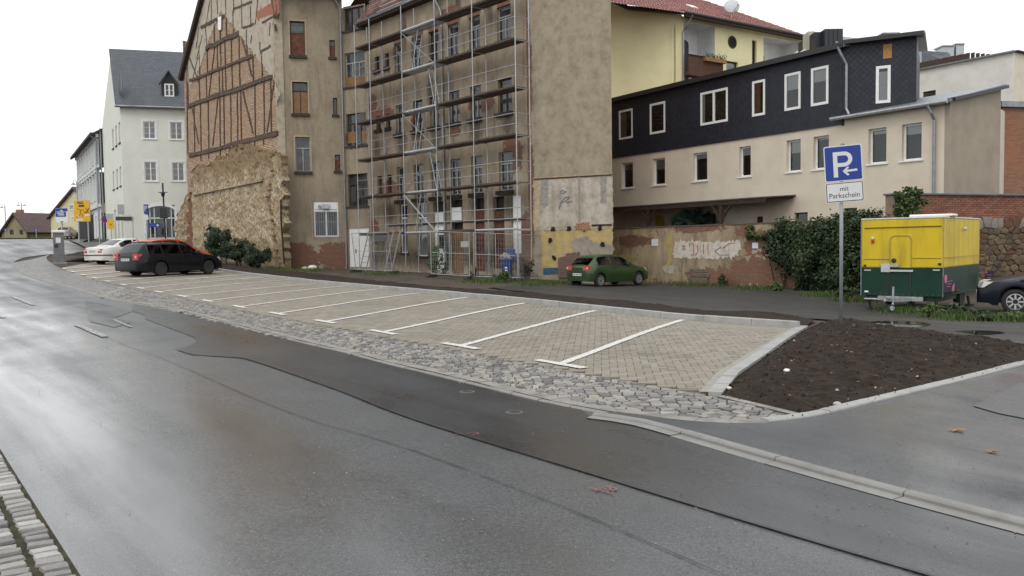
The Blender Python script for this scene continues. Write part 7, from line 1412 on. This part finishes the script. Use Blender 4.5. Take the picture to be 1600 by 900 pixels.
Yp = 60.0; bz = zg(*atY(228, 378, Yp).xy); t = thing('small_parking_sign', 'small blue parking sign on a pole before the arched shop window', 'sign', (*atY(228, 378, Yp).xy, bz)); o, mw, w_, h_ = panel_px('panel', 224.5, 319.5, 232, 334.5, Yp, 'sign_blue', t, .03); mark(o, mw, -.10, -.05, -.12, .24, 'sign_white', .03, 'letter_p'); mark(o, mw, -.05, .08, .20, .24, 'sign_white', .03, 'letter_p'); mark(o, mw, -.05, .08, .06, .10, 'sign_white', .03, 'letter_p'); mark(o, mw, .06, .10, .10, .20, 'sign_white', .03, 'letter_p'); mbar(o, mw, (-.1, -.2), (.12, -.2), .03, 'sign_white', .03, 'arrow'); panel_px('plate', 225, 336, 232, 343.5, Yp, 'sign_white', t, .03); p = atY(228.3, 330, Yp+.06); MB().tube([(p.x, p.y, bz-.1), (p.x, p.y, p.z+.4)], .035, 8).build('pole', M['galv'], t)
Yo = 59.0; bz = zg(*atY(243, 378, Yo).xy); t = thing('one_way_sign', 'blue one-way sign with white arrow above the parked cars', 'sign', (*atY(243, 378, Yo).xy, bz)); o, mw, w_, h_ = panel_px('panel', 232.5, 349, 250.5, 355, Yo, 'sign_blue', t, .03, 0, .02); mbar(o, mw, (-w_*.42, 0), (w_*.25, 0), .07, 'sign_white', .03, 'arrow'); MB().prism([(w_*.22, -.10), (w_*.42, 0), (w_*.22, .10)], -.042, -.03, 'y').build('arrow', M['sign_white'], o, mw, fix=True); p = atY(242.5, 352, Yo+.05); MB().tube([(p.x, p.y, bz-.1), (p.x, p.y, p.z+.3)], .03, 8).build('pole', M['galv'], t)
# lantern post before the shop
Yl = 62.0; c = atY(254.5, 300, Yl); bz = zg(c.x, Yl); t = thing('lantern_post', 'dark lantern post with side arms before the corner house', 'street lamp', (c.x, Yl, bz)); zt_ = atY(252.5, 286, Yl).z
MB().tube([(c.x+.1, Yl, bz-.1), (c.x, Yl, zt_)], .06, 10).build('post', M['black_metal'], t); z1 = atY(254, 300.5, Yl).z; MB().tube([(c.x-.35, Yl, z1), (c.x+.35, Yl, z1)], .03, 6).build('cross_arm', M['black_metal'], t); MB().lathe([(.02, z1-.35), (.10, z1-.3), (.16, z1-.05), (.05, z1+.05), (.02, z1+.25)], 12, Matrix.Translation((c.x, Yl, 0))).build('lantern', M['black_metal'], t)
z2 = atY(254, 334, Yl).z; MB().box(c.x-.22, c.x+.28, Yl-.2, Yl+.1, z2-.35, z2+.45).build('signal_head', M['black_metal'], t, bevel=.03)
# far double street lamps
for lab, px, ty, Y, dbl in (('leftmost far street lamp with hanging shades', 7.5, 321, 112, 1), ('far double street lamp above the brown roofs', 33.3, 318, 112, 2), ('far street lamp behind the yellow direction sign', 120, 284, 95, 2), ('thin far street lamp above the red roof', 67.5, 333, 125, 1)):
    c = atY(px, ty, Y); bz = zg(c.x, Y); t = thing('street_lamp', lab, 'street lamp', (c.x, Y, bz), 0, 'street lamps at the head of the street'); MB().tube([(c.x, Y, bz-.2), (c.x, Y, c.z)], .07, 8).build('post', M['galv'], t)
    for s in ((-1, 1) if dbl == 2 else (-1,)):
        MB().tube([(c.x, Y, c.z-.1), (c.x+s*.15, Y, c.z+.25), (c.x+s*.35, Y, c.z+.2), (c.x+s*.42, Y, c.z-.05)], .03, 6).build('arm', M['galv'], t); MB().lathe([(.04, .22), (.10, .16), (.26, .0), (.24, -.03)], 12, Matrix.Translation((c.x+s*.42, Y, c.z-.30))).build('lamp_shade', M['galv'], t)
for px, Y in ((8.8, 104), (56.5, 104)):
    c = atY(px, 360, Y); bz = zg(c.x, Y); t = thing('crossing_sign', 'tiny blue square sign '+('at the far left kerb' if px < 20 else 'before the dark parked shapes'), 'sign', (c.x, Y, bz)); MB().tube([(c.x, Y, bz-.1), (c.x, Y, c.z+.2)], .04, 6).build('pole', M['galv'], t); o, mw, w_, h_ = panel_px('panel', px-2.2, 357, px+2.2, 361.5, Y-.06, 'sign_blue', t, .03); mark(o, mw, -.06, .06, -.08, .06, 'sign_white', .03, 'symbol')
# street bins / cabinet by the terrace
c = atY(131, 365, 72); bz = zg(c.x, 72); t = thing('glass_kiosk', 'dark glazed telephone kiosk beside the grey terrace', 'kiosk', (c.x, 72, bz)); MB().box(c.x-.45, c.x+.45, 72, 72.9, bz, bz+2.2).build('glazing', M['dark_grey'], t, bevel=.02); MB().box(c.x-.5, c.x+.5, 71.95, 72.95, bz+2.2, bz+2.4).build('roof', M['galv'], t)

# ================================================================ PLANTS
def leaves(blobs, n, size, elong=1.6, seed=0, shell=.55, droop=.0, clump=26):
    rs = np.random.RandomState(seed); b = MB(); vol = np.array([x[1]*x[2]*x[3] for x in blobs])**.67; pick = rs.choice(len(blobs), n, p=vol/vol.sum()); cl = {}
    for i, bl in enumerate(blobs):
        d = rs.normal(size=(clump, 3)); d /= np.linalg.norm(d, axis=1)[:, None]; r = rs.uniform(shell, 1.12, (clump, 1)); cl[i] = d*r
    for k in pick:
        c, rx, ry, rz = blobs[k]; q = cl[k][int(clump*rs.rand()**1.5)]+rs.normal(0, .15, 3); L = np.linalg.norm(q)
        if L > 1.3: q *= 1.3/L
        p = Vector((c[0]+q[0]*rx, c[1]+q[1]*ry, c[2]+q[2]*rz)); nrm = Vector(q*.7+rs.normal(0, .55, 3)+np.array([0, 0, .35])).normalized(); t = Vector(rs.normal(size=3)+np.array([0, 0, -droop])); t = (t-nrm*t.dot(nrm)).normalized(); s_ = nrm.cross(t)
        a = size*rs.uniform(.6, 1.3); w_ = a/elong
        b.add([p-t*a*.5, p+s_*w_*.5-nrm*a*.08, p+t*a*.5, p-s_*w_*.5-nrm*a*.08], [(0,1,2), (0,2,3)], float(np.clip(.25+.5*(q[2]+.3)*.4+rs.normal(0, .2)+.15, 0, 1)))  # leaf tone rises with height in the blob: light from above put into colour
    return b
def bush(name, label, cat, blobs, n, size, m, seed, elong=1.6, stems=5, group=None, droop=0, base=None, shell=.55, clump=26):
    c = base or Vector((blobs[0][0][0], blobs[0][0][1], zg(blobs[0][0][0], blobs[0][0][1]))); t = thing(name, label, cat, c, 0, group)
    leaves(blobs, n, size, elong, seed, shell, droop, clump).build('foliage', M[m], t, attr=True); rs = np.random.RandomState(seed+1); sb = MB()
    for k in range(stems):
        bl = blobs[k % len(blobs)]; q = Vector((bl[0][0]+rs.normal(0, bl[1]*.4), bl[0][1]+rs.normal(0, bl[2]*.4), bl[0][2]+bl[3]*.5)); p0 = Vector((bl[0][0]+rs.normal(0, bl[1]*.12), bl[0][1]+rs.normal(0, .1), zg(bl[0][0], bl[0][1])-.05)); sb.tube([p0, p0.lerp(q, .5)+Vector((rs.normal(0, .1), 0, 0)), q], .03, 6, True, .008)
    if stems: sb.build('stems', M['twig'], t)
    return t
def blob(px, py, rpx, rpy, Y, dep=None): c = atY(px, py, Y); k = Y/F; return (c, rpx*k, dep or rpx*k, rpy*k)
Yb = 50.5
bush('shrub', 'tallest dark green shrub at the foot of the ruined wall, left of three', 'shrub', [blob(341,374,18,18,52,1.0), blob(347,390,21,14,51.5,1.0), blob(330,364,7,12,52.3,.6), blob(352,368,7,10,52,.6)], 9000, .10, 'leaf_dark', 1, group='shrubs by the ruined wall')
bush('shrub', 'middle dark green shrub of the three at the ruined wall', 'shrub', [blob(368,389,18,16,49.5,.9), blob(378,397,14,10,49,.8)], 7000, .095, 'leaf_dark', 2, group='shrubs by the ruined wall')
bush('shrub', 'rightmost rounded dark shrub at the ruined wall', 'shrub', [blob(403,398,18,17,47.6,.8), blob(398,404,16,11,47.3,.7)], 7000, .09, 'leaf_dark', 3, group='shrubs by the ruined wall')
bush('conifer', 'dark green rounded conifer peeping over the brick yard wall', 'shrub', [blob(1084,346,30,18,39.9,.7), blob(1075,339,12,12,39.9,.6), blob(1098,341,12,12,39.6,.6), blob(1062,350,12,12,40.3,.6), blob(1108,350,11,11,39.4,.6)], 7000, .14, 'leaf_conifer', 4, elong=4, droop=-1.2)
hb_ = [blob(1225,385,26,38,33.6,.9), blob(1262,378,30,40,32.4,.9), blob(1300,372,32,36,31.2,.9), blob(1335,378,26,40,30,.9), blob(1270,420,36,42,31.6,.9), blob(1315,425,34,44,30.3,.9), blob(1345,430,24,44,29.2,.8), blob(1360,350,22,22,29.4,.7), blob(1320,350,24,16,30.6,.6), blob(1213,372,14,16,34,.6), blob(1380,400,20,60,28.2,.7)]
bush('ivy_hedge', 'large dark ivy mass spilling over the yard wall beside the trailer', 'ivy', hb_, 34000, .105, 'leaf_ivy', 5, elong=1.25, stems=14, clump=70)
bush('climbing_vine', 'bright green vine on the coping of the red brick wall', 'vine', [blob(1420,314,12,14,27.6,.35), blob(1408,322,10,18,27.7,.35), blob(1436,318,10,10,27.8,.35), blob(1424,336,18,14,27.6,.4), blob(1402,304,6,5,27.7,.3), blob(1432,300,5,7,27.7,.3), blob(1418,299,4,9,27.7,.3)], 1500, .11, 'leaf_vine', 6, elong=1.3, stems=5)
bush('wall_creeper', 'green creeper hanging over the yard wall beside the hedge', 'vine', [blob(1172,362,8,10,35.3,.3), blob(1180,369,12,5,35,.3), blob(1192,370,10,5,34.7,.3)], 700, .14, 'leaf_vine', 7, stems=0)
gb = G(690, 430); bush('young_tree', 'slender leafy sapling growing before the white graffitied door', 'plant', [blob(684,402,9,18,gb.y+.6,.5), blob(676,412,9,12,gb.y+.6,.4), blob(692,418,8,12,gb.y+.6,.4), blob(679,392,6,9,gb.y+.6,.3)], 900, .14, 'leaf_vine', 8, elong=2, stems=4)
M['dry'] = leafmat('dry_stalks', (.05, .042, .028), (.10, .085, .05), (.15, .13, .07))
for i, (x, y, rx, ry, lab, n_) in enumerate(((822,418,17,20,'tangle of dry brown weeds at the tenement corner', 900), (787,432,16,8,'low weeds round the foot of the blue bin', 500), (1130,437,7,9,'green weed at the foot of the brick wall', 260), (1215,447,14,7,'weeds under the left end of the ivy hedge', 350), (1322,458,24,10,'weeds at the foot of the ivy by the sign pole', 500), (1455,486,16,9,'leafy weeds under the trailer front', 520), (1490,484,18,10,'leafy weeds under the trailer side', 520), (1575,497,20,7,'low green weeds before the dark blue car', 420), (1536,492,20,8,'rank grass tuft right of the trailer', 460), (742,424,7,12,'dry weeds between the two fence panels', 200), (330,402,10,8,'small weeds left of the tall shrub', 200))):
    g0 = G(x, min(y+ry, 500)); k = g0.y/F; bush('weed_clump', lab, 'weeds', [((g0.x, g0.y, g0.z+ry*k*.9), rx*k, max(.3, rx*k*.6), ry*k*1.1)], n_, .13, 'dry' if 'dry' in lab else ('leaf_vine' if i % 2 else 'leaf_ivy'), 20+i, elong=3.0 if 'dry' in lab else 2.2, stems=4, droop=-.8 if 'dry' in lab else 0, shell=.2)
def grass(name, label, spots, n, h, seed=0):
    rs = np.random.RandomState(seed); b = MB(); tot = sum(s[2]*s[3] for s in spots)
    for px, py, rx, ry in spots:
        c = G(px, py); a = G(px+rx, py); d = G(px, py-ry); e1 = (a-c).xy; e2 = (d-c).xy; m_ = int(n*rx*ry/tot); q = rs.normal(0, .45, (m_, 2)); X = c.x+q[:, 0]*e1.x+q[:, 1]*e2.x; Y = c.y+q[:, 0]*e1.y+q[:, 1]*e2.y; Z = zga(X, Y)
        for x, y, z in zip(X, Y, Z):
            l = h*rs.uniform(.4, 1.2); an = rs.uniform(0, 6.3); w_ = .012; lx, ly = rs.normal(0, .35, 2)*l; b.add([(x-w_*math.cos(an), y-w_*math.sin(an), z-.02), (x+w_*math.cos(an), y+w_*math.sin(an), z-.02), (x+lx, y+ly, z+l)], [(0,1,2)], rs.rand())
    return tag(b.build(name, M['grass'], attr=True), label, 'grass', kind='stuff')
grass('grass', 'ragged green grass along the foot of the walls and trailer', [(870,443,40,4),(830,444,30,4),(1035,440,22,3),(1060,443,30,2.5),(760,440,40,3),(1090,446,60,2.5),(1180,451,40,3),(1420,486,50,4),(1530,498,60,4),(1600,500,40,4),(1480,493,40,4),(1290,462,40,3),(480,423,35,3),(435,420,25,4),(600,428,40,2),(1340,470,40,3)], 11000, .17, 3)
# hedge and dark shrubs at the far crest
bush('far_hedge', 'low dark hedge before the long low house', 'hedge', [blob(62,366,10,6,112,1.2), blob(74,366,8,6,112,1.2), blob(48,367,8,4,112,1)], 900, .35, 'leaf_dark', 50, stems=3); bush('bare_shrub', 'brownish bare shrub at the yellow gabled house', 'shrub', [blob(105,364,4,7,99,.6)], 250, .3, 'dry', 51, stems=3)

# ================================================================ LITTER AND SMALL THINGS
lr = np.random.RandomState(11); b = MB()
def leaf_on(b, x, y, s, z=None, cl=0.5):
    z = zg(x, y)+.01 if z is None else z; a = lr.uniform(0, 6.3); t = Vector((math.cos(a), math.sin(a), lr.normal(0, .2))); n_ = Vector((-t.y, t.x, lr.normal(0, .2))); p = Vector((x, y, z+.008)); b.add([p-t*s, p+n_*s*.5+Vector((0, 0, s*.25)), p+t*s, p-n_*s*.5+Vector((0, 0, s*.2))], [(0,1,2), (0,2,3)], cl)
bv = np.array([tuple(q) for q in bedpoly]); bb0, bb1 = bv.min(0), bv.max(0); k = 0
bmz = {}; 
from mathutils.bvhtree import BVHTree
btree = BVHTree.FromPolygons([v.co.copy() for v in bed.data.vertices], [tuple(p.vertices) for p in bed.data.polygons])
def bedz(x, y): h_ = btree.ray_cast(Vector((x, y, 3)), Vector((0, 0, -1))); return h_[0].z if h_[0] else zg(x, y)+.03
while k < 110:
    x, y = lr.uniform(bb0[0], bb1[0]), lr.uniform(bb0[1], bb1[1])
    if inpoly(bv, np.array([x]), np.array([y]))[0] and lr.rand() < (1.0 if y < 9.5 or x < 4 else .35): leaf_on(b, x, y, lr.uniform(.010, .026), bedz(x, y), lr.rand()); k += 1
tag(b.build('leaf_litter', M['leaf_brown'], attr=True), 'small brown leaves scattered on the dark soil', 'leaf litter', kind='stuff')
cl = MB(); cl2 = MB(); k = 0
while k < 900:
    x, y = lr.uniform(bb0[0], bb1[0]), lr.uniform(bb0[1], bb1[1])
    if inpoly(bv, np.array([x]), np.array([y]))[0]:
        s = lr.uniform(.006, .020)*(1 if lr.rand() < .93 else 1.6); p = Vector((x, y, bedz(x, y)+s*.2)); v = [p+Vector(q)*s*Vector(lr.uniform(.6, 1.2, 3)).length*.6 for q in ((1,0,0),(-1,0,0),(0,1,0),(0,-1,0),(0,0,1),(0,0,-1))]; (cl2 if k % 40 == 0 else cl).add(v, [(0,2,4),(2,1,4),(1,3,4),(3,0,4),(2,0,5),(1,2,5),(3,1,5),(0,3,5)]); k += 1
tag(cl.build('soil_clods', M['soil']), 'loose clods of dark soil on the bed', 'soil clods', kind='stuff'); tag(cl2.build('pebbles', flat('pale_pebble', (.36, .33, .29), .8, var=.3, scale=30)), 'pale pebbles and chippings in the dark soil', 'pebbles', kind='stuff')
def one_leaf(lab, px, py, s, m=None):
    p = G(px, py); t = MB(); n = 9; a0 = lr.uniform(0, 6.3); pts = [(s*(1+.45*math.cos(5*a))*math.cos(a+a0)*1.2, s*(1+.45*math.cos(5*a))*math.sin(a+a0), .004+.006*math.sin(3*a+a0)+.004) for a in np.linspace(0, 2*math.pi, 20, endpoint=False)]
    v = [(0, 0, .003)]+pts; f = [(0, i+1, (i+1) % 20+1) for i in range(20)]; o = mobj('fallen_leaf', mesh('fallen_leaf', v, f, m or M['leaf_brown'], True, [.8]*20), None, Matrix.Translation((p.x, p.y, p.z+(.047 if py < 600 else .034)))); return tag(o, lab, 'leaf', 'fallen leaves on the asphalt')
one_leaf('large orange leaf lying on the driveway asphalt', 1495, 679, .045); one_leaf('small brown leaf near the driveway patch', 1549, 713, .03)
def wad(nm, lab, px, py, s, c, cat='litter'):
    p = G(px, py); z = bedz(p.x, p.y) if inpoly(bv, np.array([p.x]), np.array([p.y]))[0] else p.z+.03; bm_2 = bmesh.new(); bmesh.ops.create_icosphere(bm_2, subdivisions=2, radius=s)
    for v in bm_2.verts: v.co *= 1+.4*noise.noise(v.co*18/s*.02+Vector((px, py, 0))); v.co.z *= .6
    me = bpy.data.meshes.new(nm); bm_2.to_mesh(me); bm_2.free(); me.materials.append(flat(nm+'_mat', c, .7)); tag(mobj(nm, me, None, Matrix.Translation((p.x, p.y, z+s*.3))), lab, cat)
wad('paper_scrap', 'small white scrap lying on the dark soil', 1229.5, 590, .035, (.75, .75, .72)); wad('white_stone', 'white stone at the corner of the parking kerb', 1139, 611, .035, (.6, .58, .54), 'stone'); wad('pale_stone', 'pale stone beside the front kerb of the bed', 1309, 637, .04, (.42, .38, .33), 'stone'); wad('crumpled_paper', 'crumpled white paper on the kerb edge of the bays', 966, 487, .05, (.7, .7, .68)); wad('litter_bag', 'white and blue litter heap before the wing wall', 487, 421, .28, (.62, .62, .60)); wad('litter_pile', 'green and white litter beside the white heap', 476, 422, .2, (.30, .36, .25)); wad('white_rubble', 'white lump lying before the slab stack', 1071, 440, .16, (.6, .6, .58), 'stone')
# stack of old stone steps by the brick wall
st_ = thing('slab_stack', 'stack of old stone slabs by the brick wall', 'slabs', G(1096, 444), math.atan2(fy.u.y, fy.u.x)); SW = WM[st_]
for k, (z0, z1, x0, x1, d) in enumerate(((0, .30, -.62, .55, .45), (.31, .52, -.52, .62, .42), (.53, .70, -.60, .50, .40))): MB().box(x0, x1, -d/2+.03*k, d/2+.03*k, z0, z1).build('slab', surf('mossy_slab%d' % k, (.16, .13, .10), .6, 1.3, 6, .95, .5, 40), st_, SW, bevel=.03)
pk_ = MB(); kk_ = 0
for _ in range(170):
    px, py = lr.uniform(0, 1600), lr.uniform(480, 890); p = G(px, py)
    if p.y > 22: continue
    s = lr.uniform(.0022, .006)*(1+p.y/12); q = Vector((p.x, p.y, p.z+.045 if inpoly(ppoly, np.array([p.x]), np.array([p.y]))[0] else p.z+.012)); pk_.add([q+Vector((s, 0, 0)), q+Vector((-s*.5, s*.8, 0)), q+Vector((-s*.5, -s*.8, 0)), q+Vector((0, 0, s))], [(0,1,3), (1,2,3), (2,0,3)])
tag(pk_.build('road_grit', flat('pale_grit', (.28, .27, .25), .8, var=.3, scale=30)), 'pale grit and crumbs scattered over road and paving', 'grit', kind='stuff')
# manhole / gully covers in the asphalt strip
for lab, px, py in (('round iron cover in the asphalt strip near the setts', 730, 613.5), ('small round cover in the asphalt strip', 804, 645.5)):
    p = G(px, py); t = thing('valve_cover', lab, 'manhole cover', (p.x, p.y, p.z)); MB().lathe([(.055, .0), (.055, .012), (.045, .014), (.045, .010), (.01, .011)], 20, Matrix.Translation(p)).build('lid', M['sill'], t); MB().lathe([(.085, .0), (.085, .011), (.058, .012), (.058, 0)], 20, Matrix.Translation(p)).build('rim', surf('worn_cover_rim', (.12, .118, .115), .7, 1.2, 20), t)

tc = MB()
for _ in range(260):
    px, py = (lr.normal(1330, 190), lr.normal(770, 55)) if lr.rand() < .6 else (lr.uniform(500, 1600), lr.uniform(560, 890))
    if not (0 < px < 1640 and py < 895): continue
    p = G(px, py); up_k = .034 if p.x > 1.2 and py < 652+(px-925)*.26 else .012; s = lr.uniform(.003, .008); q = Vector((p.x, p.y, p.z+up_k)); tc.add([q+Vector((s, 0, 0)), q+Vector((-s*.5, s*.8, 0)), q+Vector((-s*.5, -s*.8, 0)), q+Vector((0, 0, s*.4))], [(0,1,3), (1,2,3), (2,0,3)])
tag(tc.build('tar_crumbs', M['tar']), 'black tar crumbs strewn along the low kerb', 'crumbs', kind='stuff')

ck = MB(); kp = resample(SOILF, step=.02)
for _ in range(130):
    x, y = kp[lr.randint(len(kp))]+np.array([lr.normal(-.02, .05), lr.normal(.09, .06)]); s = lr.uniform(.003, .009); p = Vector((x, y, zg(x, y)+.056+s*.3)); ck.add([p+Vector(q)*s for q in ((1,0,0),(-1,.2,0),(0,1,0),(.2,-1,0),(0,0,.8),(0,0,-1))], [(0,2,4),(2,1,4),(1,3,4),(3,0,4),(2,0,5),(1,2,5),(3,1,5),(0,3,5)])
tag(ck.build('soil_crumbs', M['soil']), 'dark soil crumbs spilled over the bed kerb', 'soil crumbs', kind='stuff')
